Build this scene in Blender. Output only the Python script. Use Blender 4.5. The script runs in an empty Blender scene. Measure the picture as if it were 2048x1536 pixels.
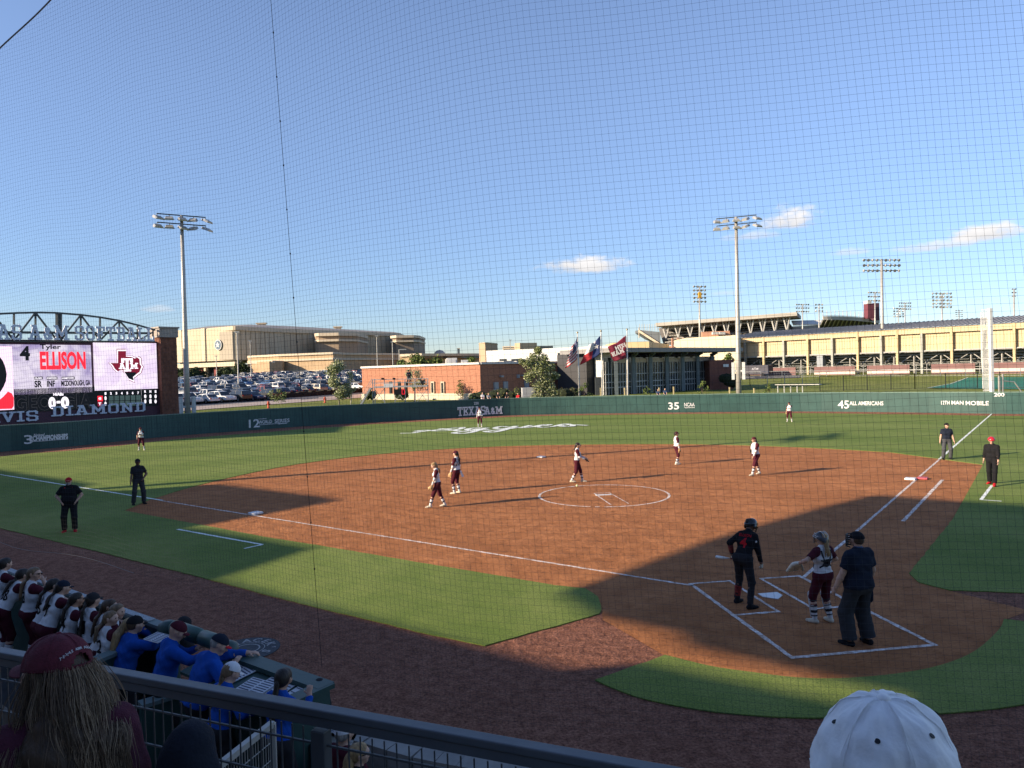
import bpy, bmesh, math, random
import numpy as np
from mathutils import Vector, Matrix
from mathutils.bvhtree import BVHTree
random.seed(7); NR = np.random.RandomState(5)
PI = math.pi
SC = bpy.context.scene
COL = SC.collection
# ---------------------------------------------------------------- camera
CAM = Vector((-7.397, -13.916, 4.768))
CR = Vector((0.98881415, -0.14674582, -0.02668791)); CU = Vector((0.0288248, 0.01245434, 0.99950689))
CF = Vector((0.14634108, 0.98909583, -0.01654495)); FPX = 1470.26
cd = bpy.data.cameras.new('camera'); cam = bpy.data.objects.new('camera', cd); COL.objects.link(cam)
cam.matrix_world = Matrix(((CR.x, CU.x, -CF.x, CAM.x), (CR.y, CU.y, -CF.y, CAM.y), (CR.z, CU.z, -CF.z, CAM.z), (0, 0, 0, 1)))
cd.sensor_width = 36; cd.lens = FPX / 2048 * 36; cd.clip_start = 0.05; cd.clip_end = 6000
SC.camera = cam
# ---------------------------------------------------------------- sky, sun, exposure
SUN_AZ = math.radians(257.5); SUN_EL = math.radians(18.8)
SC.view_settings.view_transform = 'Standard'; SC.view_settings.look = 'None'
SC.view_settings.gamma = 1; SC.view_settings.exposure = 1.12
W = bpy.data.worlds.new('World'); SC.world = W; W.use_nodes = True
wn = W.node_tree.nodes; wl = W.node_tree.links
sky = wn.new('ShaderNodeTexSky'); sky.sky_type = 'NISHITA'; sky.sun_disc = False
sky.sun_elevation = SUN_EL; sky.sun_rotation = SUN_AZ
sky.air_density = 1.0; sky.dust_density = 0.1; sky.ozone_density = 3.0
bg = wn['Background']; bg.inputs['Strength'].default_value = 0.102
tint = wn.new('ShaderNodeMix'); tint.data_type = 'RGBA'; tint.blend_type = 'MULTIPLY'; tint.inputs['Factor'].default_value = 1
tint.inputs[7].default_value = (1.12, .98, 1.02, 1); wl.new(sky.outputs[0], tint.inputs[6]); 
tcw = wn.new('ShaderNodeTexCoord'); cur = tint.outputs[2]
def N_(t, op=None, **k):
    q = wn.new(t)
    if op: q.operation = op
    return q
def M_(op, a, b=None, c=None):
    q = N_('ShaderNodeMath', op)
    for i, x in enumerate((a, b, c)):
        if x is None: continue
        if isinstance(x, (int, float)): q.inputs[i].default_value = x
        else: wl.new(x, q.inputs[i])
    return q.outputs[0]
sep = N_('ShaderNodeSeparateXYZ'); wl.new(tcw.outputs['Generated'], sep.inputs[0])
t2 = N_('ShaderNodeMix'); t2.data_type = 'RGBA'; t2.inputs[6].default_value = (.55, .66, .78, 1); t2.inputs[7].default_value = (1, 1, 1, 1)
er = N_('ShaderNodeMapRange'); er.interpolation_type = 'SMOOTHSTEP'; er.inputs[1].default_value = 0; er.inputs[2].default_value = .42; wl.new(sep.outputs[2], er.inputs[0]); wl.new(er.outputs[0], t2.inputs['Factor'])
t3 = N_('ShaderNodeMix'); t3.data_type = 'RGBA'; t3.blend_type = 'MULTIPLY'; t3.inputs['Factor'].default_value = 1; wl.new(cur, t3.inputs[6]); wl.new(t2.outputs[2], t3.inputs[7]); cur = t3.outputs[2]
azn = M_('ARCTAN2', sep.outputs[0], sep.outputs[1]); eln = M_('ARCSINE', sep.outputs[2])
nz = N_('ShaderNodeTexNoise'); nz.inputs['Scale'].default_value = 26; nz.inputs['Detail'].default_value = 8; nz.inputs['Roughness'].default_value = .62
mpw = N_('ShaderNodeMapping'); mpw.inputs['Scale'].default_value = (1, 1, 1.9); wl.new(tcw.outputs['Generated'], mpw.inputs[0]); wl.new(mpw.outputs[0], nz.inputs[0])
# small cumulus puffs: azimuth, elevation, half widths (degrees), density
for az_, el_, wa, we, dn in ((14.1, 7.9, 4.3, 1.05, 1.0), (12.5, 8.1, 1.4, .8, .7), (29.3, 10.2, 2.5, 1.25, .95), (26.6, 9.4, 3.0, .5, .5), (41.4, 8.1, 2.6, 1.05, 1.0), (38.6, 7.6, 3.2, .6, .7), (33.0, 7.7, 1.6, .45, .5), (45.5, 8.0, 1.6, .4, .5), (-17.2, 5.0, 1.2, .45, .35), (25.0, 5.4, 1.6, .3, .3)):
    da = M_('DIVIDE', M_('SUBTRACT', azn, math.radians(az_)), math.radians(wa)); de = M_('DIVIDE', M_('SUBTRACT', eln, math.radians(el_)), math.radians(we))
    below = M_('MULTIPLY', M_('MINIMUM', de, 0.0), 0.9); de2 = M_('ADD', de, below)
    r2 = M_('ADD', M_('MULTIPLY', da, da), M_('MULTIPLY', de2, de2)); core = M_('SUBTRACT', 1.0, r2)
    dens = M_('ADD', core, M_('MULTIPLY', M_('SUBTRACT', nz.outputs[0], .5), 3.4))
    sm = N_('ShaderNodeMapRange'); sm.interpolation_type = 'SMOOTHSTEP'; sm.inputs[1].default_value = .1; sm.inputs[2].default_value = 1.15; sm.inputs[3].default_value = 0; sm.inputs[4].default_value = dn; wl.new(dens, sm.inputs[0])
    gate = N_('ShaderNodeMapRange'); gate.inputs[1].default_value = 2.4; gate.inputs[2].default_value = .9; gate.inputs[3].default_value = 0; gate.inputs[4].default_value = 1; wl.new(r2, gate.inputs[0])
    lit = N_('ShaderNodeMapRange'); lit.inputs[1].default_value = -.9; lit.inputs[2].default_value = .5; lit.inputs[3].default_value = .62; lit.inputs[4].default_value = 1.0; wl.new(M_('ADD', de, M_('MULTIPLY', M_('SUBTRACT', nz.outputs[0], .5), 2.0)), lit.inputs[0])
    cc = N_('ShaderNodeMix'); cc.data_type = 'RGBA'; cc.blend_type = 'MULTIPLY'; cc.inputs['Factor'].default_value = 1; cc.inputs[6].default_value = (4.6, 4.5, 4.5, 1)
    cb = N_('ShaderNodeCombineColor'); [wl.new(lit.outputs[0], cb.inputs[i]) for i in range(3)]; wl.new(cb.outputs[0], cc.inputs[7])
    mx = N_('ShaderNodeMix'); mx.data_type = 'RGBA'; wl.new(M_('MULTIPLY', sm.outputs[0], gate.outputs[0]), mx.inputs['Factor']); wl.new(cur, mx.inputs[6]); wl.new(cc.outputs[2], mx.inputs[7]); cur = mx.outputs[2]
wl.new(cur, bg.inputs[0])
sd = bpy.data.lights.new('sun', 'SUN'); sd.energy = 5.0; sd.angle = math.radians(0.55); sd.color = (1, 0.82, 0.60)
sun = bpy.data.objects.new('sun', sd); COL.objects.link(sun)
SDIR = Vector((math.sin(SUN_AZ) * math.cos(SUN_EL), math.cos(SUN_AZ) * math.cos(SUN_EL), math.sin(SUN_EL)))
sun.rotation_euler = SDIR.to_track_quat('Z', 'Y').to_euler()

# ---------------------------------------------------------------- where things stand
def ray(u, v):
    return CF + CR * ((u - 1024) / FPX) + CU * ((768 - v) / FPX)
def PX(u, v, z=0.0):            # ground (or level z) point seen at u, v
    d = ray(u, v); t = (z - CAM.z) / d.z
    return CAM + d * t
def DP(u, v, dep):
    return CAM + ray(u, v) * dep
def depth(p):
    return (Vector(p) - CAM).dot(CF)
def TZ(x, y):                   # lie of the land beyond the ballpark
    R = math.hypot(x, y)
    def ss(a, b, t):
        t = min(1, max(0, (t - a) / (b - a))); return t * t * (3 - 2 * t)
    return -0.03 + 1.25 * ss(70, 82, R) + 4.4 * min(1, max(0, (R - 112) / 165)) 
def UH(u, v, dep):              # height of what is seen at u, v if it stands at that depth
    return DP(u, v, dep).z
def TP(u, v):                   # point of the land seen at u, v
    d = ray(u, v); t = 60.0
    while t < 900:
        p = CAM + d * t
        if p.z < TZ(p.x, p.y): return Vector((p.x, p.y, TZ(p.x, p.y)))
        t += 0.5
    return CAM + d * 300

# ---------------------------------------------------------------- materials
MATS = {}
def mat(name, col, rough=0.8, var=0.0, scale=4.0, bump=0.0, bscale=None, metal=0.0, spec=0.3, col2=None, emit=None, est=1.0, detail=6, aniso=None):
    if name in MATS: return MATS[name]
    col = tuple(c * .78 for c in col); col2 = col2 and tuple(c * .78 for c in col2)
    if emit: emit = tuple(c * .72 for c in emit)
    m = bpy.data.materials.new(name); m.use_nodes = True
    n = m.node_tree.nodes; l = m.node_tree.links; b = n['Principled BSDF']
    b.inputs['Base Color'].default_value = (*col, 1); b.inputs['Roughness'].default_value = rough
    b.inputs['Metallic'].default_value = metal; b.inputs['Specular IOR Level'].default_value = spec
    tc = n.new('ShaderNodeTexCoord')
    src = tc.outputs['Object']
    if aniso:
        mp = n.new('ShaderNodeMapping'); mp.inputs['Scale'].default_value = aniso; l.new(src, mp.inputs[0]); src = mp.outputs[0]
    if var or col2:
        nz = n.new('ShaderNodeTexNoise'); nz.inputs['Scale'].default_value = scale; nz.inputs['Detail'].default_value = detail
        nz.inputs['Roughness'].default_value = 0.65
        l.new(src, nz.inputs[0])
        cr = n.new('ShaderNodeValToRGB'); c2 = col2 or tuple(c * (1 - var) for c in col)
        c1 = col if col2 else tuple(min(1, c * (1 + var)) for c in col)
        cr.color_ramp.elements[0].position = 0.36; cr.color_ramp.elements[1].position = 0.64
        cr.color_ramp.elements[0].color = (*c2, 1); cr.color_ramp.elements[1].color = (*c1, 1)
        l.new(nz.outputs[0], cr.inputs[0]); l.new(cr.outputs[0], b.inputs['Base Color'])
    if bump:
        n2 = n.new('ShaderNodeTexNoise'); n2.inputs['Scale'].default_value = bscale or scale * 3; n2.inputs['Detail'].default_value = 6
        l.new(src, n2.inputs[0])
        bp = n.new('ShaderNodeBump'); bp.inputs['Strength'].default_value = bump; bp.inputs['Distance'].default_value = 0.02
        l.new(n2.outputs[0], bp.inputs['Height']); l.new(bp.outputs[0], b.inputs['Normal'])
    if emit:
        b.inputs['Emission Color'].default_value = (*emit, 1); b.inputs['Emission Strength'].default_value = est
    MATS[name] = m
    return m

# ---------------------------------------------------------------- mesh building
def V(*a): return Vector(a)
class MB:
    def __init__(s): s.v = []; s.f = []; s.mi = []
    def add(s, vs, fs, k=0):
        o = len(s.v); s.v += [tuple(v) for v in vs]; s.f += [tuple(i + o for i in f) for f in fs]; s.mi += [k] * len(fs); return s
    def box(s, c, size, rz=0.0, k=0, M=None):
        hx, hy, hz = (q / 2 for q in size); c = Vector(c)
        R = M if M is not None else Matrix.Rotation(rz, 3, 'Z')
        vs = [c + R @ Vector((x, y, z)) for x in (-hx, hx) for y in (-hy, hy) for z in (-hz, hz)]
        return s.add(vs, [(0, 1, 3, 2), (4, 6, 7, 5), (0, 4, 5, 1), (2, 3, 7, 6), (0, 2, 6, 4), (1, 5, 7, 3)], k)
    def bar(s, a, b, w, h=None, k=0, up=(0, 0, 1)):
        a = Vector(a); b = Vector(b); h = h or w; d = (b - a); L = d.length
        if L < 1e-6: return s
        d.normalize(); upv = Vector(up)
        if abs(d.dot(upv)) > 0.98: upv = Vector((1, 0, 0))
        x = d.cross(upv).normalized(); z = x.cross(d)
        M = Matrix((x, d, z)).transposed()
        return s.box((a + b) / 2, (w, L, h), M=M, k=k)
    def tube(s, pts, rad, n=8, k=0, cap=True):
        pts = [Vector(p) for p in pts]; N = len(pts)
        rr = rad if hasattr(rad, '__len__') else [rad] * N
        vs = []; prev = None
        for i, p in enumerate(pts):
            d = (pts[min(i + 1, N - 1)] - pts[max(i - 1, 0)]).normalized()
            if prev is None:
                a = Vector((0, 0, 1)) if abs(d.z) < 0.9 else Vector((1, 0, 0)); x = d.cross(a).normalized()
            else:
                x = (prev - d * prev.dot(d)).normalized()
            prev = x; y = d.cross(x)
            for j in range(n):
                t = 2 * PI * j / n; vs.append(p + (x * math.cos(t) + y * math.sin(t)) * rr[i])
        fs = [(i * n + j, i * n + (j + 1) % n, (i + 1) * n + (j + 1) % n, (i + 1) * n + j) for i in range(N - 1) for j in range(n)]
        if cap: fs += [tuple(reversed(range(n))), tuple(range((N - 1) * n, N * n))]
        return s.add(vs, fs, k)
    def prism(s, poly, z0, z1, k=0, kt=None):
        n = len(poly); a = sum(poly[i][0] * poly[(i + 1) % n][1] - poly[(i + 1) % n][0] * poly[i][1] for i in range(n))
        if a < 0: poly = poly[::-1]
        vs = [(p[0], p[1], z0) for p in poly] + [(p[0], p[1], z1) for p in poly]
        s.add(vs, [(i, (i + 1) % n, n + (i + 1) % n, n + i) for i in range(n)], k)
        return s.add(vs, [tuple(range(n, 2 * n)), tuple(reversed(range(n)))], k if kt is None else kt)
    def lathe(s, prof, c=(0, 0, 0), n=16, k=0, M=None):
        c = Vector(c); vs = []; m = len(prof)
        for r, z in prof:
            for j in range(n):
                p = Vector((r * math.cos(2 * PI * j / n), r * math.sin(2 * PI * j / n), z)); vs.append(c + (M @ p if M is not None else p))
        fs = [(i * n + j, i * n + (j + 1) % n, (i + 1) * n + (j + 1) % n, (i + 1) * n + j) for i in range(m - 1) for j in range(n)]
        fs += [tuple(reversed(range(n))), tuple(range((m - 1) * n, m * n))]
        return s.add(vs, fs, k)
    def quad(s, a, b, c, d, k=0): return s.add([a, b, c, d], [(0, 1, 2, 3)], k)
    def build(s, name, mats, parent=None, smooth=False, bevel=0.0, org=None):
        me = bpy.data.meshes.new(name)
        o = Vector(org) if org is not None else (parent.get('_o') and Vector(parent['_o']) or Vector((0, 0, 0))) if parent is not None else Vector((0, 0, 0))
        me.from_pydata([tuple(Vector(v) - o) for v in s.v], [], s.f)
        for m in (mats if isinstance(mats, (list, tuple)) else [mats]): me.materials.append(m)
        if len(me.materials) > 1: me.polygons.foreach_set('material_index', s.mi)
        if smooth: me.polygons.foreach_set('use_smooth', [True] * len(me.polygons))
        me.update()
        ob = bpy.data.objects.new(name, me); COL.objects.link(ob)
        if parent is not None: ob.parent = parent
        elif org is not None: ob.location = o
        if bevel:
            b = ob.modifiers.new('bevel', 'BEVEL'); b.width = bevel; b.segments = 2; b.limit_method = 'ANGLE'
        return ob
def tag(o, label=None, cat=None, group=None, kind=None):
    if label: o['label'] = label
    if cat: o['category'] = cat
    if group: o['group'] = group
    if kind: o['kind'] = kind
    return o
def thing(name, loc, label, cat, group=None, rz=0.0):
    o = bpy.data.objects.new(name, None); COL.objects.link(o); o.location = loc; o.rotation_euler[2] = rz
    o.empty_display_size = 0.2
    if rz == 0: o['_o'] = tuple(loc)
    return tag(o, label, cat, group)
def dup(root, loc=None, rz=None, label=None, recolor=None, scale=None):
    c = root.copy(); COL.objects.link(c)
    if loc is not None: c.location = loc
    if rz is not None: c.rotation_euler[2] = rz
    if label: c['label'] = label
    if scale: c.scale = scale
    def rec(o, p):
        for ch in o.children:
            d = ch.copy(); COL.objects.link(d); d.parent = p
            if recolor and ch.name.split('.')[0] in recolor:
                d.material_slots[0].link = 'OBJECT'; d.material_slots[0].material = recolor[ch.name.split('.')[0]]
            rec(ch, d)
    rec(root, c)
    return c
def nest(c, p): c.parent = p; return c
def struct(o): o['kind'] = 'structure'; return o

# ---------------------------------------------------------------- lettering
def text_mb(txt, size=1.0, depth_=0.02, bold=0.0, align='CENTER', sx=1.0, shear=0.0, space=1.0):
    cu = bpy.data.curves.new('t', 'FONT'); cu.body = txt; cu.size = size; cu.extrude = depth_ / 2; cu.offset = bold
    cu.align_x = align; cu.align_y = 'CENTER'; cu.shear = shear; cu.space_character = space; cu.resolution_u = 3
    ob = bpy.data.objects.new('t', cu); COL.objects.link(ob)
    dg = bpy.context.evaluated_depsgraph_get(); me = bpy.data.meshes.new_from_object(ob.evaluated_get(dg))
    mb = MB(); mb.add([(v.co.x * sx, v.co.y, v.co.z) for v in me.vertices], [tuple(p.vertices) for p in me.polygons])
    bpy.data.objects.remove(ob); bpy.data.curves.remove(cu); bpy.data.meshes.remove(me)
    return mb
def fit(mb, w, h):        # scale a flat word to a width and a height, centred
    xs_ = [v[0] for v in mb.v]; ys_ = [v[1] for v in mb.v]; x0, x1, y0, y1 = min(xs_), max(xs_), min(ys_), max(ys_)
    mb.v = [((v[0] - (x0 + x1) / 2) * w / (x1 - x0), (v[1] - (y0 + y1) / 2) * h / (y1 - y0), v[2]) for v in mb.v]; return mb
def put(mb, org, xd, yd, scale=1.0):       # lay a flat x-y build onto a plane in space
    xd = Vector(xd).normalized(); yd = Vector(yd).normalized(); zd = xd.cross(yd); org = Vector(org)
    out = MB(); out.f = list(mb.f); out.mi = list(mb.mi)
    out.v = [tuple(org + xd * (v[0] * scale) + yd * (v[1] * scale) + zd * (v[2] * scale)) for v in mb.v]
    return out
def join(*mbs):
    o = MB()
    for m in mbs:
        n = len(o.v); o.v += m.v; o.f += [tuple(i + n for i in f) for f in m.f]; o.mi += m.mi
    return o
# block letters with slab serifs, on a 5 x 7 grid: stem strokes and serif ends
SLAB = {
 'T': (5, [[(2.5, .5), (2.5, 6.5)], [(0.4, 6.5), (4.6, 6.5)], [(1.3, .4), (3.7, .4)], [(.4, 6.5), (.4, 5.2)], [(4.6, 6.5), (4.6, 5.2)]]),
 'E': (4.6, [[(1, .5), (1, 6.5)], [(.2, .5), (4.2, .5), (4.2, 1.9)], [(.2, 6.5), (4.2, 6.5), (4.2, 5.1)], [(1, 3.5), (3.0, 3.5)], [(3, 2.7), (3, 4.3)]]),
 'X': (5.4, [[(.9, .5), (4.5, 6.5)], [(.9, 6.5), (4.5, .5)], [(0.1, .5), (1.9, .5)], [(3.5, .5), (5.3, .5)], [(.1, 6.5), (1.9, 6.5)], [(3.5, 6.5), (5.3, 6.5)]]),
 'A': (5.6, [[(1, .5), (2.5, 6.5), (3.1, 6.5), (4.6, .5)], [(1.7, 2.4), (3.9, 2.4)], [(0.1, .5), (1.9, .5)], [(3.7, .5), (5.5, .5)], [(1.6, 6.5), (3, 6.5)]]),
 'S': (5.0, [[(4.3, 5.1), (4.3, 6.0), (3.8, 6.5), (1.3, 6.5), (.6, 5.9), (.6, 4.3), (1.2, 3.7), (3.7, 3.3), (4.4, 2.7), (4.4, 1.1), (3.8, .5), (1.2, .5), (.6, 1.0), (.6, 1.9)]]),
 'O': (4.8, [[(1.3, .5), (3.5, .5), (4.2, 1.3), (4.2, 5.7), (3.5, 6.5), (1.3, 6.5), (.6, 5.7), (.6, 1.3), (1.3, .5)]]),
 'M': (6.8, [[(1.2, .5), (1.2, 6.5), (3.4, 2.2), (5.6, 6.5), (5.6, .5)], [(.2, .5), (2.2, .5)], [(4.6, .5), (6.6, .5)], [(.2, 6.5), (1.4, 6.5)], [(5.4, 6.5), (6.6, 6.5)]]),
 'F': (4.6, [[(1.1, .5), (1.1, 6.5)], [(.2, .5), (2.2, .5)], [(.2, 6.5), (4.2, 6.5), (4.2, 5.1)], [(1, 3.5), (3.0, 3.5)], [(3, 2.7), (3, 4.3)]]),
 'B': (4.9, [[(1.1, .5), (1.1, 6.5)], [(.2, .5), (3.6, .5), (4.2, 1.2), (4.2, 2.9), (3.6, 3.5), (1, 3.5)], [(.2, 6.5), (3.5, 6.5), (4.1, 5.9), (4.1, 4.2), (3.6, 3.5)]]),
 'D': (4.9, [[(1.1, .5), (1.1, 6.5)], [(.2, .5), (3.4, .5), (4.2, 1.3), (4.2, 5.7), (3.4, 6.5), (.2, 6.5)]]),
 'L': (4.5, [[(1.2, .5), (1.2, 6.5)], [(.2, 6.5), (2.3, 6.5)], [(.2, .5), (4.1, .5), (4.1, 2.2)]]),
 'V': (5.4, [[(.9, 6.5), (2.7, .7), (4.5, 6.5)], [(0, 6.5), (1.9, 6.5)], [(3.5, 6.5), (5.4, 6.5)]]),
 'I': (2.8, [[(1.4, .5), (1.4, 6.5)], [(.3, .5), (2.5, .5)], [(.3, 6.5), (2.5, 6.5)]]),
 'N': (5.8, [[(1.2, .5), (1.2, 6.5), (4.6, .5), (4.6, 6.5)], [(.2, .5), (2.2, .5)], [(.2, 6.5), (1.5, 6.5)], [(3.6, 6.5), (5.6, 6.5)]]),
 '&': (4.2, [[(3.6, .7), (1.2, 4.3), (1.2, 5.2), (2, 5.6), (2.7, 5.0), (2.6, 4.2), (.8, 2.4), (.8, 1.3), (1.5, .6), (2.4, .6), (3.6, 2.3)]]),
 ' ': (2.6, []),
}
def slab_mb(txt, h=1.0, w=1.1, t=0.12, sx=1.0, sp=0.95):
    mb = MB(); x = 0.0; u = h / 7.0; zt = 0
    for ch in txt:
        wd, strokes = SLAB[ch]
        for st in strokes:
            for a, b in zip(st[:-1], st[1:]):
                A = V((x + a[0]) * u * sx, a[1] * u, 0); B = V((x + b[0]) * u * sx, b[1] * u, 0); d = (B - A).normalized()
                wy = w * u * (1.0 if abs(d.y) > 0.3 else 0.82); zt += 1
                mb.bar(A - d * w * u * .42, B + d * w * u * .42, wy, t + 0.0007 * (zt % 7), up=(0, 0, 1))
        x += wd + sp
    W_ = (x - sp) * u * sx
    mb.v = [(v[0] - W_ / 2, v[1], v[2]) for v in mb.v]
    mb.width = W_
    return mb
# ================================================================ ground and field
def smooth_poly(pts, closed=False, n=6):
    P = [Vector(p[:2]) for p in pts]; out = []
    N = len(P); rng = range(N if closed else N - 1)
    for i in rng:
        p0 = P[(i - 1) % N] if closed or i > 0 else P[0]; p1 = P[i % N]; p2 = P[(i + 1) % N]; p3 = P[(i + 2) % N] if closed or i + 2 < N else P[-1]
        for j in range(n):
            t = j / n
            out.append(0.5 * ((2 * p1) + (p2 - p0) * t + (2 * p0 - 5 * p1 + 4 * p2 - p3) * t * t + (3 * p1 - p0 - 3 * p2 + p3) * t ** 3))
    if not closed: out.append(P[-1])
    return [(q.x, q.y) for q in out]
def ground_mat(name, cols, scales, bump=0.5, rough=0.95, stretch=None, bd=0.02, bands=None, marks=False):
    """layered noise: cols = base, fine dark, fine light, broad tint"""
    m = bpy.data.materials.new(name); m.use_nodes = True; n = m.node_tree.nodes; l = m.node_tree.links; b = n['Principled BSDF']
    b.inputs['Roughness'].default_value = rough; b.inputs['Specular IOR Level'].default_value = 0.12
    tc = n.new('ShaderNodeTexCoord'); src = tc.outputs['Object']
    def noise(sc, det=5, ro=0.6, s=None):
        q = n.new('ShaderNodeTexNoise'); q.inputs['Scale'].default_value = sc; q.inputs['Detail'].default_value = det; q.inputs['Roughness'].default_value = ro
        l.new(s or src, q.inputs[0]); return q.outputs[0]
    def ramp(v, a, c, pa=0.35, pb=0.65):
        r = n.new('ShaderNodeValToRGB'); r.color_ramp.elements[0].position = pa; r.color_ramp.elements[1].position = pb
        r.color_ramp.elements[0].color = (*a, 1); r.color_ramp.elements[1].color = (*c, 1); l.new(v, r.inputs[0]); return r.outputs[0]
    def mul(x, y, f=1.0):
        q = n.new('ShaderNodeMix'); q.data_type = 'RGBA'; q.blend_type = 'MULTIPLY'; q.inputs['Factor'].default_value = f
        l.new(x, q.inputs[6]); l.new(y, q.inputs[7]); return q.outputs[2]
    if stretch:
        mp = n.new('ShaderNodeMapping'); mp.inputs['Scale'].default_value = stretch[0]; mp.inputs['Rotation'].default_value = (0, 0, stretch[1]); l.new(src, mp.inputs[0]); s2 = mp.outputs[0]
    else: s2 = src
    fine = noise(scales[0], 6, 0.7, s2); mid = noise(scales[1], 5, 0.6); broad = noise(scales[2], 3, 0.5)
    c = ramp(fine, cols[1], cols[0])
    c = mul(c, ramp(mid, cols[2], (1, 1, 1), .38, .6)); c = mul(c, ramp(broad, cols[3], (1, 1, 1), .3, .7))
    if marks:
        mk = noise(5.5, 4, .75, s2); c = mul(c, ramp(mk, (1, 1, 1), (.66, .62, .60), .56, .66)); mk2 = noise(1.1, 6, .7); c = mul(c, ramp(mk2, (1, 1, 1), (.80, .78, .77), .52, .62))
    if bands:
        wv = n.new('ShaderNodeTexWave'); wv.wave_type = 'RINGS'; wv.rings_direction = 'Z'; wv.inputs['Scale'].default_value = bands; wv.inputs['Distortion'].default_value = .6; wv.inputs['Detail'].default_value = 1; l.new(src, wv.inputs[0])
        c = mul(c, ramp(wv.outputs[1], (.86, .90, .84), (1, 1, 1), .35, .65))
    l.new(c, b.inputs['Base Color'])
    bp = n.new('ShaderNodeBump'); bp.inputs['Strength'].default_value = bump; bp.inputs['Distance'].default_value = bd
    l.new(fine, bp.inputs['Height'])
    bp2 = n.new('ShaderNodeBump'); bp2.inputs['Strength'].default_value = bump; bp2.inputs['Distance'].default_value = bd * 2
    l.new(mid, bp2.inputs['Height']); l.new(bp.outputs[0], bp2.inputs['Normal']); l.new(bp2.outputs[0], b.inputs['Normal'])
    MATS[name] = m; return m
M_clay = ground_mat('infield_clay', [(.54, .235, .10), (.39, .16, .066), (.74, .71, .68), (.80, .77, .74)], (20, 2.2, .35), .9, bd=.05, stretch=((.55, 1.7, 1), .25), marks=True)
M_track = ground_mat('warning_track_grit', [(.56, .265, .175), (.17, .07, .048), (.66, .62, .60), (.84, .82, .80)], (24, 5.5, .5), 1.0, bd=.07)
M_turf = ground_mat('turf', [(.25, .29, .082), (.11, .15, .04), (.84, .90, .82), (.82, .88, .76)], (34, 1.3, .12), .6, stretch=((1, 1, 1), 0), bd=.03, bands=.045)
M_rough = ground_mat('rough_grass', [(.25, .25, .075), (.12, .15, .04), (.72, .78, .6), (.75, .82, .6)], (1.5, .35, .06), .3)
M_line = ground_mat('chalk_line', [(.88, .87, .85), (.50, .38, .32), (.66, .56, .50), (.95, .95, .95)], (14, 4, .5), .2)
M_paint = ground_mat('white_turf_paint', [(.84, .86, .84), (.62, .68, .60), (.9, .92, .9), (.95, .95, .95)], (30, 2, .5), .3)
# land
xs = sorted(set(list(range(-900, -240, 60)) + list(range(-240, 260, 6)) + list(range(260, 900, 60)) + [900]))
ys = sorted(set(list(range(-300, -60, 60)) + list(range(-60, 340, 6)) + list(range(340, 1500, 80)) + [2400, 4200]))
xs = [-4200, -2200] + xs + [2200, 4200]
mb = MB(); mb.v = [(x, y, TZ(x, y)) for y in ys for x in xs]; nx = len(xs)
mb.f = [(j * nx + i, j * nx + i + 1, (j + 1) * nx + i + 1, (j + 1) * nx + i) for j in range(len(ys) - 1) for i in range(nx - 1)]; mb.mi = [0] * len(mb.f)
mb.f = [q for q in mb.f if not all(math.hypot(mb.v[i][0], mb.v[i][1]) < 48 for i in q)]; mb.mi = [0] * len(mb.f)
struct(mb.build('ground', M_rough, smooth=True))
# the outfield wall line on the ground
FB = [PX(*q) for q in [(0, 904), (98, 897), (195, 887.5), (293, 877), (400, 868), (498, 861), (618, 852), (800, 842), (995, 832), (1093, 829), (1200, 827), (1400, 824.5), (1600, 823), (1819, 825), (1985, 827.5)]]
FB = [V(-39.5, 39, 0)] + FB + [V(46.5, 39.9, 0), V(49, 33, 0)]
FBs = smooth_poly(FB, n=5)
def poly_sheet(name, poly, z, m, thick=0.0, label=None):
    mb = MB()
    if thick: mb.prism(poly, z - thick, z)
    else: mb.add([(p[0], p[1], z) for p in poly], [tuple(range(len(poly)))])
    o = mb.build(name, m)
    return struct(o)
poly_sheet('warning_track', [(-60, 46)] + FBs + [(52, 20), (22, 8), (14, 1), (8, -5), (4.4, -7.6), (1.6, -8.2), (-1.2, -8.1), (-3.6, -7.3), (-5.55, -6.3), (-7.2, -5.35), (-8.5, -4.95), (-8.6, -4.75), (-58, 44.6)], 0.0, M_track)
# infield clay
arc = [PX(*q) for q in [(248, 1022), (300, 1000), (420, 965), (600, 928), (800, 905), (1000, 893), (1200, 889), (1400, 889), (1600, 895), (1780, 905), (1966, 930)]]
arcS = smooth_poly(arc[1:-1], n=4)
arcS = [arc[0][:2]] + arcS + [arc[-1][:2]]
homeR = [PX(*q)[:2] for q in [(1905, 1040), (1818, 1148), (1838, 1166), (1900, 1182), (2048, 1187)]]
hb_up = smooth_poly([PX(*q) for q in [(1190, 1362), (1330, 1312), (1420, 1334), (1500, 1346), (1590, 1357), (1680, 1359), (1790, 1350), (1880, 1333), (1950, 1304), (1997, 1262), (2008, 1240)]][1:], n=4)
leftD = [PX(*q)[:2] for q in [(400, 1050), (520, 1073), (640, 1092), (873, 1132), (1000, 1153), (1110, 1172), (1170, 1178), (1196, 1195), (1203, 1222)]]
clay = arcS + homeR[:4] + [PX(2060, 1222)[:2]] + list(reversed(hb_up)) + [PX(1206, 1240)[:2]] + list(reversed(leftD))
poly_sheet('infield_dirt', clay, 0.004, M_clay)
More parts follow.
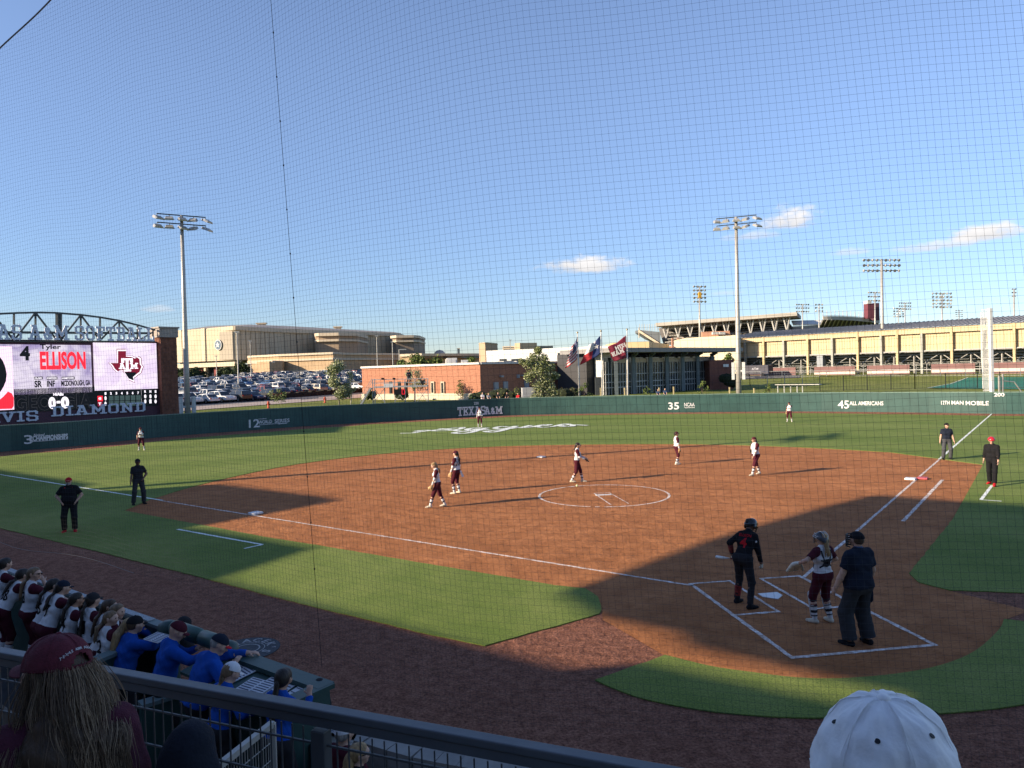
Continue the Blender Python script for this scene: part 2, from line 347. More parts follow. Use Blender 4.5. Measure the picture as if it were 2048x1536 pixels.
# turf: outfield with the third-base foul side, then the patches near home
FIN = [Vector(p) + (Vector((0, 13)) - Vector(p)).normalized() * (4.0 if p[0] < -12 else 3.0) for p in FBs]
outf = [PX(*q)[:2] for q in [(1150, 1243), (970, 1293), (850, 1268), (600, 1208), (400, 1155), (200, 1105), (0, 1057)]]
lf_end = Vector(outf[-1]) + Vector((-1, 1)).normalized() * 30
FIN = [p for p in FIN if p.x > -38]
def clean(pl):
    out = []
    for p in pl:
        p = (p[0], p[1])
        if not out or (Vector(p) - Vector(out[-1])).length > 0.03: out.append(p)
    return out
def rough(pl, amp=.014, step=.22):
    out = []; rn_ = random.Random(len(pl))
    for a, b in zip(pl, pl[1:] + pl[:1]):
        a = Vector(a); b = Vector(b); k = max(1, int((b - a).length / step)) if (a.length < 24 and b.length < 40) else 1
        for i in range(k): q = a.lerp(b, i / k); out.append((q.x + (rn_.uniform(-amp, amp) if i else 0), q.y + (rn_.uniform(-amp, amp) if i else 0)))
    return out
tipL = tuple(arc[0][:2]); tipR = tuple(arc[-1][:2]); westL = (-52.0, 15.1 + (-52.0 + 17.8) * -0.85)
turf_main = [tuple(p) for p in arcS] + [(46, 15.7)] + [(p.x, p.y) for p in reversed(FIN)] + [westL]
poly_sheet('outfield_turf', rough(clean(turf_main)), 0.022, M_turf, 0.018)
poly_sheet('foul_turf_third_base', rough(clean([tipL] + leftD + [PX(1198, 1229)[:2]] + outf + [tuple(lf_end), westL])), 0.0205, M_turf, 0.018)
poly_sheet('foul_turf_first_base', rough(clean([tipR] + homeR + [(12, -8), (46, -8), (46, 15.7)])), 0.0212, M_turf, 0.018)
hb_low = smooth_poly([PX(*q) for q in [(1190, 1362), (1235, 1382), (1300, 1403), (1430, 1426), (1600, 1438), (1800, 1434), (1950, 1424), (2048, 1411), (2200, 1380)]], n=3)
poly_sheet('backstop_turf', rough(clean([PX(1190, 1362)[:2]] + hb_up + [PX(2075, 1248)[:2], PX(2200, 1252)[:2]] + list(reversed(hb_low)))), 0.022, M_turf, 0.018)

# chalk and paint
def strip(a, b, w, z, m, name='chalk_line'):
    a = Vector(a[:2]); b = Vector(b[:2]); d = (b - a); L = d.length; d.normalize(); nrm = Vector((-d.y, d.x))
    mb = MB(); N = max(2, int(L / 0.15)); random.seed(int(L * 100))
    l_, r_ = [], []
    for i in range(N + 1):
        p = a + d * (L * i / N); j1, j2 = random.uniform(-.1, .1) * w, random.uniform(-.1, .1) * w
        l_.append(p + nrm * (w / 2 + j1)); r_.append(p - nrm * (w / 2 + j2))
    mb.v = [(p.x, p.y, z) for p in l_] + [(p.x, p.y, z) for p in r_]
    mb.f = [(N + 1 + i, N + 2 + i, i + 1, i) for i in range(N)]; mb.mi = [0] * N
    return struct(mb.build(name, m))
s2 = 60 * .3048 / math.sqrt(2); w = .10
bx = .3683; ox = bx + .9144; fy = .216 + 1.2192; by = .216 - .9144; cy = by - 2.1336
zc, zg = 0.010, 0.0275
# foul lines: from the batter's boxes out to the poles
r0 = PX(1604, 1153); strip((ox + .05, ox + .05), (17.9, 17.9), .085, zc, M_line); strip((17.9, 17.9), (42.9, 42.9), .11, zg, M_paint)
strip((-ox, ox), (-17.0, 17.0), .085, zc, M_line); strip((-17.0, 17.0), (-40, 40), .11, zg, M_paint)
for sx in (-1, 1):
    strip((sx * ox, fy), (sx * ox, cy), .085, zc, M_line); strip((sx * bx, fy), (sx * bx, by), .07, zc, M_line)
    strip((sx * (ox + .04), fy), (sx * (bx - .03), fy), .08, zc + .001, M_line); strip((sx * (ox), by), (sx * (bx - .03), by), .08, zc + .001, M_line)
strip((-ox - .04, cy), (ox + .04, cy), .09, zc + .001, M_line)
# pitcher's circle and lane
mb = MB(); N = 96; R0 = 2.44; rm = 43 * .3048
for i in range(N):
    t0, t1 = 2 * PI * i / N, 2 * PI * (i + 1) / N
    if 4.2 < t0 < 4.5 and i % 2: continue
    k0 = .045 + .008 * math.sin(i * 2.3); k1 = .045 + .008 * math.sin((i + 1) * 2.3)
    mb.add([(math.cos(t0) * (R0 - k0), rm + math.sin(t0) * (R0 - k0), zc), (math.cos(t0) * (R0 + k0), rm + math.sin(t0) * (R0 + k0), zc), (math.cos(t1) * (R0 + k1), rm + math.sin(t1) * (R0 + k1), zc), (math.cos(t1) * (R0 - k1), rm + math.sin(t1) * (R0 - k1), zc)], [(0, 1, 2, 3)])
struct(mb.build('chalk_circle', M_line))
q = [PX(*c) for c in [(1188, 987), (1219, 986), (1222, 1010), (1258, 1008)]]
strip(q[0], q[1], .05, zc + .001, M_line); strip(q[0], q[2], .05, zc, M_line); strip(q[1], q[3], .04, zc, M_line)
strip(PX(1885, 960), PX(1806, 1043), .11, zc, M_line)      # runner's lane
for a, b, c in [((355, 1060), (525, 1091), (488, 1099)), ((1984, 972), (1962, 1001), (2003, 1004))]:
    strip(PX(*a), PX(*b), .10, zg, M_paint); strip(PX(*b), PX(*c), .09, zg + .001, M_paint)
# script word painted in the outfield
sw = MB()
def brush(pts, w0=.35, z=zg):
    pts = smooth_poly([Vector((p[0], p[1])) for p in pts], n=8); N = len(pts); L = []; Rr = []
    for i, p in enumerate(pts):
        p = Vector(p); d = (Vector(pts[min(i + 1, N - 1)]) - Vector(pts[max(i - 1, 0)])).normalized(); nr = Vector((-d.y, d.x))
        ww = w0 * (0.45 + 0.8 * abs(d.y) ** .7); L.append(p + nr * ww); Rr.append(p - nr * ww)
    o = len(sw.v); sw.v += [(p.x, p.y, z + .00006 * i) for i, p in enumerate(L)] + [(p.x, p.y, z + .00006 * i) for i, p in enumerate(Rr)]
    sw.f += [(o + N + i, o + N + i + 1, o + i + 1, o + i) for i in range(N - 1)]; sw.mi += [0] * (N - 1)
def gp(L_): return [PX(*q)[:2] for q in L_]
G = [  # each stroke as seen, laid on the turf
 [(800, 867), (825, 866.5), (840, 864), (872, 860.5), (905, 857), (923, 855.5)],
 [(829, 863.5), (850, 861), (875, 862.5), (905, 861), (922, 858), (926, 855)],
 [(880, 858), (905, 861), (922, 863), (945, 861), (956, 858)],
 [(964, 857), (950, 856.4), (934, 859.5), (945, 861.5), (962, 859.5), (975, 856.3), (960, 860), (945, 865), (925, 868), (908, 867), (918, 865), (950, 862.5), (980, 859.5)],
 [(1016, 854.5), (1002, 854), (990, 857), (1000, 858.8), (1018, 856.5), (1032, 853), (1018, 858), (1000, 863), (985, 865.5), (971, 864), (982, 862.5), (1015, 859), (1040, 855.5)],
 [(1062, 851.5), (1048, 855), (1044, 856.8), (1056, 856), (1075, 853)],
 [(1071, 854), (1090, 852.5), (1100, 850.6), (1088, 850.6), (1073, 853.5), (1082, 856), (1100, 855), (1118, 852)],
 [(1112, 852.5), (1130, 849.2), (1140, 850.5), (1146, 853), (1132, 854.8), (1122, 852.8), (1145, 851), (1175, 852.2)],
]
for i, st in enumerate(G): brush(gp(st), .21, zg + .005 * i)
o = struct(sw.build('turf_lettering', M_paint)); 
# bases, plate, rubber
M_wh = mat('white_rubber', (.82, .83, .84), .5, .06, 12)
def base(c, ang, m=M_wh, name='base', label='', dz=0):
    mb = MB(); mb.box((c[0], c[1], .045), (.38, .38, .07), ang); o = mb.build(name, m, bevel=.018, org=(c[0], c[1], 0)); return tag(o, label, 'base')
base((-s2 + .27, s2), PI / 4, label='white third base resting on the dirt beside the left foul line')
base((0, 2 * s2), PI / 4, label='white second base crossed by a thin long pole shadow')
base((s2 - .27, s2), PI / 4, label='white half of the double first base, on the fair side')
base((s2 + .27, s2), PI / 4, mat('red_rubber', (.55, .10, .12), .5), label='red safety base joined to white first base in foul ground')
mb = MB(); mb.prism([(0, 0), (.216, .216), (.216, .432), (-.216, .432), (-.216, .216)], .004, .016)
tag(mb.build('home_plate', M_wh), 'white five sided home plate between the two batter boxes', 'home plate')
mb = MB(); mb.box((0, rm, .012), (.61, .15, .02)); tag(mb.build('pitching_rubber', M_wh, org=(0, rm, 0)), 'white pitching rubber inside the chalk circle', 'pitching rubber')
mb = MB(); p = PX(1154, 974); 
mb.lathe([(.002, -.048), (.024, -.042), (.042, -.024), (.048, 0), (.042, .024), (.024, .042), (.002, .048)], (p.x, p.y, .055), 12)
tag(mb.build('softball', mat('ball', (.78, .82, .45), .6), smooth=True, org=p), 'small pale softball lying at the rim of the chalk circle', 'ball')
# on-deck mat
c = PX(530, 1302); c = PX(494, 1299)
mt = thing('on_deck_mat', c, 'round dark grey on-deck mat with JACEK\'S lettering, lying in front of the dugout rail', 'mat')
mb = MB(); mb.prism([(c.x + .56 * math.cos(2 * PI * i / 48), c.y + .56 * math.sin(2 * PI * i / 48)) for i in range(48)], .002, .014); mb.build('mat_disc', mat('mat_grey', (.075, .08, .09), .9, .2, 20), mt)
mt_l = MB(); txt = "JACEK'S"
for i, ch in enumerate(txt):
    a = math.radians(128 - i * 26) ; p = c + V(math.cos(a) * .40, math.sin(a) * .40, .017)
    mt_l = join(mt_l, put(text_mb(ch, .22, .003, .006), p, (math.sin(a), -math.cos(a), 0), (math.cos(a), math.sin(a), 0)))
a0 = []
for i in range(24):
    t0, t1 = 2 * PI * i / 24, 2 * PI * (i + 1) / 24
    for r1, r2 in ((.2, .225), (.29, .305)):
        mt_l.add([(c.x + r1 * math.cos(t0), c.y + r1 * math.sin(t0), .017), (c.x + r2 * math.cos(t0), c.y + r2 * math.sin(t0), .017), (c.x + r2 * math.cos(t1), c.y + r2 * math.sin(t1), .017), (c.x + r1 * math.cos(t1), c.y + r1 * math.sin(t1), .017)], [(0, 1, 2, 3)])
mt_l.build('mat_lettering', mat('mat_letter', (.38, .38, .38), .8), mt)

# ================================================================ outfield wall
wl_o = thing('outfield_wall', V(0, 65, 0), 'long dark green padded outfield wall curving round the field with white lettering', 'wall')
WH = 1.84
mb = MB(); mbt = MB(); mbs = MB(); acc = 0; P3 = [Vector(p) for p in FBs]
for i in range(len(P3) - 1):
    a, b = P3[i], P3[i + 1]; d = (b - a).normalized(); nr = Vector((d.y, -d.x)); out = -nr * .18
    ao, bo = a + out, b + out
    mb.add([(a.x, a.y, 0), (b.x, b.y, 0), (b.x, b.y, WH), (a.x, a.y, WH), (ao.x, ao.y, 0), (bo.x, bo.y, 0), (bo.x, bo.y, WH), (ao.x, ao.y, WH)], [(0, 1, 2, 3), (5, 4, 7, 6), (3, 2, 6, 7)])
    for t in ((0, .5)):
        p = a.lerp(b, t) + nr * .004
        if i % 2 == 0 or t == 0: mbs.box((p.x, p.y, WH / 2), (.018, .010, WH - .02), math.atan2(d.y, d.x))
    a2, b2 = a + nr * .03, b + nr * .03; ao2, bo2 = ao - nr * .03, bo - nr * .03
    mbt.add([(a2.x, a2.y, WH), (b2.x, b2.y, WH), (b2.x, b2.y, WH + .07), (a2.x, a2.y, WH + .07), (ao2.x, ao2.y, WH), (bo2.x, bo2.y, WH), (bo2.x, bo2.y, WH + .07), (ao2.x, ao2.y, WH + .07)], [(0, 1, 2, 3), (5, 4, 7, 6), (3, 2, 6, 7)])
mb.build('pad', mat('wall_pad_green', (.038, .098, .088), .55, .12, .8, .3, 1.2, spec=.35), wl_o)
mbs.build('pad_seam', mat('wall_seam', (.022, .06, .06), .6), wl_o)
mbt.build('cap', mat('wall_cap', (.16, .25, .21), .6, .1, 2), wl_o)
M_let = mat('white_lettering', (.85, .86, .86), .6)
LEN = [0]
for i in range(len(P3) - 1): LEN.append(LEN[-1] + (P3[i + 1] - P3[i]).length)
def wall_s(u):
    best = None
    for i in range(len(P3) - 1):
        for t in (0, .25, .5, .75):
            p = P3[i].lerp(P3[i + 1], t); q = Vector((p.x, p.y, 1)) - CAM
            uu = 1024 + FPX * q.dot(CR) / q.dot(CF)
            if q.dot(CF) > 0 and (best is None or abs(uu - u) < best[0]): best = (abs(uu - u), LEN[i] + t * (LEN[i + 1] - LEN[i]))
    return best[1]
def wall_pt(s):
    for i in range(len(P3) - 1):
        if LEN[i + 1] >= s: break
    t = (s - LEN[i]) / (LEN[i + 1] - LEN[i]); d = (P3[i + 1] - P3[i]).normalized()
    return P3[i].lerp(P3[i + 1], t), Vector((d.x, d.y)), Vector((d.y, -d.x))
def on_wall(mb, u, zc_, name, off=.012, m=M_let):
    s0 = wall_s(u); out = MB(); out.f = mb.f; out.mi = mb.mi
    for v in mb.v:
        p, d, nr = wall_pt(s0 + v[0]); out.v.append((p.x + nr.x * (off + v[2]), p.y + nr.y * (off + v[2]), zc_ + v[1]))
    return out.build(name, m, wl_o)
def wword(txt, u0, u1, v0, v1, bold=.012, slab=False, name='wall_lettering', shear=0.0):
    s0, s1 = wall_s(u0), wall_s(u1); p, _, _ = wall_pt((s0 + s1) / 2); dp = depth((p.x, p.y, 1)); um = (u0 + u1) / 2
    z1, z0 = UH(um, v0, dp), UH(um, v1, dp); mb = slab_mb(txt, 1, 1.25, .02) if slab else text_mb(txt, 1, .02, bold, shear=shear)
    on_wall(fit(mb, s1 - s0, z1 - z0), um, (z0 + z1) / 2, name)
wword('TEXAS', 910, 967, 812.5, 831.5, slab=True); wword('A&M', 973.5, 1007, 812.5, 828.5, slab=True)
wword('220', 952.5, 962.5, 803.6, 808.8, .02, name='distance_sign'); wword('200', 1988, 2003, 785.5, 793, .02, name='distance_sign')
wword('35', 1338.5, 1362, 804.5, 819, .02); wword('NCAA', 1363.5, 1389, 805.5, 813, .014); wword('Appearances', 1370, 1389, 813.8, 816.5, .02)
wword('45', 1670, 1697, 801, 817, .014); wword('ALL AMERICANS', 1700, 1765, 802.5, 810.5, .014)
wword('12TH', 1882, 1902, 801.5, 809.5, .014); wword('MAN', 1905, 1931, 801.5, 809.5, .014); wword('MOBILE', 1933, 1976, 802, 810.5, .014)
wword('12', 496, 517, 838.5, 855, .014); wword('WORLD', 519, 545, 840, 847, .014); wword('SERIES', 548, 574, 838, 845, .014); wword('COLLEGE', 519, 534, 836.7, 838.3, .02); wword('Appearances', 554, 573, 846, 848.6, .02)
wword('3', 49.5, 64, 870, 888, .014); wword('CHAMPIONSHIPS', 66, 134, 869.5, 880, .045); wword('National', 66, 90, 867, 872.5, .02, shear=.3)
for u0, u1, v in ((66, 134, 880.6), (519, 574, 847.6)):
    s0, s1 = wall_s(u0), wall_s(u1); dp = depth(wall_pt((s0 + s1) / 2)[0].to_3d()); k = MB(); [k.box((-(s1 - s0) / 2 + (s1 - s0) * (i + .5) / 12, 0, 0), ((s1 - s0) / 12, .035, .02)) for i in range(12)]
    on_wall(k, (u0 + u1) / 2, UH((u0 + u1) / 2, v, dp), 'wall_lettering')
# foul pole
fp = V(43.15, 43.15, 0) ; fp = PX(1984.5, 827); M_fp = mat('foul_pole_white', (.85, .85, .82), .4)
fo = thing('foul_pole', fp, 'tall white foul pole with mesh wing rising above the right field wall', 'foul pole')
top = UH(1971, 617, depth(fp)); mb = MB(); mb.bar(fp + V(0, 0, 0), fp + V(-.1, -.02, top), .30, .30); mb.build('pole', M_fp, fo, bevel=.03)
wd = (V(-1, 1, 0).normalized() * .3 + V(-1, .1, 0)).normalized(); L0 = 0.72
mb = MB()
for z in np.linspace(WH + .15, top - .1, 6): mb.bar(fp + V(0, 0, z), fp + V(0, 0, z) + wd * L0, .05)
mb.bar(fp + wd * L0 + V(0, 0, WH + .35), fp + wd * L0 + V(-.1, 0, top - .3), .05); mb.build('wing_frame', M_fp, fo)
mb = MB()
for i in range(1, 8): mb.bar(fp + wd * (L0 * i / 8) + V(0, 0, WH + .2), fp + wd * (L0 * i / 8) + V(-.1, 0, top - .15), .022)
for z in np.arange(WH + .2, top - .2, .12): mb.bar(fp + V(-.02, 0, z), fp + V(0, 0, z) + wd * L0, .02)
nest(mb.build('wing_mesh', M_fp, fo), [c for c in fo.children if c.name.startswith('wing_frame')][0])
# ================================================================ scoreboard
B0 = DP(0, 768, 61.8); B1 = DP(347, 768, 73.0); bdx = (B1 - B0); bdx.z = 0; bdx.normalize(); bnr = V(bdx.y, -bdx.x, 0)
def BP(u, v, off=0.0):
    d = ray(u, v); o = B0 + bnr * off; t = (o - CAM).dot(bnr) / d.dot(bnr); return CAM + d * t
def bs(u, v): p = BP(u, v); return (p - B0).dot(bdx), p.z
def on_board(mb, u, v, name, m, par, off=.06):
    return put(mb, BP(u, v, off), bdx, (0, 0, 1)).build(name, m, par)
def brect(u0, v0, u1, v1, name, m, par, off, th=.05):
    """upright rectangle on the board between two seen corners"""
    s0, z0 = bs(u0, v0); s1, z1 = bs(u1, v1); c = B0 + bdx * ((s0 + s1) / 2) + bnr * off; c.z = (z0 + z1) / 2
    mb = MB(); mb.box(c, (abs(s1 - s0), th, abs(z1 - z0)), math.atan2(bdx.y, bdx.x)); return mb.build(name, m, par)
board = thing('scoreboard', BP(330, 830) * 1.0, 'huge video scoreboard with arched truss and brick pillar behind the left field wall', 'scoreboard')
M_brickd = mat('dark_brick', (.20, .085, .055), .9, .3, 3.0, .3, 8)
M_stone = mat('cast_stone', (.42, .37, .33), .85, .1, 2)
M_steel = mat('dark_steel', (.035, .045, .045), .5)
M_grey_letter = mat('grey_metal_letter', (.78, .82, .95), .5, .05, 2)
M_maroon = mat('maroon_panel', (.11, .045, .07), .6, .06, 1)
M_black = mat('screen_black', (.01, .01, .012), .4)
def led(name, c, st=1.0): return mat(name, (.01, .01, .01), .5, emit=c, est=st)
s_l, _ = bs(-260, 700); s_r, _ = bs(315, 700)
def zb(u, v): return BP(u, v).z
ztop = zb(313, 685); zbt = zb(313, 778); zlow = zb(313, 805); zb0 = -.1
ctr = lambda s, z, off: V(*(B0 + bdx * s + bnr * off)[:2], z)
rz_b = math.atan2(bdx.y, bdx.x)
mb = MB(); mb.box(ctr((s_l + s_r) / 2, (ztop + .1) / 2, -.5), (s_r - s_l, .9, ztop + .1), rz_b); mb.build('backing', M_maroon, board)
p0 = BP(313, 700); s_p = bs(330, 700)[0]; zp = zb(330, 657)
wpl = bs(347, 700)[0] - bs(314.5, 700)[0]
mb = MB(); mb.box(ctr(s_p + .1, (zp - .9) / 2, -.3), (wpl, 1.8, zp - .9), rz_b); pl = mb.build('brick_pillar', M_brickd, board)
mb = MB(); mb.box(ctr(s_p + .1, zp - .45, -.3), (wpl + .25, 2.05, .9), rz_b); mb.box(ctr(s_p + .1, zp + .06, -.3), (wpl + .45, 2.25, .14), rz_b); nest(mb.build('pillar_cap', M_stone, board), pl)
# lit panels
M_pink = mat('screen_lavender', (.02, .02, .02), .5, emit=(.60, .42, .72), est=1.0)
def streak_screen(name, c1, c2):
    m = bpy.data.materials.new(name); m.use_nodes = True; n = m.node_tree.nodes; l = m.node_tree.links; b = n['Principled BSDF']
    tc = n.new('ShaderNodeTexCoord'); nz = n.new('ShaderNodeTexNoise'); nz.inputs['Scale'].default_value = .55; nz.inputs['Detail'].default_value = 8; nz.inputs['Distortion'].default_value = 1.5
    cr = n.new('ShaderNodeValToRGB'); cr.color_ramp.elements[0].position = .35; cr.color_ramp.elements[1].position = .65
    cr.color_ramp.elements[0].color = (*c1, 1); cr.color_ramp.elements[1].color = (*c2, 1)
    l.new(tc.outputs['Object'], nz.inputs[0]); l.new(nz.outputs[0], cr.inputs[0]); l.new(cr.outputs[0], b.inputs['Emission Color'])
    b.inputs['Base Color'].default_value = (.02, .02, .02, 1); b.inputs['Emission Strength'].default_value = .52; return m
M_scrL = streak_screen('screen_mottled', (.36, .29, .52), (.78, .70, .82)); M_scrR = streak_screen('screen_pink', (.78, .62, .86), (.95, .84, .95))
brect(-260, 686, 184.5, 786, 'screen_panel', M_scrL, board, .02)
brect(185.5, 685, 315, 777, 'screen_panel', M_scrR, board, .03)
brect(-260, 787, 315, 806, 'score_panel', M_black, board, .02)
# lower black band with outlined word and line score
mbk = brect(-260, 800, 315, 811, 'score_panel', M_black, board, .025)
led_red = led('led_red', (.95, .02, .04)); led_blk = led('led_black', (.005, .005, .008), .4); led_wh = led('led_white', (.95, .88, .98)); led_dk = led('led_grey', (.03, .03, .035)); led_mar = led('led_maroon', (.16, .005, .02)); led_grn = led('led_slate', (.035, .06, .06))
def tx(s, u0, v0, u1, v1, m, bold=.03, off=.075, name='screen_text', mk=None):
    sa, za = bs(u0, (v0 + v1) / 2); sb, _ = bs(u1, (v0 + v1) / 2); um = (u0 + u1) / 2; z1, z0 = zb(um, v0), zb(um, v1)
    return put(fit(mk or text_mb(s, 1, .02, bold), sb - sa, z1 - z0), BP(um, (v0 + v1) / 2, off), bdx, (0, 0, 1)).build(name, m, board)
tx('4', 39.5, 692, 60, 721, led_blk, .04); tx('Tyler', 80, 689, 122, 701, led_blk, .02)
tx('ELLISON', 81, 703, 172, 739, led_red, .04); tx('SR', 69, 761, 84, 775, led_blk, .035); tx('INF', 94, 761, 110, 773.5, led_blk, .035); tx('MCDONOUGH, GA', 123, 760.5, 181, 773.5, led_blk, .035)
for (u0, u1, a) in ((68, 85, 'CLASS'), (92.5, 114.5, 'POSITION'), (122.5, 149, 'HOMETOWN')):
    brect(u0, 753.5, u1, 758.8, 'screen_text_tab', led_blk, board, .055, .02); tx(a, u0 + 1.5, 754.8, u1 - 1.5, 757.6, led_wh, .04, .08)
tx('H/ABs', 107, 785.5, 127, 791.5, led_wh, .04); tx('0', 97, 794, 111.5, 818, led_wh, .06); tx('0', 122, 793, 138, 817, led_wh, .06); brect(112.5, 802, 120.5, 806.5, 'screen_text', led_wh, board, .075, .02)
tx('', 31, 788, 187, 820, led_dk, .05, .05, mk=text_mb('GEORGIA', 1, .02, .05, space=1.1)); tx('', 31.5, 788.6, 186.5, 819.4, led_blk, .03, .062, mk=text_mb('GEORGIA', 1, .02, .028, space=1.1))
brect(194.5, 792, 205, 802, 'team_tile', led_red, board, .06, .02); brect(194.5, 803, 205, 812.5, 'team_tile', led_mar, board, .06, .02)
tx('G', 197, 794.5, 202.5, 799.5, led_wh, .06, .08); tx('T', 197, 805, 202.5, 810.5, led_wh, .06, .08)
for i in range(7):
    u = 211 + 10.9 * i; vs_ = -.02 * (u - 211); tx(str(i + 1), u - 1.6, 784.5 + vs_, u + 1.6, 789.5 + vs_, led_wh, .05)
    for j, v in enumerate((796.5, 807.3)):
        if i: brect(u - 4.6, v - 4.6 + vs_, u + 4.6, v + 4.6 + vs_, 'score_cell', led_grn, board, .055, .02)
for v in (796.5, 807.3): tx('0', 209, v - 4, 213, v + 4, led_wh, .07)
for i, (h, a, b_) in enumerate((('R', '0', '0'), ('H', '0', '1'), ('E', '0', '0'))):
    u = 290.5 + 10.3 * i; tx(h, u - 1.7, 780.5, u + 1.7, 785.5, led_wh, .05); tx(a, u - 2, 789, u + 2, 796.5, led_wh, .07); tx(b_, u - 2, 799, u + 2, 806.5, led_wh, .07)
brect(281.8, 779, 282.9, 809, 'score_divider', led_wh, board, .06, .02)
# portrait panel at the left: dark hair and a red jersey on a pale card
led_pk = led('led_pale_pink', (.90, .62, .80))
brect(-120, 692, 28, 819, 'portrait_card', led_pk, board, .06, .02)
def bpoly(pts, name, m, off):
    P = [BP(u, v, off) for u, v in pts]; mb = MB(); n = len(P)
    mb.add(P + [p - bnr * .02 for p in P], [tuple(range(n))] + [(i, n + i, n + (i + 1) % n, (i + 1) % n) for i in range(n)]); return mb.build(name, m, board)
bpoly([(-60, 722), (-30, 706), (0, 714), (6, 722), (11, 735), (13.5, 748), (12, 762), (7, 774), (2, 782), (-5, 790), (-60, 790)], 'portrait_hair', led_blk, .075)
bpoly([(-60, 800), (0, 799), (8, 792), (16, 783), (24, 787), (27.5, 795), (27.5, 812), (24, 817.5), (-60, 820)], 'portrait_jersey', led_red, .085)
# state outline emblem with letters
tex = [(236, 702), (252, 702), (252, 713), (263, 714), (270, 717), (274, 714.5), (279, 718), (280, 729), (283, 733), (279, 744), (272, 749), (266, 754), (267.5, 761), (257.5, 757), (249, 744), (244, 739.5), (240, 740), (236, 743), (230, 738), (226, 731), (221, 726), (236, 726)]
cx_, cy_ = 253, 731
def grow(P, k): return [(cx_ + (u - cx_) * k, cy_ + (v - cy_) * k) for u, v in P]
bpoly(grow(tex, 1.15), 'emblem_edge', led_mar, .07); bpoly(grow(tex, 1.10), 'emblem_border', led_wh, .085); bpoly(tex, 'emblem_field', led_mar, .10)
bpoly([(249, 744), (272, 744.5), (272, 749), (266, 754), (267.5, 761), (257.5, 757)], 'emblem_tip', led_blk, .112)
for ch, q in (('T', (241.5, 715.5, 267.5, 744)), ('A', (237.5, 726, 251, 738)), ('M', (260, 725.5, 276, 737.5))):
    tx('', *q, led_mar if ch == 'T' else led_wh, mk=slab_mb(ch, 1, 1.9 if ch == 'T' else 1.4, .02), off=.13 if ch == 'T' else .15, name='emblem_letter')
tx('', 243, 716.5, 266, 743, led_wh, mk=slab_mb('T', 1, 1.3, .02), off=.16, name='emblem_letter')
# lettering, lower band
brect(-260, 812, 330, 848, 'name_band', M_maroon, board, -.02)
def word_on(txt, ua, ub, vbase, h, name, m, off=.12, t=.1, w=1.2):
    sa, z = bs(ua, vbase); sb, _ = bs(ub, vbase); mbw = slab_mb(txt, h, w, t); k = (sb - sa) / mbw.width
    mbw.v = [(v[0] * k, v[1], v[2]) for v in mbw.v]; o = ctr((sa + sb) / 2, z, off)
    return put(mbw, o, bdx, (0, 0, 1)).build(name, m, board)
word_on('DIAMOND', 103, 290.5, 833, .88, 'raised_letters', M_grey_letter, .12, .1, 1.15); word_on('DAVIS', -62, 76, 849, .88, 'raised_letters', M_grey_letter, .12, .1, 1.15)
zl = zb(300, 680.5)
word_on('SOFTBALL', 145.5, 303, 681, 1.3, 'raised_letters', M_grey_letter, .55, .12, 1.08); word_on('A&M', 53.5, 133, 680, 1.3, 'raised_letters', M_grey_letter, .55, .12, 1.08); word_on('TEXAS', -88, 40, 679, 1.3, 'raised_letters', M_grey_letter, .55, .12, 1.08)
# arched truss
mb = MB(); arcp = [(-290, 657), (-240, 652.6), (-160, 641.5), (-80, 633), (0, 627.5), (40, 625.8), (72, 625), (110, 625.6), (160, 629.5), (200, 634.5), (240, 641.5), (275, 650), (310, 660)]
A_ = [BP(u, v, .15) for u, v in arcp]; sm = []
for a, b in zip(A_[:-1], A_[1:]): mb.bar(a, b, .12, .16)
def zat(u):
    for (u0, v0), (u1, v1) in zip(arcp[:-1], arcp[1:]):
        if u0 <= u <= u1: return v0 + (v1 - v0) * (u - u0) / (u1 - u0)
for u in (-130, -70, -14, 28, 71, 114, 121, 161.5, 200, 238.5, 275, 306): mb.bar(BP(u, zat(u), .1), BP(u, 682.5, .1), .13 if u not in (114, 121) else .2)
for c, a, b in ((71, 28, 114), (161.5, 121, 200), (238.5, 200, 275), (-14, -60, 28)):
    mb.bar(BP(c, zat(c), .12), BP(a, 681, .12), .14); mb.bar(BP(c, zat(c), .12), BP(b, 681, .12), .14)
mb.bar(BP(306, 664, .1), BP(275, 682, .1), .12)
mb.bar(BP(-260, 682.5, .1), BP(310, 683, .1), .14); mb.bar(BP(-260, 663, .3), BP(300, 666.5, .3), .2); mb.build('truss', mat('truss_grey', (.11, .12, .12), .5), board)

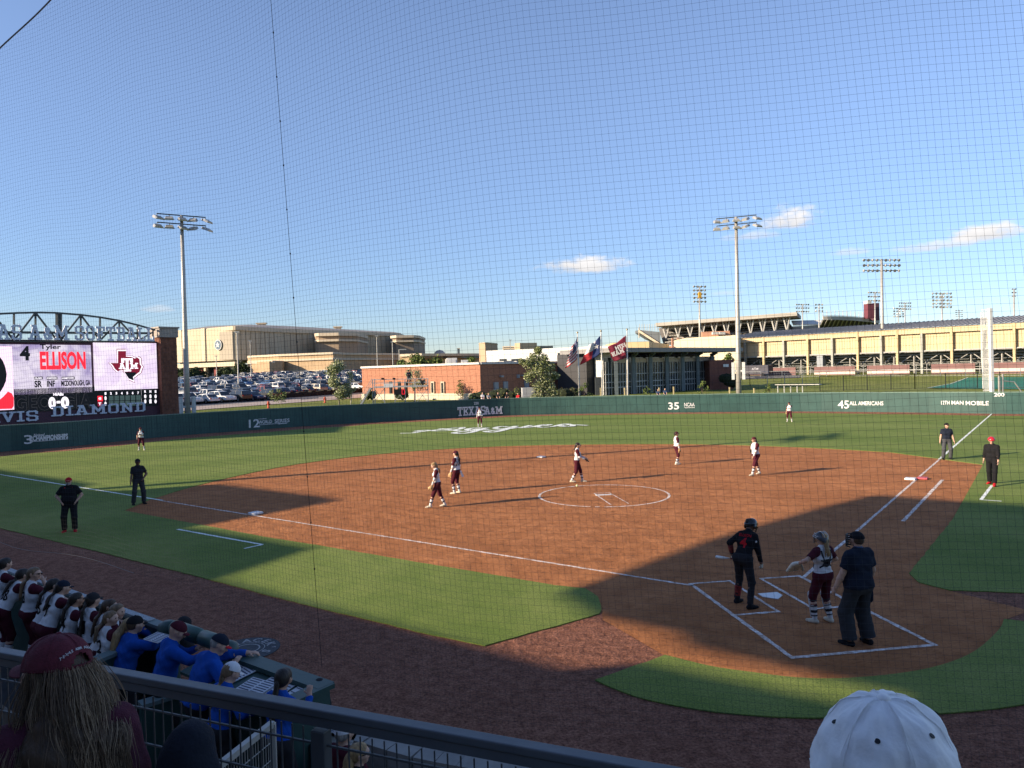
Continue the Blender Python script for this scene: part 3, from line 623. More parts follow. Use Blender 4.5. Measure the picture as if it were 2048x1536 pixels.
# ================================================================ light poles
M_galv = mat('galvanised_pole', (.50, .48, .44), .45, .08, 1.5, metal=.35)
M_truss = mat('truss_grey', (.11, .12, .12), .5)
M_lamp = mat('lamp_housing', (.55, .55, .52), .35, metal=.4); M_glass = mat('lamp_glass', (.65, .68, .68), .15, spec=.8)
def stadium_pole(name, base, top, rb, rt, rows, span, n, yaw, label, box=False, group=None, big=1.0, sag=.5):
    t = thing(name, base, label, 'light pole', group); base = Vector(base); top = Vector(top)
    mb = MB(); mb.tube([base.lerp(top, k) for k in (0, .3, .6, 1)], [rb, rb * .8 + rt * .2, (rb + rt) / 2 * .95, rt], 12); mb.build('pole', M_galv, t, smooth=True)
    d = V(math.cos(yaw), math.sin(yaw), 0); f = V(-d.y, d.x, 0)
    mb = MB()
    for z in rows: mb.bar(top + d * -span / 2 + V(0, 0, z), top + d * span / 2 + V(0, 0, z), .09 * big)
    mb.build('crossarm', M_steel, t)
    for z in rows:
        for i in range(n):
            q = top + d * (span * (i / (n - 1) - .5)) + V(0, 0, z)
            a = yaw + (-1) ** i * .5 + .35 * math.sin(i * 2.1 + z); fd = V(math.sin(a), -math.cos(a), 0)
            M = Matrix.Rotation(math.atan2(fd.y, fd.x) - PI / 2, 3, 'Z') @ Matrix.Rotation(math.radians(-22), 3, 'X')
            mb = MB(); c = q - V(0, 0, .42 * big)
            s_ = big
            prof = [(-.36, -.28, .20), (.05, -.42, .26), (.50, -.46, .16)]   # y, half width, height : clam shaped housing
            vs = []
            for y, hw, h in prof:
                hw = abs(hw)
                for x, z_ in ((-hw, 0), (-hw * .7, h), (hw * .7, h), (hw, 0)): vs.append(c + M @ V(x * s_, y * s_, z_ * s_))
            mb.add(vs, [(i * 4 + j, i * 4 + (j + 1) % 4, i * 4 + 4 + (j + 1) % 4, i * 4 + 4 + j) for i in range(2) for j in range(4)] + [(3, 2, 1, 0), (8, 9, 10, 11)])
            mb.bar(q, c + V(0, 0, .15 * big), .06 * big); lm = mb.build('floodlight', M_lamp, t)
    if box:
        mb = MB(); c = base.lerp(top, box[0])
        for sg in (-1, 1): mb.box(c + d * sg * .55 * box[1], (.32, .5, 1.9 * box[1]), yaw)
        mb.box(c, (1.2 * box[1], .35, .18), yaw); mb.build('control_box', mat('box_white', (.62, .64, .62), .5), t)
    return t
def pole_at(u, vb, vt, dep, zb_=None):
    b = DP(u[0], vb, dep); b.z = TZ(b.x, b.y) if zb_ is None else zb_
    t = DP(u[1], vt, dep); return b, V(t.x, t.y, t.z)
b, t = pole_at((376, 363), 850, 431, 69); stadium_pole('light_pole', b, t, .28, .15, (0, -.8), 4.2, 5, .40, 'tall floodlight pole beside the scoreboard pillar, two rows of five lamps', (.115, 1.0), 'floodlight poles of the softball field')
b, t = pole_at((1478, 1472), 810, 434, 81); stadium_pole('light_pole', b, t, .30, .16, (0, -.8), 4.2, 5, -.52, 'tall floodlight pole standing beyond the 35 NCAA lettering, two rows of five lamps', (.2, 1.0), 'floodlight poles of the softball field')
# the third-base side pole whose long shadow crosses the infield, out of frame to the left
p = V(-11.6, 23.4, 0); sh = V(-SDIR.x, -SDIR.y, 0).normalized(); base_ = p - sh * 27
stadium_pole('light_pole', (base_.x, base_.y, 0), (base_.x, base_.y, 20.5), .36, .18, (0, -1.0), 4.0, 5, .9, 'floodlight pole on the third base side, outside the left edge', False, 'floodlight poles of the softball field')
# far light towers: name, u, v top, depth, width px, rows, cols
def far_tower(u, vt, vb, dep, wpx, hpx, nr, nc, label, pr=.35, ul=None):
    b = DP(u, vb, dep); t = DP(ul or u, vt + hpx, dep); T = thing('light_tower', V(b.x, b.y, TZ(b.x, b.y)), label, 'light tower', 'distant stadium light towers')
    mb = MB(); top = DP(ul or u, vt, dep); mb.tube([V(b.x, b.y, TZ(b.x, b.y)), V(top.x, top.y, top.z)], [pr, pr * .6], 8); mb.build('pole', M_galv, T, smooth=True)
    W_ = wpx / FPX * dep; H_ = hpx / FPX * dep; mb = MB(); r = min(W_ / nc, H_ / nr) * .46; meshes = {}
    for i in range(nr):
        z = top.z - H_ * i / max(1, nr - 1); ww = W_ * (1 if wpx < 50 or i < nr - 1 or nr < 5 else .8)
        mb.bar(V(top.x, top.y, z) - CR * ww / 2, V(top.x, top.y, z) + CR * ww / 2, pr * .35)
        for j in range(nc):
            q = V(top.x, top.y, z) + CR * (ww * (j / (nc - 1) - .5)) + V(0, 0, -.1 * pr) - Vector(T['_o']); k = (i * 7 + j * 3) % 4
            if k not in meshes:
                dirn = V(random.uniform(-1, 1), -1, -.45).normalized(); lm = MB(); lm.lathe([(r * .35, -r), (r * .8, -r * .5), (r, r * .2), (r * .8, r * .3)], (0, 0, 0), 8, M=dirn.to_track_quat('Z', 'Y').to_matrix()); o = lm.build('floodlight', M_lamp if k < 3 else mat('lamp_dark', (.16, .17, .17), .4)); o.parent = T; meshes[k] = o
            else: o = meshes[k].copy(); COL.objects.link(o)
            o.location = q
    mb.build('crossarm', M_steel, T)
far_tower(1399, 573, 700, 250, 22, 30, 5, 4, 'slim tower with five lamp rows and a yellow box, above the pavilion roof', .42)
b = DP(1399.5, 590, 249); mb = MB(); mb.box(b, (1.0, .5, 1.9)); tag(mb.build('warning_box', mat('yellow', (.75, .42, .05), .5), org=b), 'small yellow box hung among the lamps of the slim tower', 'box', None)
far_tower(1766, 520, 748, 152, 70, 21, 3, 9, 'tall tower with a wide three row lamp bank in front of the tan grandstand', .40, 1763)
far_tower(1605, 609, 700, 330, 24, 14, 3, 6, 'tower with broad lamp bank right of the stadium roof tip', .35)
far_tower(1638, 609, 700, 330, 13, 13, 3, 3, 'narrow tower next to the broad one, left of the round bowl', .35)
far_tower(1750, 585, 690, 330, 26, 16, 3, 6, 'tower in front of the maroon column of the bowl', .4)
far_tower(1810, 606, 690, 400, 22, 12, 3, 6, 'pale tower between the double cluster and the dense one', .4)
far_tower(1884, 587, 690, 330, 36, 27, 5, 6, 'tower with dense tapering lamp bank over the grandstand roof', .4)
far_tower(1918, 621, 690, 430, 12, 12, 4, 3, 'small pale round lamp cluster right of the dense tower', .4)
far_tower(1797, 617, 690, 430, 18, 16, 4, 4, 'small twin lamp cluster right of the tall wide tower', .35)
far_tower(2028, 578, 700, 200, 7, 14, 3, 2, 'slim pole with stacked lamps at the right edge', .3)

# ================================================================ buildings
def pt(u, dep, z=None):
    p = DP(u, 768, dep); return V(p.x, p.y, TZ(p.x, p.y) if z is None else z)
def wallrun(us, back, zlow_, ztop_, name, m, par, kt=None, ms=None):
    """closed block whose front follows (u, depth) pairs; back = how far it runs away from the camera"""
    P = [pt(u, d) for u, d in us]; Bk = [p + V(CF.x, CF.y, 0).normalized() * back for p in reversed(P)]
    mb = MB(); mb.prism([(p.x, p.y) for p in P + Bk], zlow_, ztop_, 0, kt); return mb.build(name, ms or m, par)
M_beige = mat('beige_panel', (.60, .51, .37), .85, .06, .15); M_tan = mat('tan_brick', (.50, .36, .22), .9, .1, .5); M_cream = mat('cream_band', (.66, .56, .42), .85)
M_roofg = mat('roof_grey', (.34, .32, .30), .8); M_dkglass = mat('dark_glass', (.02, .028, .035), .15, spec=.6); M_brick = mat('red_brick', (.42, .19, .12), .9, .18, 2.2, .25, 7, aniso=(1, 1, 3)); M_white = mat('white_panel', (.74, .73, .69), .7, .05, .3)
# arena
ar = thing('arena', pt(560, 330), 'huge beige windowless arena with round star seal behind the car park', 'building')
aD = 330; zt = UH(470, 655, aD); wallrun([(347, 345), (375, 336), (471, 322), (475, 322), (560, 345), (712, 385), (804, 410)], 60, UH(470, 721, 330), UH(520, 655, 330), 'drum', M_beige, ar)
# parapet pieces and roof ridge
P = [pt(347, 345), pt(471, 321.5), pt(475, 321.5), pt(560, 344.5), pt(804, 409.5)]
mb = MB(); zz = UH(470, 658, 330)
for a, b in zip(P[:-1], P[1:]): mb.bar(V(a.x, a.y, zt - .9), V(b.x, b.y, zt - .9), .6, 1.8)
mb.build('parapet', M_cream, ar)
mb = MB(); zlo = zt; ridge = [pt(400, 350), pt(560, 360), pt(804, 420)]
Pr = [pt(347, 346), pt(471, 323), pt(560, 346), pt(804, 410.5)]
R_ = [pt(420, 356), pt(505, 352), pt(590, 372), pt(790, 424)]
rz_ = UH(520, 648, 350)
mb.add([V(p.x, p.y, zt) for p in Pr] + [V(p.x, p.y, rz_ if i < 3 else rz_ - 1.2) for i, p in enumerate(R_)], [(0, 1, 5, 4), (1, 2, 6, 5), (2, 3, 7, 6)]); mb.build('roof', M_roofg, ar)
for u, d, v0, v1, w_ in ((527, 372, 647, 655, 3.9), (679, 400, 654, 661, 3.6), (480, 355, 649, 654, 0)):
    if w_: mb = MB(); c = pt(u, d); z1 = UH(u, v0, d); z0 = UH(u, v1, d) - 1; mb.box((c.x, c.y, (z0 + z1) / 2), (w_, 3, z1 - z0)); mb.box((c.x, c.y, z1), (w_ + 1.2, 4, .5)); mb.build('roof_vent', M_cream, ar)
# recessed panels, ribs on the front
def onface(a, b, s0, s1, z0, z1, off, name, m, par, th=.3):
    A = pt(*a); Bq = pt(*b); d = (Bq - A); d.z = 0; d.normalize(); nr = V(d.y, -d.x, 0); L = (Bq - A).length
    c = A + d * (L * (s0 + s1) / 2) + nr * off; mb = MB(); mb.box((c.x, c.y, (z0 + z1) / 2), (L * (s1 - s0), th, z1 - z0), math.atan2(d.y, d.x)); return mb.build(name, m, par)
fa, fb_ = (347, 345), (471, 322); zB = UH(470, 721, 330)
for s0, s1 in ((-.02, .22), (.55, .60)): onface(fa, fb_, s0, s1, zB, zt, .8, 'rib', M_cream, ar, 2.0)
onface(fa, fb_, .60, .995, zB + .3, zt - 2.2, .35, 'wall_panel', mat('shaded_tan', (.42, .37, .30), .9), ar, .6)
mb = MB()
for a_, b_, nj in (((347, 345), (471, 322), 9), ((475, 321.8), (560, 344.8), 9), ((560, 344.8), (712, 384.8), 14), ((712, 384.8), (804, 409.8), 9)):
    A_j, B_j = pt(*a_), pt(*b_); dj = (B_j - A_j).normalized(); nj_ = V(dj.y, -dj.x, 0)
    for i in range(1, nj): q = A_j.lerp(B_j, i / nj) + nj_ * .05; mb.bar(V(q.x, q.y, zB), V(q.x, q.y, zt - 1.9), .16, .2)
mb.build('panel_joints', mat('joint_grey', (.36, .31, .23), .9), ar)
mb = MB(); A = pt(471, 322); d = (pt(471, 322) - pt(347, 345)).normalized(); nr = V(d.y, -d.x, 0); c = pt(347, 345).lerp(pt(471, 322), .79) + nr * 1.0; c.z = UH(445, 690, 327)
M = Matrix((d, V(0, 0, 1), nr)).transposed()
mb.lathe([(2.35, 0), (2.35, .3)], c, 32, M=M); mb.build('seal', mat('seal_white', (.72, .73, .72), .6), ar)
mb = MB(); mb.lathe([(2.0, 0), (2.0, .15)], c + nr * .25, 32, M=M); mb.build('seal_ring', mat('seal_blue', (.10, .16, .24), .6), ar)
def star(c, r, xd, yd, n=5, off=.0, r2=.4):
    xd = Vector(xd); yd = Vector(yd); zd = xd.cross(yd); mb = MB(); P = []
    for i in range(2 * n): a = PI / 2 + PI * i / n; q = r if i % 2 == 0 else r * r2; P.append(Vector(c) + xd * math.cos(a) * q + yd * math.sin(a) * q + zd * off)
    mb.add(P + [p - zd * .05 for p in P], [tuple(range(2 * n))] + [(i, 2 * n + i, 2 * n + (i + 1) % (2 * n), (i + 1) % (2 * n)) for i in range(2 * n)]); return mb
star(c + nr * .5, 1.5, d, V(0, 0, 1)).build('seal_star', mat('seal_white', (.8, .8, .8), .6), ar)
c2 = pt(347, 345).lerp(pt(471, 322), .40) + nr * .6; c2.z = UH(397, 684, 335); put(text_mb('ATM', 3.0, .2, .03), c2, d, (0, 0, 1)).build('wall_emblem', mat('emblem_grey', (.12, .13, .14), .6), ar)
# ground floor: columns, canopy, glass
gz = TZ(*pt(400, 330)[:2])
onface(fa, fb_, .0, 1, gz - 2, zB + .1, -4, 'ground_floor_glass', M_dkglass, ar, .5)
onface(fa, (475, 321), .0, 1.03, UH(400, 735, 335), UH(400, 727, 335), 1.2, 'canopy', M_cream, ar, 2)
for s_ in (.33, .56, .86): onface(fa, fb_, s_, s_ + .03, gz - 2, UH(400, 730, 335), 1.0, 'column', M_cream, ar, .9)
for s_ in (.42, .66): onface(fa, fb_, s_, s_ + .05, gz - 2, UH(400, 733, 335), -1, 'column', mat('maroon_column', (.25, .06, .06), .8), ar, .9)
# stepped wings
wallrun([(497, 300), (560, 290), (668, 282), (676, 285), (690, 292), (800, 320), (805, 330)], 40, 0, UH(600, 708, 290), 'side_wing', M_tan, ar)
mb = MB(); P = [pt(*q) for q in [(497, 299.5), (560, 289.5), (668, 281.5), (676, 284.5), (690, 291.5), (800, 319.5)]]
for a, b in zip(P[:-1], P[1:]):
    for v0, v1 in ((707.5, 711.5), (718, 722)): z1 = UH(600, v0, 290); z0 = UH(600, v1, 290); mb.bar(V(a.x, a.y, (z0 + z1) / 2), V(b.x, b.y, (z0 + z1) / 2), .5, z1 - z0)
    z1 = UH(600, 741, 290); mb.bar(V(a.x, a.y, z1 / 2), V(b.x, b.y, z1 / 2), .45, z1)
mb.build('stone_band', M_cream, ar)
wallrun([(497, 285), (540, 279), (547, 280), (566, 284), (573, 292)], 25, 0, UH(530, 723, 280), 'entrance_block', M_tan, ar)
mb = MB(); mb.bar(V(*pt(497, 284.6)[:2], UH(530, 724, 280)), V(*pt(547, 279.6)[:2], UH(530, 724, 280)), .5, 1.0); mb.bar(V(*pt(547, 279.6)[:2], UH(530, 724, 280)), V(*pt(573, 291.6)[:2], UH(530, 724, 280)), .5, 1.0); mb.build('stone_band', M_cream, ar)
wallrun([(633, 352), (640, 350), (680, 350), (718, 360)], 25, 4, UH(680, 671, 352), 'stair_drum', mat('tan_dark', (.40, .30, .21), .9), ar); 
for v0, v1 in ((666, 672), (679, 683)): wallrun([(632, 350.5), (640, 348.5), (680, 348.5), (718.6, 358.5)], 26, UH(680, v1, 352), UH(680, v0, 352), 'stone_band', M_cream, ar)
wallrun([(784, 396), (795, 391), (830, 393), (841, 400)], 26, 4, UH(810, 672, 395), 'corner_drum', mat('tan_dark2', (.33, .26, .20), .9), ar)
for v0, v1 in ((671, 676), (681, 684.5)): wallrun([(783.4, 394), (795, 389), (830, 391), (842, 398)], 27, UH(810, v1, 393), UH(810, v0, 393), 'stone_band', M_cream, ar)
# low campus blocks further right
o = thing('campus_building', pt(860, 320), 'long low tan building with dark window band behind the green trees', 'building'); wallrun([(801, 300), (845, 296), (850, 298), (1010, 330)], 20, 0, UH(860, 708, 300), 'wall', M_tan, o)
wallrun([(800.5, 299), (845, 295), (850, 297), (1010, 329)], 21, UH(860, 712, 300), UH(860, 707, 300), 'cornice', M_cream, o); wallrun([(850, 296.6), (1010, 328.6)], 1, UH(860, 717, 300), UH(860, 713.5, 300), 'window_band', M_dkglass, o)
c = pt(881, 420); mb = MB(); r = 12 / FPX * 420; z1 = UH(881, 708, 420); z0 = 0
mb.lathe([(r, z0), (r, z1 - 1), (r * .85, z1 + .9), (r * .5, z1 + 2), (.05, z1 + 2.4)], (c.x, c.y, 0), 24); tag(mb.build('domed_tank', mat('tank_pink', (.62, .52, .46), .8), smooth=True), 'pale domed tank roof peeping over the low tan building', 'tank')
c = pt(919, 420); mb = MB(); z1 = UH(919, 697, 420); mb.box((c.x, c.y, z1 / 2), (1.3, 1.3, z1)); mb.box((c.x, c.y, z1), (1.7, 1.7, .4)); tag(mb.build('chimney', M_cream), 'small cream chimney between the domed tank and the square tower', 'chimney')
o = thing('tower_block', pt(975, 300), 'square tan brick tower with shaded right side above the long white roof', 'building'); wallrun([(960, 290), (972.5, 286), (996, 298)], 12, 0, UH(972, 687, 290), 'wall', mat('tan_brick2', (.50, .35, .24), .9), o); wallrun([(959.6, 289.5), (972.5, 285.4), (996.6, 297.5)], 13, UH(972, 687, 290), UH(972, 685.5, 290), 'cornice', M_cream, o)
o = thing('office_block', pt(1060, 420), 'cream office block with ribbon windows on the skyline behind the bushy tree', 'building')
wallrun([(1007, 420), (1040, 418), (1108, 430)], 20, 0, UH(1040, 692, 420), 'wall', M_cream, o); wallrun([(1032, 416), (1042, 414), (1076, 418)], 20, 0, UH(1040, 686, 415), 'upper_block', mat('cream2', (.62, .46, .30), .9), o)
for v in (694.5, 698): wallrun([(1009, 417), (1030, 416)], 1, UH(1020, v + 1.6, 418), UH(1020, v, 418), 'window_band', M_dkglass, o)
wallrun([(1078, 417), (1108, 424)], 1, UH(1090, 696, 418), UH(1090, 693, 418), 'window_band', M_dkglass, o)
# white hall
o = thing('white_hall', pt(1100, 130), 'long white metal hall with stepped roof rising behind the brick building', 'building')
wallrun([(974, 128), (1140, 122), (1226, 118)], 25, 0, UH(1140, 695, 122), 'wall', M_white, o)
for u0, u1 in ((1000, 1015), (1024, 1044), (1117, 1131)): wallrun([(u0, 126 - (u0 - 974) * .042), (u1, 126 - (u1 - 974) * .042)], 1.5, UH(u0, 722, 124), UH(u0, 707 if u0 > 1100 else 718, 124), 'window', M_dkglass, o)
# brick building
o = thing('brick_building', pt(960, 104), 'low orange red brick building with white coping and two narrow windows', 'building')
zf = UH(960, 728, 100); ca, cb_, cc = (724.5, 110), (961, 96), (1205, 118)
Pp = [pt(*ca), pt(*cb_), pt(*cc)]; Pb = [pt(1205, 150), pt(724.5, 150)]
mb = MB(); mb.prism([(p.x, p.y) for p in Pp + Pb], 0, zf, 0, 1); mb.build('wall', [M_brick, M_roofg], o)
mb = MB(); 
for a, b in zip(Pp[:-1], Pp[1:]): mb.bar(V(a.x, a.y, zf + .06), V(b.x, b.y, zf + .06), .5, .28)
mb.build('coping', mat('coping_white', (.72, .70, .66), .7), o)
mb = MB(); a, b = Pp[0], Pp[1]; d = (b - a).normalized(); nr = V(d.y, -d.x, 0); mb.bar(V(a.x, a.y, 1.4) + nr * .1, V(b.x, b.y, 1.4) + nr * .1, .3, 1.35); mb.build('stone_base', mat('limestone', (.62, .55, .42), .9, .08, 2), o)
L = (b - a).length
def seg_s(u):   # where along the lit face column u falls
    q = ray(u, 768); q.z = 0; A2 = Vector((a.x, a.y)) - Vector(CAM[:2]); D2 = Vector((d.x, d.y)); r2 = Vector((q.x, q.y))
    det = D2.x * (-r2.y) + r2.x * D2.y; return -(A2.x * (-r2.y) + r2.x * A2.y) / det if abs(det) > 1e-9 else 0
for u in (866.5, 886.5):
    s_ = seg_s(u); c = a + d * s_ + nr * .1; z0, z1 = UH(u, 788, 101), UH(u, 763, 101)
    mb = MB(); mb.box((c.x, c.y, (z0 + z1) / 2), (.62, .22, z1 - z0), math.atan2(d.y, d.x)); w_o = mb.build('window', mat('window_frame', (.62, .55, .42), .8), o)
    mb = MB(); c += nr * .10; mb.box((c.x, c.y, (z0 + z1) / 2), (.34, .1, z1 - z0 - .35), math.atan2(d.y, d.x)); nest(mb.build('pane', M_dkglass, o), w_o)
for u in (782, 799, 812):
    s_ = seg_s(u); c = a + d * s_ + nr * .08; z0, z1 = UH(u, 788, 106), UH(u, 763, 106); mb = MB(); mb.box((c.x, c.y, (z0 + z1) / 2), (.4, .2, z1 - z0), math.atan2(d.y, d.x)); mb.build('window', M_dkglass, o)
b2, c2 = Pp[1], Pp[2]; d2 = (c2 - b2).normalized(); n2 = V(d2.y, -d2.x, 0)
def on_dark(u, v0, v1, w_, name, m, off=.1, th=.2):
    q = ray(u, 768); A2 = Vector((b2.x, b2.y)) - Vector(CAM[:2]); D2 = Vector((d2.x, d2.y)); det = D2.x * (-q.y) + q.x * D2.y; s_ = -(A2.x * (-q.y) + q.x * A2.y) / det
    c = b2 + d2 * s_ + n2 * off; dp = depth(c); z1, z0 = UH(u, v0, dp), UH(u, v1, dp); mb = MB(); mb.box((c.x, c.y, (z0 + z1) / 2), (w_, th, abs(z1 - z0)), math.atan2(d2.y, d2.x)); return mb.build(name, m, o)
M_door = mat('grey_door', (.40, .42, .46), .6)
on_dark(991, 764.5, 790, .85, 'door', M_door); on_dark(1010, 763, 790, .85, 'door', M_door); on_dark(1052, 761, 790, .85, 'door', M_door)
on_dark(1001, 751, 754.5, .5, 'wall_lamp', M_door, .25, .4); on_dark(1036, 749, 756, .5, 'wall_vent', M_door); on_dark(1044, 749.5, 752.5, .5, 'wall_lamp', M_door, .25, .4)
# rooftop kit
for (u, v0, v1, w_) in ((905, 716, 726, 1.5), (930, 720, 727, 1.0), (898, 718, 726, .8)):
    c = pt(u, 112); z0, z1 = zf - .1, UH(u, v0, 112); mb = MB(); mb.box((c.x, c.y, (z0 + z1) / 2), (w_, 1.4, z1 - z0)); mb.box((c.x, c.y - .72, (z0 + z1) / 2), (w_ * .7, .06, (z1 - z0) * .6)); 
    tag(mb.build('roof_unit', M_white, org=c), {905: 'largest pale air unit on the brick building roof', 930: 'right hand small white air unit on the brick roof', 898: 'small unit left of the largest pale air unit on the roof'}[u], 'air unit', 'air units on the brick roof')
# ---------------- glass pavilion
o = thing('glass_pavilion', pt(1330, 108), 'glass walled pavilion with flat overhanging grey roof and slanted fins', 'building')
pa, pb = (1205, 100), (1432, 116); A, Bq = pt(*pa), pt(*pb); d = (Bq - A); d.z = 0; Lp = d.length; d.normalize(); nr = V(d.y, -d.x, 0); rzp = math.atan2(d.y, d.x)
zr = UH(1330, 697, 108); zrb = UH(1330, 705, 108); zg0 = TZ(A.x, A.y) - .6
def pv(s, off, z): q = A + d * (s * Lp) + nr * off; return V(q.x, q.y, z)
mb = MB(); c = pv(.535, -2, (zr + zrb) / 2); mb.box(c, (Lp * 1.17, 10, zr - zrb), rzp); mb.build('roof', mat('roof_fascia', (.30, .29, .28), .7), o)
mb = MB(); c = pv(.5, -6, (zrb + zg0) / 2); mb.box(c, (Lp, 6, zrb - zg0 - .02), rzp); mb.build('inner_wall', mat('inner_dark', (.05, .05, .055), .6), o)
mb = MB(); mb.box(pv(.5, .0, (zrb + zg0) / 2 - .3), (Lp * .98, .08, zrb - zg0 - .7), rzp); mb.build('glazing', mat('pav_glass', (.035, .045, .05), .12, spec=.7), o)
mb = MB(); z1 = UH(1330, 716, 108); z0 = UH(1330, 724, 108)
for i in range(6): mb.box(pv(.155 + i * .145, .10, (z0 + z1) / 2), (Lp * .115, .1, z1 - z0), rzp)
mb.build('blind', mat('pav_blind', (.62, .50, .38), .8), o)
M_mull = mat('mullion', (.62, .63, .62), .5)
mb = MB()
for i in range(44): 
    s_ = .02 + i * .96 / 43; mb.box(pv(s_, .12, (zg0 + UH(1330, 722, 108)) / 2), (.07, .08, UH(1330, 722, 108) - zg0), rzp)
for v in (745, 760, 770): mb.box(pv(.5, .13, UH(1330, v, 108)), (Lp * .97, .08, .10), rzp)
mb.build('mullions', M_mull, o)
for i in range(7):
    s_ = .08 + i * .142; mb = MB(); mb.bar(pv(s_, .6, zg0), pv(s_, .6, UH(1330, 708, 108)), .35, .5); mb.bar(pv(s_, .6, UH(1330, 711, 108)), pv(s_ - .035, 2.2, zrb), .2, .5); mb.build('fin_column', mat('fin_grey', (.20, .24, .25), .6), o)
wallrun([(1420, 111), (1467, 112)], 5, 0, UH(1440, 720, 112), 'brick_end', mat('brick_shade', (.24, .10, .075), .9, .15, 3), o)
c = pt(1452, 111.2); mb = MB(); mb.box((c.x, c.y - .1, UH(1452, 731, 111)), (.85, .1, .42)); mb.build('sign', mat('sign_white', (.85, .85, .82), .6), o)
# brick service wing between the hall and the pavilion
o = thing('service_wing', pt(1170, 108), 'dark brick service wing with white gable between flagpoles and pavilion', 'building')
wallrun([(1130, 106), (1205, 103)], 12, 0, UH(1170, 722, 104), 'wall', mat('brick_shade', (.24, .10, .075), .9, .15, 3), o)
wallrun([(1191, 103), (1223, 101)], 14, 0, UH(1205, 699, 102), 'gable', M_white, o); wallrun([(1191, 102), (1203, 102)], 1, 0, UH(1200, 754, 102), 'door', mat('door_dark', (.05, .06, .07), .6), o)
# tan roofs beyond the pavilion
o = thing('tan_shed', pt(1290, 170), 'small tan gabled shed roof peeking above the pavilion', 'building'); wallrun([(1228, 168), (1300, 165), (1340, 190)], 14, 0, UH(1300, 683, 166), 'wall', mat('tan_metal', (.62, .47, .26), .7, .05, .4), o)
o = thing('cream_block', pt(1450, 175), 'plain cream block wall between pavilion roof and grandstand', 'building'); wallrun([(1376, 176), (1480, 168)], 14, 0, UH(1430, 673, 172), 'wall', mat('cream_metal', (.70, .62, .44), .7), o)

# ================================================================ football stadium far behind
st = thing('football_stadium', pt(1460, 520), 'distant stadium with canopy on V shaped struts and open seating deck', 'stadium')
sD = lambda u: 520 - (u - 1310) * .12
def sp(u, v, off=0): return DP(u, v, sD(u) + off)
M_conc = mat('stadium_concrete', (.48, .45, .40), .9, .08, .1); M_deck = mat('deck_dark', (.13, .12, .11), .9); M_stl = mat('stadium_steel', (.50, .49, .46), .6)
def vtop(u): return 646 - (u - 1311) * (646 - 624.5) / (1594 - 1311)
mb = MB(); a, b = sp(1311, vtop(1311) + 3.5, -14), sp(1594, 628, -14); a2, b2 = sp(1330, vtop(1330) + 8, 28), sp(1590, 632, 28)
for q0, q1, q2, q3 in (((1311, vtop(1311), -12), (1594, 624, -12), (1602, 632, 26), (1330, vtop(1330) + 6, 26)),):
    T4 = [sp(*q0), sp(*q1), sp(*q2), sp(*q3)]; mb.add(T4 + [p - V(0, 0, 2.3) for p in T4], [(0, 1, 2, 3), (7, 6, 5, 4), (0, 4, 5, 1), (1, 5, 6, 2), (2, 6, 7, 3), (3, 7, 4, 0)])
mb.build('canopy', M_conc, st)
mb = MB(); 
a = [sp(1328, vtop(1328) + 10, 22), sp(1575, 640, 22), sp(1592, 664, -2), sp(1340, 690, -2)]
mb.add(a + [p + V(0, 12, 0) for p in a], [(0, 1, 2, 3), (4, 7, 6, 5), (0, 4, 5, 1), (1, 5, 6, 2), (2, 6, 7, 3), (3, 7, 4, 0)]); mb.build('upper_deck', M_deck, st)
mb = MB()
for k in range(1, 6):
    p0, p1 = sp(1330, vtop(1330) + 10 + k * 6, 20 - k * 4), sp(1580, 640 + k * 4, 20 - k * 4); mb.bar(p0, p1, .5)
mb.bar(sp(1330, vtop(1330) + 13, -3), sp(1580, 640, -3), 1.1, 1.1); mb.build('deck_beam', M_stl, st)
for i in range(11):
    u = 1329 + i * 24.2; vb = 676 - i * 1.6 if i < 5 else 672 - (i - 5) * 1.6; mb = MB(); vt_ = vtop(u) + 6
    mb.bar(sp(u + 3, vb, -8), sp(u - 5, vt_, -8), .75); mb.bar(sp(u + 3, vb, -8), sp(u + 9, vt_, -8), .75); mb.bar(sp(u + 2, vt_, -7), sp(u + 3, vb - 8, -7), .55); mb.bar(sp(u + 2, vt_ - 5, -9), sp(u + 2, vt_ - 1, -9), .5); mb.build('strut', M_stl, st)
wallrun([(1336, 505), (1600, 470)], 20, 0, UH(1400, 690, 500), 'base_wall', mat('stadium_brick', (.50, .27, .18), .9), st)
mb = MB(); 
for u in np.arange(1345, 1378, 11): mb.bar(sp(u, 676, -20), sp(u, 700, -20), 1.2)
mb.build('pier', mat('stadium_brick', (.50, .27, .18), .9), st)
wallrun([(1407, 480), (1462, 475)], 8, 0, UH(1430, 663, 478), 'press_block', mat('stadium_brick', (.50, .27, .18), .9), st)
mb = MB(); [mb.bar(DP(u, 669, 474), DP(u, 664, 474), 1.7) for u in (1427, 1433.5, 1440.5, 1447)]; mb.build('press_window', M_white, st)
mb = MB(); e = [sp(1279, 660, 0), sp(1321, 664, 0), sp(1321, 686, 0), sp(1300, 678, 0), sp(1279, 665, 0)]; mb.add(e + [p + V(0, 10, 0) for p in e], [(4, 3, 2, 1, 0), (5, 6, 7, 8, 9)] + [(i, (i + 1) % 5, 5 + (i + 1) % 5, 5 + i) for i in range(5)]); mb.build('end_stand', mat('deck_blue', (.16, .18, .20), .9), st)
mb = MB(); mb.bar(sp(1278, 662, -1), sp(1322, 690, -1), 1.5, 1.5); mb.bar(sp(1278, 655, -1), sp(1278, 676, -1), .6); [mb.bar(sp(u, 648, 0), sp(u, 662, 0), .22) for u in range(1279, 1322, 5)]; mb.build('end_stand_edge', M_cream, st)
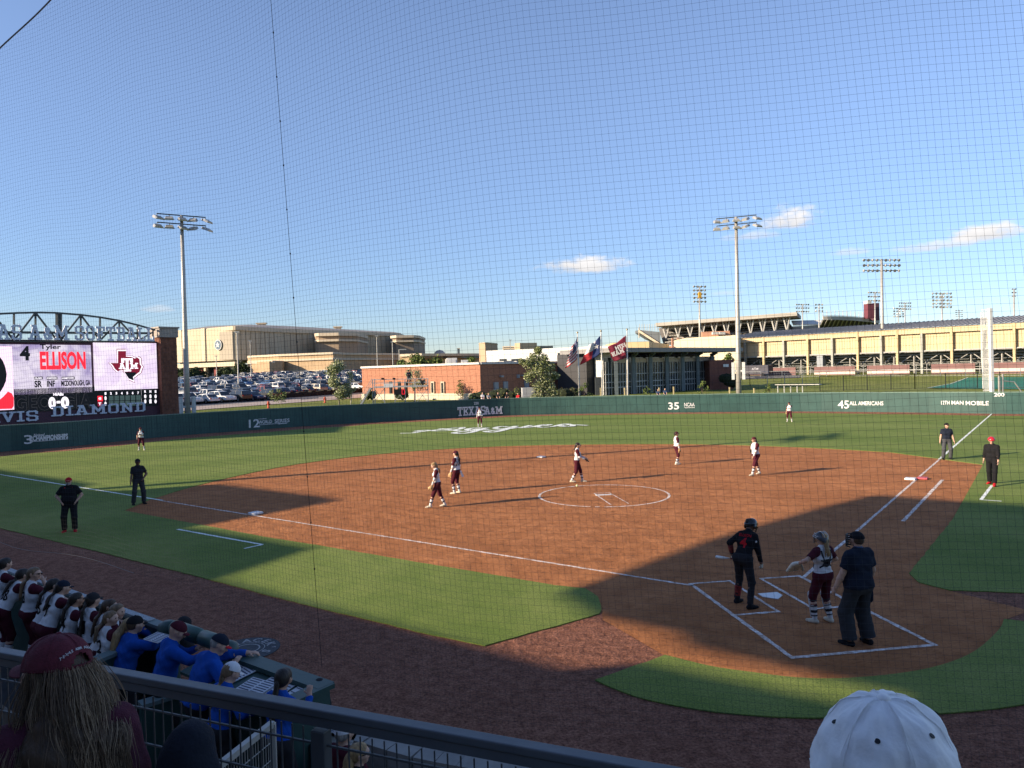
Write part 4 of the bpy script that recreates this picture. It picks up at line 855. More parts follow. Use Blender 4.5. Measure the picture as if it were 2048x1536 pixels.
# connecting stand with white roof
mb = MB(); e = [sp(1583, 641, 10), sp(1647, 640, 10), sp(1640, 648, 4), sp(1586, 649, 4)]; mb.add(e + [p - V(0, 0, .8) for p in e], [(0, 1, 2, 3), (7, 6, 5, 4), (0, 4, 5, 1), (1, 5, 6, 2), (2, 6, 7, 3), (3, 7, 4, 0)]); mb.build('white_roof', M_white, st)
wallrun([(1588, 492), (1642, 486)], 4, 0, UH(1600, 652, 490), 'concourse', mat('concourse', (.30, .32, .35), .8), st)
# round bowl
bo = thing('stadium_bowl', pt(1700, 470), 'curved dark underside of the round stadium bowl with maroon column', 'stadium')
mb = MB(); N = 14; top_ = []; bot_ = []
for i in range(N + 1):
    k = i / N; u = 1646 + (1758 - 1646) * k; dd = 470 + 60 * k * k; v = 636.5 - 1.5 * math.sin(k * 2.2) + 8.5 * k * k; top_.append(DP(u, v, dd)); bot_.append(DP(u - 12 + 10 * k, 661 - 8 * k, dd + 26))
mb.v = [tuple(p) for p in top_ + bot_]; n1 = N + 1; mb.f = [(n1 + i, n1 + i + 1, i + 1, i) for i in range(N)]; mb.mi = [0] * N; mb.build('deck_underside', M_deck, bo)
mb = MB(); [mb.bar(a, b, .9, 2.4) for a, b in zip(top_[:-1], top_[1:])]; [mb.bar(a + V(0, 0, 1.6), b + V(0, 0, 1.6), .25) for a, b in zip(top_[:-1], top_[1:])]; mb.build('rim', M_conc, bo)
mb = MB(); [mb.bar(top_[i] - V(0, .5, 1), bot_[i] - V(0, .8, 0), .6) for i in range(0, N, 1)]; mb.build('raker_beam', M_stl, bo)
mb = MB(); [mb.bar(p, p + V(0, 0, 5.0), .22) for p in top_[::1][:11]]; mb.build('flagstaff', M_cream, bo)
c = DP(1738, 635, 500); mb = MB(); r = 6.6 / FPX * 500; z0, z1 = UH(1738, 637, 500), UH(1738, 608, 500); mb.box((c.x, c.y, (z0 + z1) / 2), (r * 2, r * 2, z1 - z0)); mb.build('column', mat('maroon_col', (.17, .05, .07), .8), bo)
mb = MB(); mb.box((c.x - 1.2, c.y - .4, z1 + 1), (r * 1.3, r * 2, 2.0)); mb.build('column_cap', M_white, bo)
c = DP(1749, 640, 508); mb = MB(); mb.box((c.x, c.y, (z0 + z1) / 2), (4.2, 5, z1 - z0 + 2)); mb.build('column', mat('maroon_col2', (.12, .06, .08), .8), bo)

# ================================================================ tan grandstand at the right
gs = thing('track_grandstand', pt(1750, 155), 'long tan metal grandstand with grey seamed roof and steel posts', 'grandstand')
ga, gb = (1453, 176), (2130, 128); A, Bq = pt(*ga), pt(*gb); d = (Bq - A); d.z = 0; Lg = d.length; d.normalize(); nr = V(d.y, -d.x, 0); rg = math.atan2(d.y, d.x)
def gp_(s, off, z): q = A + d * (s * Lg) + nr * off; return V(q.x, q.y, z)
def gsz(u, v):      # height on the stand's face
    q = ray(u, v); t = (A - CAM).dot(nr) / q.dot(nr); return (CAM + q * t).z
def gss(u):
    q = ray(u, 700); t = (A - CAM).dot(nr) / q.dot(nr); return (CAM + q * t - A).dot(d) / Lg
z_eave = gsz(1700, 664); z_band = gsz(1700, 674.5); z_pan = gsz(1700, 706); gzz = 1.6
M_tanm = mat('tan_metal_siding', (.62, .475, .29), .6, .04, .3)
mb = MB(); mb.box(gp_(.5, .25, (z_eave + z_band) / 2), (Lg, .5, z_eave - z_band), rg); mb.build('fascia', M_tanm, gs)
mb = MB(); mb.box(gp_(.5, -.35, (z_band + z_pan) / 2), (Lg, .3, z_band - z_pan), rg)
for i in range(int(Lg / .55)): mb.box(gp_((i + .5) / int(Lg / .55), -.18, (z_band + z_pan) / 2), (.07, .07, z_band - z_pan), rg)
for i in range(int(Lg / .55)): mb.box(gp_((i + .5) / int(Lg / .55), .52, (z_eave + z_band) / 2), (.07, .05, z_eave - z_band - .05), rg)
mb.build('siding', M_tanm, gs)
zrg = gsz(1700, 650); mb = MB(); q = [gp_(0, .9, z_eave + .02), gp_(1, .9, z_eave + .02), gp_(1, -14, z_eave + 1.9), gp_(.045, -14, z_eave + 1.9)]
mb.add(q, [(0, 1, 2, 3)]); mb.add([gp_(0, .9, z_eave), gp_(.045, -14, z_eave + 1.9), gp_(.045, -14, 0), gp_(0, .9, 0)][:0] or [gp_(.001, 0, z_eave), gp_(.045, -14, z_eave + 1.8), gp_(.045, -14, 2), gp_(.001, 0, z_pan)], [(0, 1, 2, 3)], 1)
mb.build('roof', [mat('seam_roof', (.44, .43, .42), .7, .06, .3), M_tanm], gs)
mb = MB(); nS = int(Lg / .9)
for i in range(nS): mb.bar(gp_((i + .5) / nS, .9, z_eave + .08), gp_((i + .5) / nS, -14, z_eave + 1.98), .06, .12)
mb.build('roof_seams', mat('seam_dark', (.30, .30, .30), .6), gs)
posts_u = [1456, 1492, 1529, 1569, 1617, 1666, 1717, 1764, 1796, 1845, 1905, 1966, 2030, 2090]
for i, u in enumerate(posts_u):
    s_ = gss(u); mb = MB(); zt_ = z_band if i % 2 else z_eave; mb.box(gp_(s_, .35, (gzz - 1 + zt_) / 2), (.42, .55, zt_ - gzz + 1), rg); mb.build('post', mat('post_tan', (.55, .44, .25), .6) if i % 2 == 0 else mat('post_grey', (.36, .37, .33), .6), gs)
# underside: seating deck slopes, beams, braces
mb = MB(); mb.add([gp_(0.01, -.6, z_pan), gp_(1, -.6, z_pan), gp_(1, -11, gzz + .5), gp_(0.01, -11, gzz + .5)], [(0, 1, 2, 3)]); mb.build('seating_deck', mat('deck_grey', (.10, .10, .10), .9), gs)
mb = MB()
for k in range(9): z = z_pan - .1 - k * (z_pan - gzz - .6) / 9; mb.box(gp_(.5, -1.1 - k * 1.1, z - .15), (Lg * .98, .25, .32), rg)
mb.build('bench_beams', mat('beam_grey', (.33, .34, .33), .7), gs)
mb = MB(); mb.box(gp_(.5, .1, z_pan - .12), (Lg * .98, .3, .22), rg)
for i, u in enumerate(posts_u[:-1]):
    s0, s1 = gss(u), gss(posts_u[i + 1]); sm_ = (s0 + s1) / 2
    mb.bar(gp_(s0 + .002, -1, (z_pan + gzz) / 2 + .3), gp_(sm_, -2.2, z_pan - .6), .13); mb.bar(gp_(s1 - .002, -1, (z_pan + gzz) / 2 + .3), gp_(sm_, -2.2, z_pan - .6), .13); mb.bar(gp_(sm_, -2.2, gzz - 1), gp_(sm_, -2.2, z_pan - .3), .22)
mb.build('cross_brace', mat('brace_grey', (.45, .44, .42), .6), gs)
mb = MB(); s_ = gss(1639); mb.box(gp_(s_, -.6, (z_pan + gzz) / 2 - .3), (1.3, 1.2, z_pan - gzz + .4), rg); mb.build('lift_shaft', mat('shaft', (.30, .33, .36), .6), gs)
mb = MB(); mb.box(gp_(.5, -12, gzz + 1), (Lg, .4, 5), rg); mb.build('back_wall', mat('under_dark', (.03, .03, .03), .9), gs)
# banner fence below it
bf = thing('banner_fence', gp_(.5, 3.2, gzz), 'maroon windscreen fence with pale stripe below the tan grandstand', 'fence')
M_ban = mat('banner_maroon', (.21, .115, .11), .8, .12, .5); M_str = mat('banner_stripe', (.66, .56, .50), .8, .1, .6)
def bfz(v): q = ray(1750, v); t = ((A + nr * 3.2) - CAM).dot(nr) / q.dot(nr); return (CAM + q * t).z
z1, z2, z3, z4 = bfz(731), bfz(742), bfz(747), bfz(752)
gaps = [(1490, 1604), (1641, 1722), (1746, 1830), (1873, 1960), (1990, 2060), (2062, 2120)]
for u0, u1 in gaps:
    s0, s1 = gss(u0), gss(u1); mb = MB(); mb.box(gp_((s0 + s1) / 2, 3.2, (z1 + z4) / 2), ((s1 - s0) * Lg, .06, z1 - z4), rg, 0)
    if u0 > 1600: mb.box(gp_((s0 + s1) / 2, 3.24, (z2 + z3) / 2), ((s1 - s0) * Lg, .06, z2 - z3), rg, 1)
    mb.build('windscreen', [M_ban, M_str], bf)
mb = MB()
for u in range(1486, 2110, 21): mb.bar(gp_(gss(u), 3.1, gzz - .5), gp_(gss(u), 3.1, z1 + .12), .07)
for z in (z1 + .1, z4 + .1, (z1 + z4) / 2): mb.box(gp_(.52, 3.1, z), (Lg * .95, .05, .05), rg)
mb.build('fence_frame', M_stl, bf)
# dark banner truck/trailer
tr_o = thing('banner_trailer', gp_(gss(1545), 8, gzz), 'dark navy wrapped trailer with white lettering parked beside the windscreen fence', 'trailer')
s_ = gss(1550); cT = gp_(s_, 8, 0); zt0 = TZ(cT.x, cT.y); k_ = depth(cT) / FPX
mb = MB(); mb.box((cT.x, cT.y, zt0 + .45 + 1.0), (108 * k_ * .52, 2.2, 2.0), rg); mb.build('body', mat('navy_wrap', (.035, .035, .055), .4, .3, .8), tr_o, bevel=.12)
put(text_mb('ATM', .75, .02, .01), cT + nr * 1.13 + V(0, 0, zt0 + 1.6), d, (0, 0, 1)).build('lettering', mat('trailer_text', (.45, .45, .5), .6), tr_o)
for k in (-.3, .3):
    mb = MB(); mb.lathe([(.36, -.12), (.36, .12)], cT + nr * 1.0 + d * (108 * k_ * .5 * k) + V(0, 0, zt0 + .36), 16, M=Matrix.Rotation(rg, 3, 'Z') @ Matrix.Rotation(PI / 2, 3, 'X')); mb.build('wheel', mat('tyre', (.02, .02, .02), .9), tr_o)
# ================================================================ practice field and fences at the right
mb = MB()
def land_poly(pts, dz, m, name, sub=14):
    """sheet that follows the land: four seen corners"""
    a, b, c, d_ = [TP(*p) for p in pts]; mb = MB()
    for j in range(sub + 1):
        for i in range(sub + 1):
            p = (a.lerp(b, i / sub)).lerp(d_.lerp(c, i / sub), j / sub); mb.v.append((p.x, p.y, TZ(p.x, p.y) + dz))
    mb.f = [(j * (sub + 1) + i, j * (sub + 1) + i + 1, (j + 1) * (sub + 1) + i + 1, (j + 1) * (sub + 1) + i) for j in range(sub) for i in range(sub)]; mb.mi = [0] * len(mb.f)
    return struct(mb.build(name, m))
land_poly([(1855, 777), (2200, 781), (2200, 752), (1935, 756)], .06, mat('green_court', (.02, .20, .12), .7, .1, .5), 'green_court', 20)
land_poly([(1853, 777.5), (1856, 777.5), (1937, 756), (1935, 756)], .09, M_paint, 'court_line')
land_poly([(1440, 760), (1600, 756), (1600, 751), (1440, 753)], .08, mat('asphalt', (.11, .11, .12), .85, .15, 1), 'service_road', 10)
M_chain = mat('chain_steel', (.36, .38, .38), .5, metal=.4)
def chain_fence(us, hgt, label, post=2.6, dark=False, picket=0):
    P = [TP(*q) for q in us]; f = thing('chain_link_fence' if not dark else 'iron_fence', P[0], label, 'fence'); mb = MB(); md = MB()
    for a, b in zip(P[:-1], P[1:]):
        L = (b - a).length; n = max(2, int(L / post))
        q = [V(*(a.lerp(b, i / n))[:2], 0) for i in range(n + 1)]
        for p in q: p.z = TZ(p.x, p.y)
        for p0, p1 in zip(q[:-1], q[1:]):
            mb.bar(p0 + V(0, 0, hgt), p1 + V(0, 0, hgt), .06); mb.bar(p0 + V(0, 0, .12), p1 + V(0, 0, .12), .035)
            k = int(post / (picket or .5))
            for j in range(k + 1): md.bar(p0.lerp(p1, j / k) + V(0, 0, .1), p0.lerp(p1, j / k) + V(0, 0, hgt), .018 if picket else .010)
            if not picket:
                for z in np.arange(.4, hgt, .4): md.bar(p0 + V(0, 0, z), p1 + V(0, 0, z), .010)
        pm = MB()
        for p in q: mb.bar(p, p + V(0, 0, hgt + .08), .08)
    m = mat('black_iron', (.03, .035, .03), .5) if dark else M_chain
    mb.build('frame', m, f); md.build('mesh' if not picket else 'pickets', m, f); return f
chain_fence([(1215, 777), (1500, 772), (1640, 768)], 1.9, 'galvanised chain link fence crossing the lawn before the pavilion')
chain_fence([(1640, 783), (1830, 778.5), (1955, 777)], 1.9, 'black picket fence along the practice field behind the 45 lettering', 2.4, True, .3)
chain_fence([(2000, 777), (2110, 777)], 1.9, 'black picket fence right of the foul pole beside the green court', 2.4, True, .3)
chain_fence([(1480, 756), (1700, 753), (2100, 752)], 1.3, 'far low grey fence edging the practice field before the windscreens', 4)
# ================================================================ flags
M_fpole = mat('flag_pole_white', (.68, .66, .60), .4)
def flag_pole(u, vt, dep, label):
    b = DP(u[0], 790, dep); b.z = TZ(b.x, b.y); t = DP(u[1], vt, dep)
    T = thing('flagpole', b, label, 'flagpole', 'three flagpoles beyond the wall'); mb = MB(); mb.tube([b, b.lerp(t, .5), t], [.11, .09, .05], 10); po_ = mb.build('pole', M_fpole, T, smooth=True)
    mb = MB(); mb.lathe([(.02, -.12), (.10, -.07), (.13, 0), (.10, .07), (.02, .12)], t + V(0, 0, .12), 12); nest(mb.build('ball_finial', mat('gilt', (.55, .47, .30), .3, metal=.6), T, smooth=True), po_); return t
def cloth(name, corners, nu, nv, matf, mats, wav, label, dep, group=None):
    """corners as seen: hoist top, fly top, fly bottom, hoist bottom; waves run across the depth"""
    a, b, c, d_ = [DP(u, v, dep) for u, v in corners]; mb = MB()
    for j in range(nv + 1):
        for i in range(nu + 1):
            s_, t_ = i / nu, j / nv; p = (a.lerp(b, s_)).lerp(d_.lerp(c, s_), t_)
            w_ = math.sin(s_ * 9 + t_ * 3.0) * wav * s_ ** .6 + math.sin(s_ * 4 - t_ * 5) * wav * .5 * s_
            p = p - V(CF.x, CF.y, 0) * w_ + V(CR.x, CR.y, 0) * w_ * .25 + V(0, 0, -.12 * math.sin(s_ * PI) + .05 * math.sin(s_ * 9 + t_ * 3)); mb.v.append(tuple(p))
    for j in range(nv):
        for i in range(nu): mb.f.append((j * (nu + 1) + i, j * (nu + 1) + i + 1, (j + 1) * (nu + 1) + i + 1, (j + 1) * (nu + 1) + i)); mb.mi.append(matf(i / nu, j / nv, i, j))
    o = mb.build(name, mats, smooth=True, org=a); so = o.modifiers.new('cloth', 'SOLIDIFY'); so.thickness = .012; return tag(o, label, 'flag', 'flags flying on the three poles')
f_red = mat('flag_red', (.50, .035, .045), .8, .08, 2); f_wh = mat('flag_white', (.72, .70, .68), .8, .05, 2); f_bl = mat('flag_navy', (.03, .05, .16), .8); f_mar = mat('flag_maroon', (.20, .02, .045), .8, .1, 2)
FD = 84
flag_pole((1159, 1155), 667, FD, 'leftmost white flagpole, carrying the striped flag'); flag_pole((1205, 1202), 664, FD, 'middle white flagpole, carrying the star flag'); flag_pole((1255, 1254), 661, FD, 'rightmost white flagpole, carrying the maroon flag')
def usm(s_, t_, i, j):
    if s_ < .48 and t_ < .52: return 2 if not (i % 3 == 1 and j % 3 == 1) else 1
    return 0 if int(t_ * 13) % 2 == 0 else 1
cloth('striped_flag', [(1155, 673), (1143, 694), (1131, 736), (1154, 718)], 30, 26, usm, [f_red, f_wh, f_bl], .20, 'red and white striped flag with blue canton hanging in folds', FD - .1)
def txm(s_, t_, i, j): return 2 if s_ < .42 else (1 if t_ < .5 else 0)
cloth('star_flag', [(1201, 671), (1178, 690), (1160, 729), (1200, 708)], 28, 14, txm, [f_red, f_wh, f_bl], .16, 'blue white and red flag with one white star, streaming left', FD - .1)
cs = DP(1192.5, 693, FD - .6); star(cs, .34, (-CR + V(0, 0, .0)), (0, 0, 1)).build('flag_star', f_wh, bpy.data.objects['star_flag']) if False else None
o = bpy.data.objects['star_flag']; a0 = DP(1201, 671, FD - .1); stb = star(cs - a0, .36, CR * -1 + V(0, 0, -.25), CU); so_ = stb.build('flag_star', f_wh); so_.parent = o
cloth('maroon_flag', [(1252, 671), (1215, 694), (1228, 722), (1252, 714)], 28, 16, lambda s_, t_, i, j: 0, [f_mar], .12, 'maroon flag with mirrored white 12TH MAN lettering, streaming left', FD - .1)
o = bpy.data.objects['maroon_flag']; a0 = DP(1252, 671, FD - .1)
for txt, u, v, sz in (('12TH', 1241.5, 693, .46), ('MAN', 1237, 709, .50)):
    tm = slab_mb(txt.replace('12', 'TI') if False else txt[2:] if False else 'MAN', sz, 1.4, .03) if txt == 'MAN' else text_mb('12TH', sz * 1.2, .03, .035, sx=1.0)
    p = put(tm, DP(u, v, FD - .55) - a0, -CR + V(0, 0, -.42), (V(0, 0, 1) + CR * -.38)); oo = p.build('flag_lettering', f_wh); oo.parent = o

# ================================================================ cars
def car_proto(kind):
    t = thing('parked_car', (0, 0, 0), '', 'car', 'cars in the car park')
    body = bpy.data.materials.get('car_paint_silver') or mat('car_paint_silver', (.55, .56, .58), .3, metal=.3, spec=.6)
    gl = mat('car_glass', (.02, .025, .03), .08, spec=.8); ty = mat('tyre', (.02, .02, .02), .9); rim = mat('car_rim', (.55, .55, .55), .35, metal=.6)
    L, Wd = (4.7, 1.82) if kind == 'sedan' else (4.85, 1.92) if kind == 'suv' else (5.7, 2.0)
    if kind == 'sedan': low = [(-2.35, .35), (-2.33, .78), (-1.7, .92), (1.0, .93), (2.1, .80), (2.35, .62), (2.33, .32)]; cab = [(-1.95, .90), (-1.25, 1.38), (-.2, 1.45), (.45, 1.40), (1.25, .92)]
    elif kind == 'suv': low = [(-2.42, .42), (-2.42, 1.02), (-1.9, 1.08), (1.1, 1.06), (2.2, .98), (2.42, .75), (2.4, .38)]; cab = [(-2.32, 1.06), (-2.05, 1.68), (-.4, 1.76), (.35, 1.70), (1.15, 1.06)]
    else: low = [(-2.85, .55), (-2.85, 1.10), (-.7, 1.10), (1.5, 1.12), (2.65, 1.05), (2.85, .8), (2.83, .48)]; cab = [(-.95, 1.10), (-.75, 1.80), (.3, 1.86), (.75, 1.82), (1.6, 1.12)]
    h = Wd / 2
    def loft(prof, w0, w1, zt, zb_):
        mb = MB(); n = len(prof)
        for sgn in (-1, 1):
            for x, z in prof: k = (z - zb_) / max(.01, zt - zb_); mb.v.append((x, sgn * (w0 + (w1 - w0) * k), z))
        mb.f = [tuple(range(n)), tuple(reversed(range(n, 2 * n)))] + [(i, n + i, n + (i + 1) % n, (i + 1) % n) for i in range(n)]; mb.mi = [0] * len(mb.f); return mb
    zs = [z for x, z in low]; loft(low, h, h * .94, max(zs), min(zs)).build('car_body', body, t, bevel=.06)
    zs = [z for x, z in cab]; cb = loft(cab, h * .93, h * .72, max(zs), min(zs)); cb.build('car_roof', body, t, bevel=.04)
    # side, front and rear glass as slightly proud panels
    g = MB(); z0, z1 = min(zs) + .06, max(zs) - .10; xr0, xr1 = cab[0][0], cab[1][0]; xf0, xf1 = cab[-1][0], cab[-2][0]
    def wy(z): k = (z - min(zs)) / (max(zs) - min(zs)); return h * .93 + (h * .72 - h * .93) * k + .012
    def lx(a, b, z): k = (z - min(zs)) / (max(zs) - min(zs)); return a + (b - a) * min(1, k * 1.03)
    for sgn in (-1, 1):
        xm = (lx(xr0, xr1, z0) + lx(xf0, xf1, z0)) / 2
        for a0_, a1_, b0_, b1_ in ((lx(xr0, xr1, z0) + .18, xm - .05, lx(xr0, xr1, z1) + .15, xm - .05), (xm + .05, lx(xf0, xf1, z0) - .18, xm + .05, lx(xf0, xf1, z1) - .12)):
            q = [V(a0_, sgn * wy(z0), z0), V(a1_, sgn * wy(z0), z0), V(b1_, sgn * wy(z1), z1), V(b0_, sgn * wy(z1), z1)]
            g.add(q if sgn < 0 else q[::-1], [(0, 1, 2, 3)])
    for a, b, sg in ((xr0, xr1, -1), (xf0, xf1, 1)):
        q = [V(lx(a, b, z0) + sg * .02, -wy(z0) + .08, z0), V(lx(a, b, z0) + sg * .02, wy(z0) - .08, z0), V(lx(a, b, z1) + sg * .02, wy(z1) - .06, z1), V(lx(a, b, z1) + sg * .02, -wy(z1) + .06, z1)]
        g.add(q if sg > 0 else q[::-1], [(0, 1, 2, 3)])
    g.build('car_windows', gl, t)
    for sx_ in (-1, 1):
        for sy in (-1, 1):
            mb = MB(); c = V(sx_ * L * .30, sy * (h - .08), .34 if kind != 'pickup' else .40); r = c.z; M = Matrix.Rotation(PI / 2, 3, 'X')
            mb.lathe([(r, -.11), (r, .11)], c, 16, 0, M); mb.lathe([(r * .62, -.125), (r * .62, .125)], c, 12, 1, M); mb.build('wheel', [ty, rim], t)
    for sy in (-1, 1):
        mb = MB(); mb.box((L / 2 - .06, sy * h * .72, .68 if kind == 'sedan' else .85), (.12, .34, .14)); mb.build('headlight', mat('headlight', (.75, .78, .8), .1, spec=.9), t)
        mb = MB(); mb.box((-L / 2 + .04, sy * h * .80, .74 if kind == 'sedan' else .95), (.10, .24, .18)); mb.build('taillight', mat('taillight', (.45, .02, .02), .2), t)
    if kind == 'pickup': mb = MB(); mb.box((-1.9, 0, 1.115), (1.7, 1.6, .02)); mb.build('cargo_bed', mat('bed_black', (.02, .02, .02), .9), t)
    return t
PAINTS = [('white', (.78, .78, .77)), ('white', (.78, .78, .77)), ('silver', (.50, .52, .54)), ('black', (.015, .016, .018)), ('black', (.015, .016, .018)), ('dark grey', (.07, .075, .08)), ('dark grey', (.07, .075, .08)), ('deep red', (.22, .02, .02)), ('navy blue', (.02, .04, .10)), ('grey', (.22, .23, .24)), ('beige', (.48, .44, .36)), ('bright blue', (.03, .12, .30))]
protos = {k: car_proto(k) for k in ('sedan', 'suv', 'pickup')}
A0 = TP(352, 812); A1 = TP(640, 793); rd = (A1 - A0); rd.z = 0; rd.normalize(); bk = V(-rd.y, rd.x, 0)
if bk.y < 0: bk = -bk
land_poly([(345, 818), (735, 790), (735, 745), (345, 745)], .05, mat('asphalt', (.11, .11, .12), .85, .15, 1), 'car_park', 26)
rows_off = [1.5, 9.5, 25, 31, 46, 52.5, 68, 74.5, 90, 97, 112, 119]
rr = random.Random(11); used = {k: False for k in protos}; ncar = 0; KW = {'sedan': 'saloon car', 'suv': 'SUV', 'pickup': 'pickup truck'}
ordn = ['first', 'second', 'third', 'fourth', 'fifth', 'sixth', 'seventh', 'eighth', 'ninth', 'tenth', 'eleventh', 'twelfth']
cands = []
def ordi(n): return {1: 'first', 2: 'second', 3: 'third'}.get(n, str(n) + ('st' if n % 10 == 1 and n != 11 else 'nd' if n % 10 == 2 and n != 12 else 'rd' if n % 10 == 3 and n != 13 else 'th'))
for ri, ro in enumerate(rows_off):
    ci = 0
    for k in range(-12, 60):
        if rr.random() < .09 and ri != 0: continue
        p = A0 + rd * (k * 2.85 + rr.uniform(-.12, .12) + ri * .7) + bk * ro; q = p - CAM; dp = q.dot(CF); u = 1024 + FPX * q.dot(CR) / dp
        if not (338 < u < 722): continue
        if ri == 0 and u > 545 : continue
        if ri == 1 and u > 640 and rr.random() < .5: continue
        if ri > 9 and u < 480: continue
        ci += 1; cands.append((ri, ci, p, u))
tot = {}
for c in cands: tot[c[0]] = tot.get(c[0], 0) + 1
for ri, ci, p, u in cands:
    kind = rr.choice(['sedan', 'sedan', 'suv', 'suv', 'pickup']); pn, pc = rr.choice(PAINTS)
    pm = mat('car_paint_' + pn.replace(' ', '_'), pc, .28, metal=.15, spec=.6)
    p = V(p.x, p.y, TZ(p.x, p.y) + .06); rz = math.atan2(bk.y, bk.x) + (PI if rr.random() < .45 else 0) + rr.uniform(-.03, .03)
    lab = f"{pn} {KW[kind]}, {ordi(ci)} from left in {ordn[ri]} row from the lawn"
    pr = protos[kind]
    if not used[kind]:
        used[kind] = True; pr.location = p; pr.rotation_euler[2] = rz; pr['label'] = lab
        for ch in pr.children:
            if ch.name.split('.')[0] in ('car_body', 'car_roof'): ch.material_slots[0].link = 'OBJECT'; ch.material_slots[0].material = pm
    else: dup(pr, p, rz, lab, {'car_body': pm, 'car_roof': pm})
    ncar += 1
pm = mat('car_paint_charcoal', (.045, .05, .06), .28, metal=.15, spec=.6)
p = TP(613, 787); dup(protos['suv'], V(p.x, p.y, TZ(p.x, p.y) + .06), math.atan2(rd.y, rd.x) + PI, 'charcoal SUV with white roof parked alone side-on at the open end of the front row', {'car_body': pm, 'car_roof': mat('car_paint_white', (.78, .78, .77), .28)})
# hedge line, path, kerb before the car park
def band(pts_lo, pts_hi, dz, m, name):
    mb = MB(); A_ = [TP(*q) for q in pts_lo]; Bq_ = [TP(*q) for q in pts_hi]
    for a, b in zip(A_, Bq_):
        for k in range(5): p = a.lerp(b, k / 4); mb.v.append((p.x, p.y, TZ(p.x, p.y) + dz))
    mb.f = [(i * 5 + k, (i + 1) * 5 + k, (i + 1) * 5 + k + 1, i * 5 + k + 1) for i in range(len(A_) - 1) for k in range(4)]; mb.mi = [0] * len(mb.f); return struct(mb.build(name, m))
us_ = [300, 345, 400, 450, 500, 560, 620, 680, 735, 790]
pv_ = lambda u, off: 820 - (u - 345) * .0755 + off
band([(u, pv_(u, 4.5)) for u in us_], [(u, pv_(u, -2.5)) for u in us_], .06, mat('concrete_path', (.46, .38, .33), .9, .1, .5), 'path')
M_hedge = mat('hedge_dark', (.035, .030, .022), .95, .5, 3.5, .8, 6)
hd = MB(); P_ = [TP(u, 812.5 - (u - 345) * .073) for u in us_[:-1]]
for a, b in zip(P_[:-1], P_[1:]):
    n = max(2, int((b - a).length / .8))
    for i in range(n):
        p0, p1 = a.lerp(b, i / n), a.lerp(b, (i + 1) / n); h = .95 + .12 * math.sin(i * 1.7 + p0.x)
        hd.bar(V(p0.x, p0.y, TZ(p0.x, p0.y) + h / 2 - .1), V(p1.x, p1.y, TZ(p1.x, p1.y) + h / 2 - .1), .9 + .1 * math.sin(i * 2.9), h)
tag(hd.build('low_hedge', M_hedge, org=P_[0]), 'low dark brown hedge along the front edge of the car park', 'hedge')

# ================================================================ trees and shrubs
def leaf_cloud(centers, n, ls, rnd, squash=1.0):
    mb = MB()
    for _ in range(n):
        c, r = rnd.choice(centers); 
        while True:
            q = V(rnd.uniform(-1, 1), rnd.uniform(-1, 1), rnd.uniform(-1, 1))
            if q.length < 1: break
        q = q * (.55 + .45 * rnd.random()) ; p = Vector(c) + V(q.x * r, q.y * r, q.z * r * squash)
        a = V(rnd.gauss(0, 1), rnd.gauss(0, 1), rnd.gauss(0, .6)).normalized(); b = a.cross(V(rnd.gauss(0, 1), rnd.gauss(0, 1), rnd.gauss(0, 1))).normalized(); s_ = ls * rnd.uniform(.6, 1.3)
        mb.add([p - a * s_, p + b * s_ * .5, p + a * s_, p - b * s_ * .5], [(0, 1, 2, 3)], 0 if rnd.random() < .6 else 1)
    return mb
def leaf_mat(name, c): 
    m = mat(name, c, .7, .35, 1.2, spec=.25); return m
M_bark = mat('bark', (.16, .12, .09), .9, .3, 4, .4); M_barkp = mat('bark_pale', (.38, .34, .28), .9, .2, 4)
def tree(base, h, cr_, nleaf, ls, cols, label, name='tree', crowns=None, trunk_h=.4, r0=.10, bark=M_bark, seed=1, group=None, cat='tree'):
    rnd = random.Random(seed); base = Vector(base); t = thing(name, base, label, cat, group)
    tk = MB(); top = base + V(rnd.uniform(-.1, .1) * h, 0, h * .82); tk.tube([base - V(0, 0, .1), base.lerp(top, .4) + V(.04 * h, 0, 0), top], [r0, r0 * .7, r0 * .25], 8)
    cents = crowns and [(base + Vector(c[:3]), c[3]) for c in crowns] or []
    if not cents:
        for i in range(16):
            k = trunk_h + (1 - trunk_h) * rnd.random(); wz = math.sin(min(1, (k - trunk_h) / (1 - trunk_h) * .85 + .15) * PI) ** .6; a = rnd.uniform(0, 2 * PI); rr_ = cr_ * wz * rnd.uniform(.2, .75)
            cents.append((base + V(math.cos(a) * rr_, math.sin(a) * rr_, h * k), cr_ * rnd.uniform(.28, .45)))
    for c, r in cents[:12]: s_ = base.lerp(top, rnd.uniform(.35, .8)); tk.tube([s_, s_.lerp(c, .5) + V(0, 0, .05 * h), c], [r0 * .35, r0 * .22, r0 * .1], 5)
    tk.build('trunk', bark, t, smooth=True)
    leaf_cloud(cents, nleaf, ls, rnd).build('crown', cols, t); return t
L_sil = [leaf_mat('leaf_silver', (.26, .30, .13)), leaf_mat('leaf_silver_pale', (.52, .54, .36))]; L_green = [leaf_mat('leaf_green', (.085, .13, .03)), leaf_mat('leaf_green_light', (.16, .20, .045))]
L_dark = [leaf_mat('leaf_dark', (.035, .06, .02)), leaf_mat('leaf_olive', (.075, .10, .03))]
def land(u, dep): p = DP(u, 768, dep); return V(p.x, p.y, TZ(p.x, p.y))
def hp(u, v, dep, b): return UH(u, v, dep) - b.z
b = land(677, 92); tree(b, hp(677, 730, 92, b), 2.1, 5200, .13, L_sil, 'young tree with sparse silvery leaves left of the scaffold', seed=3, trunk_h=.22, r0=.09, bark=M_barkp)
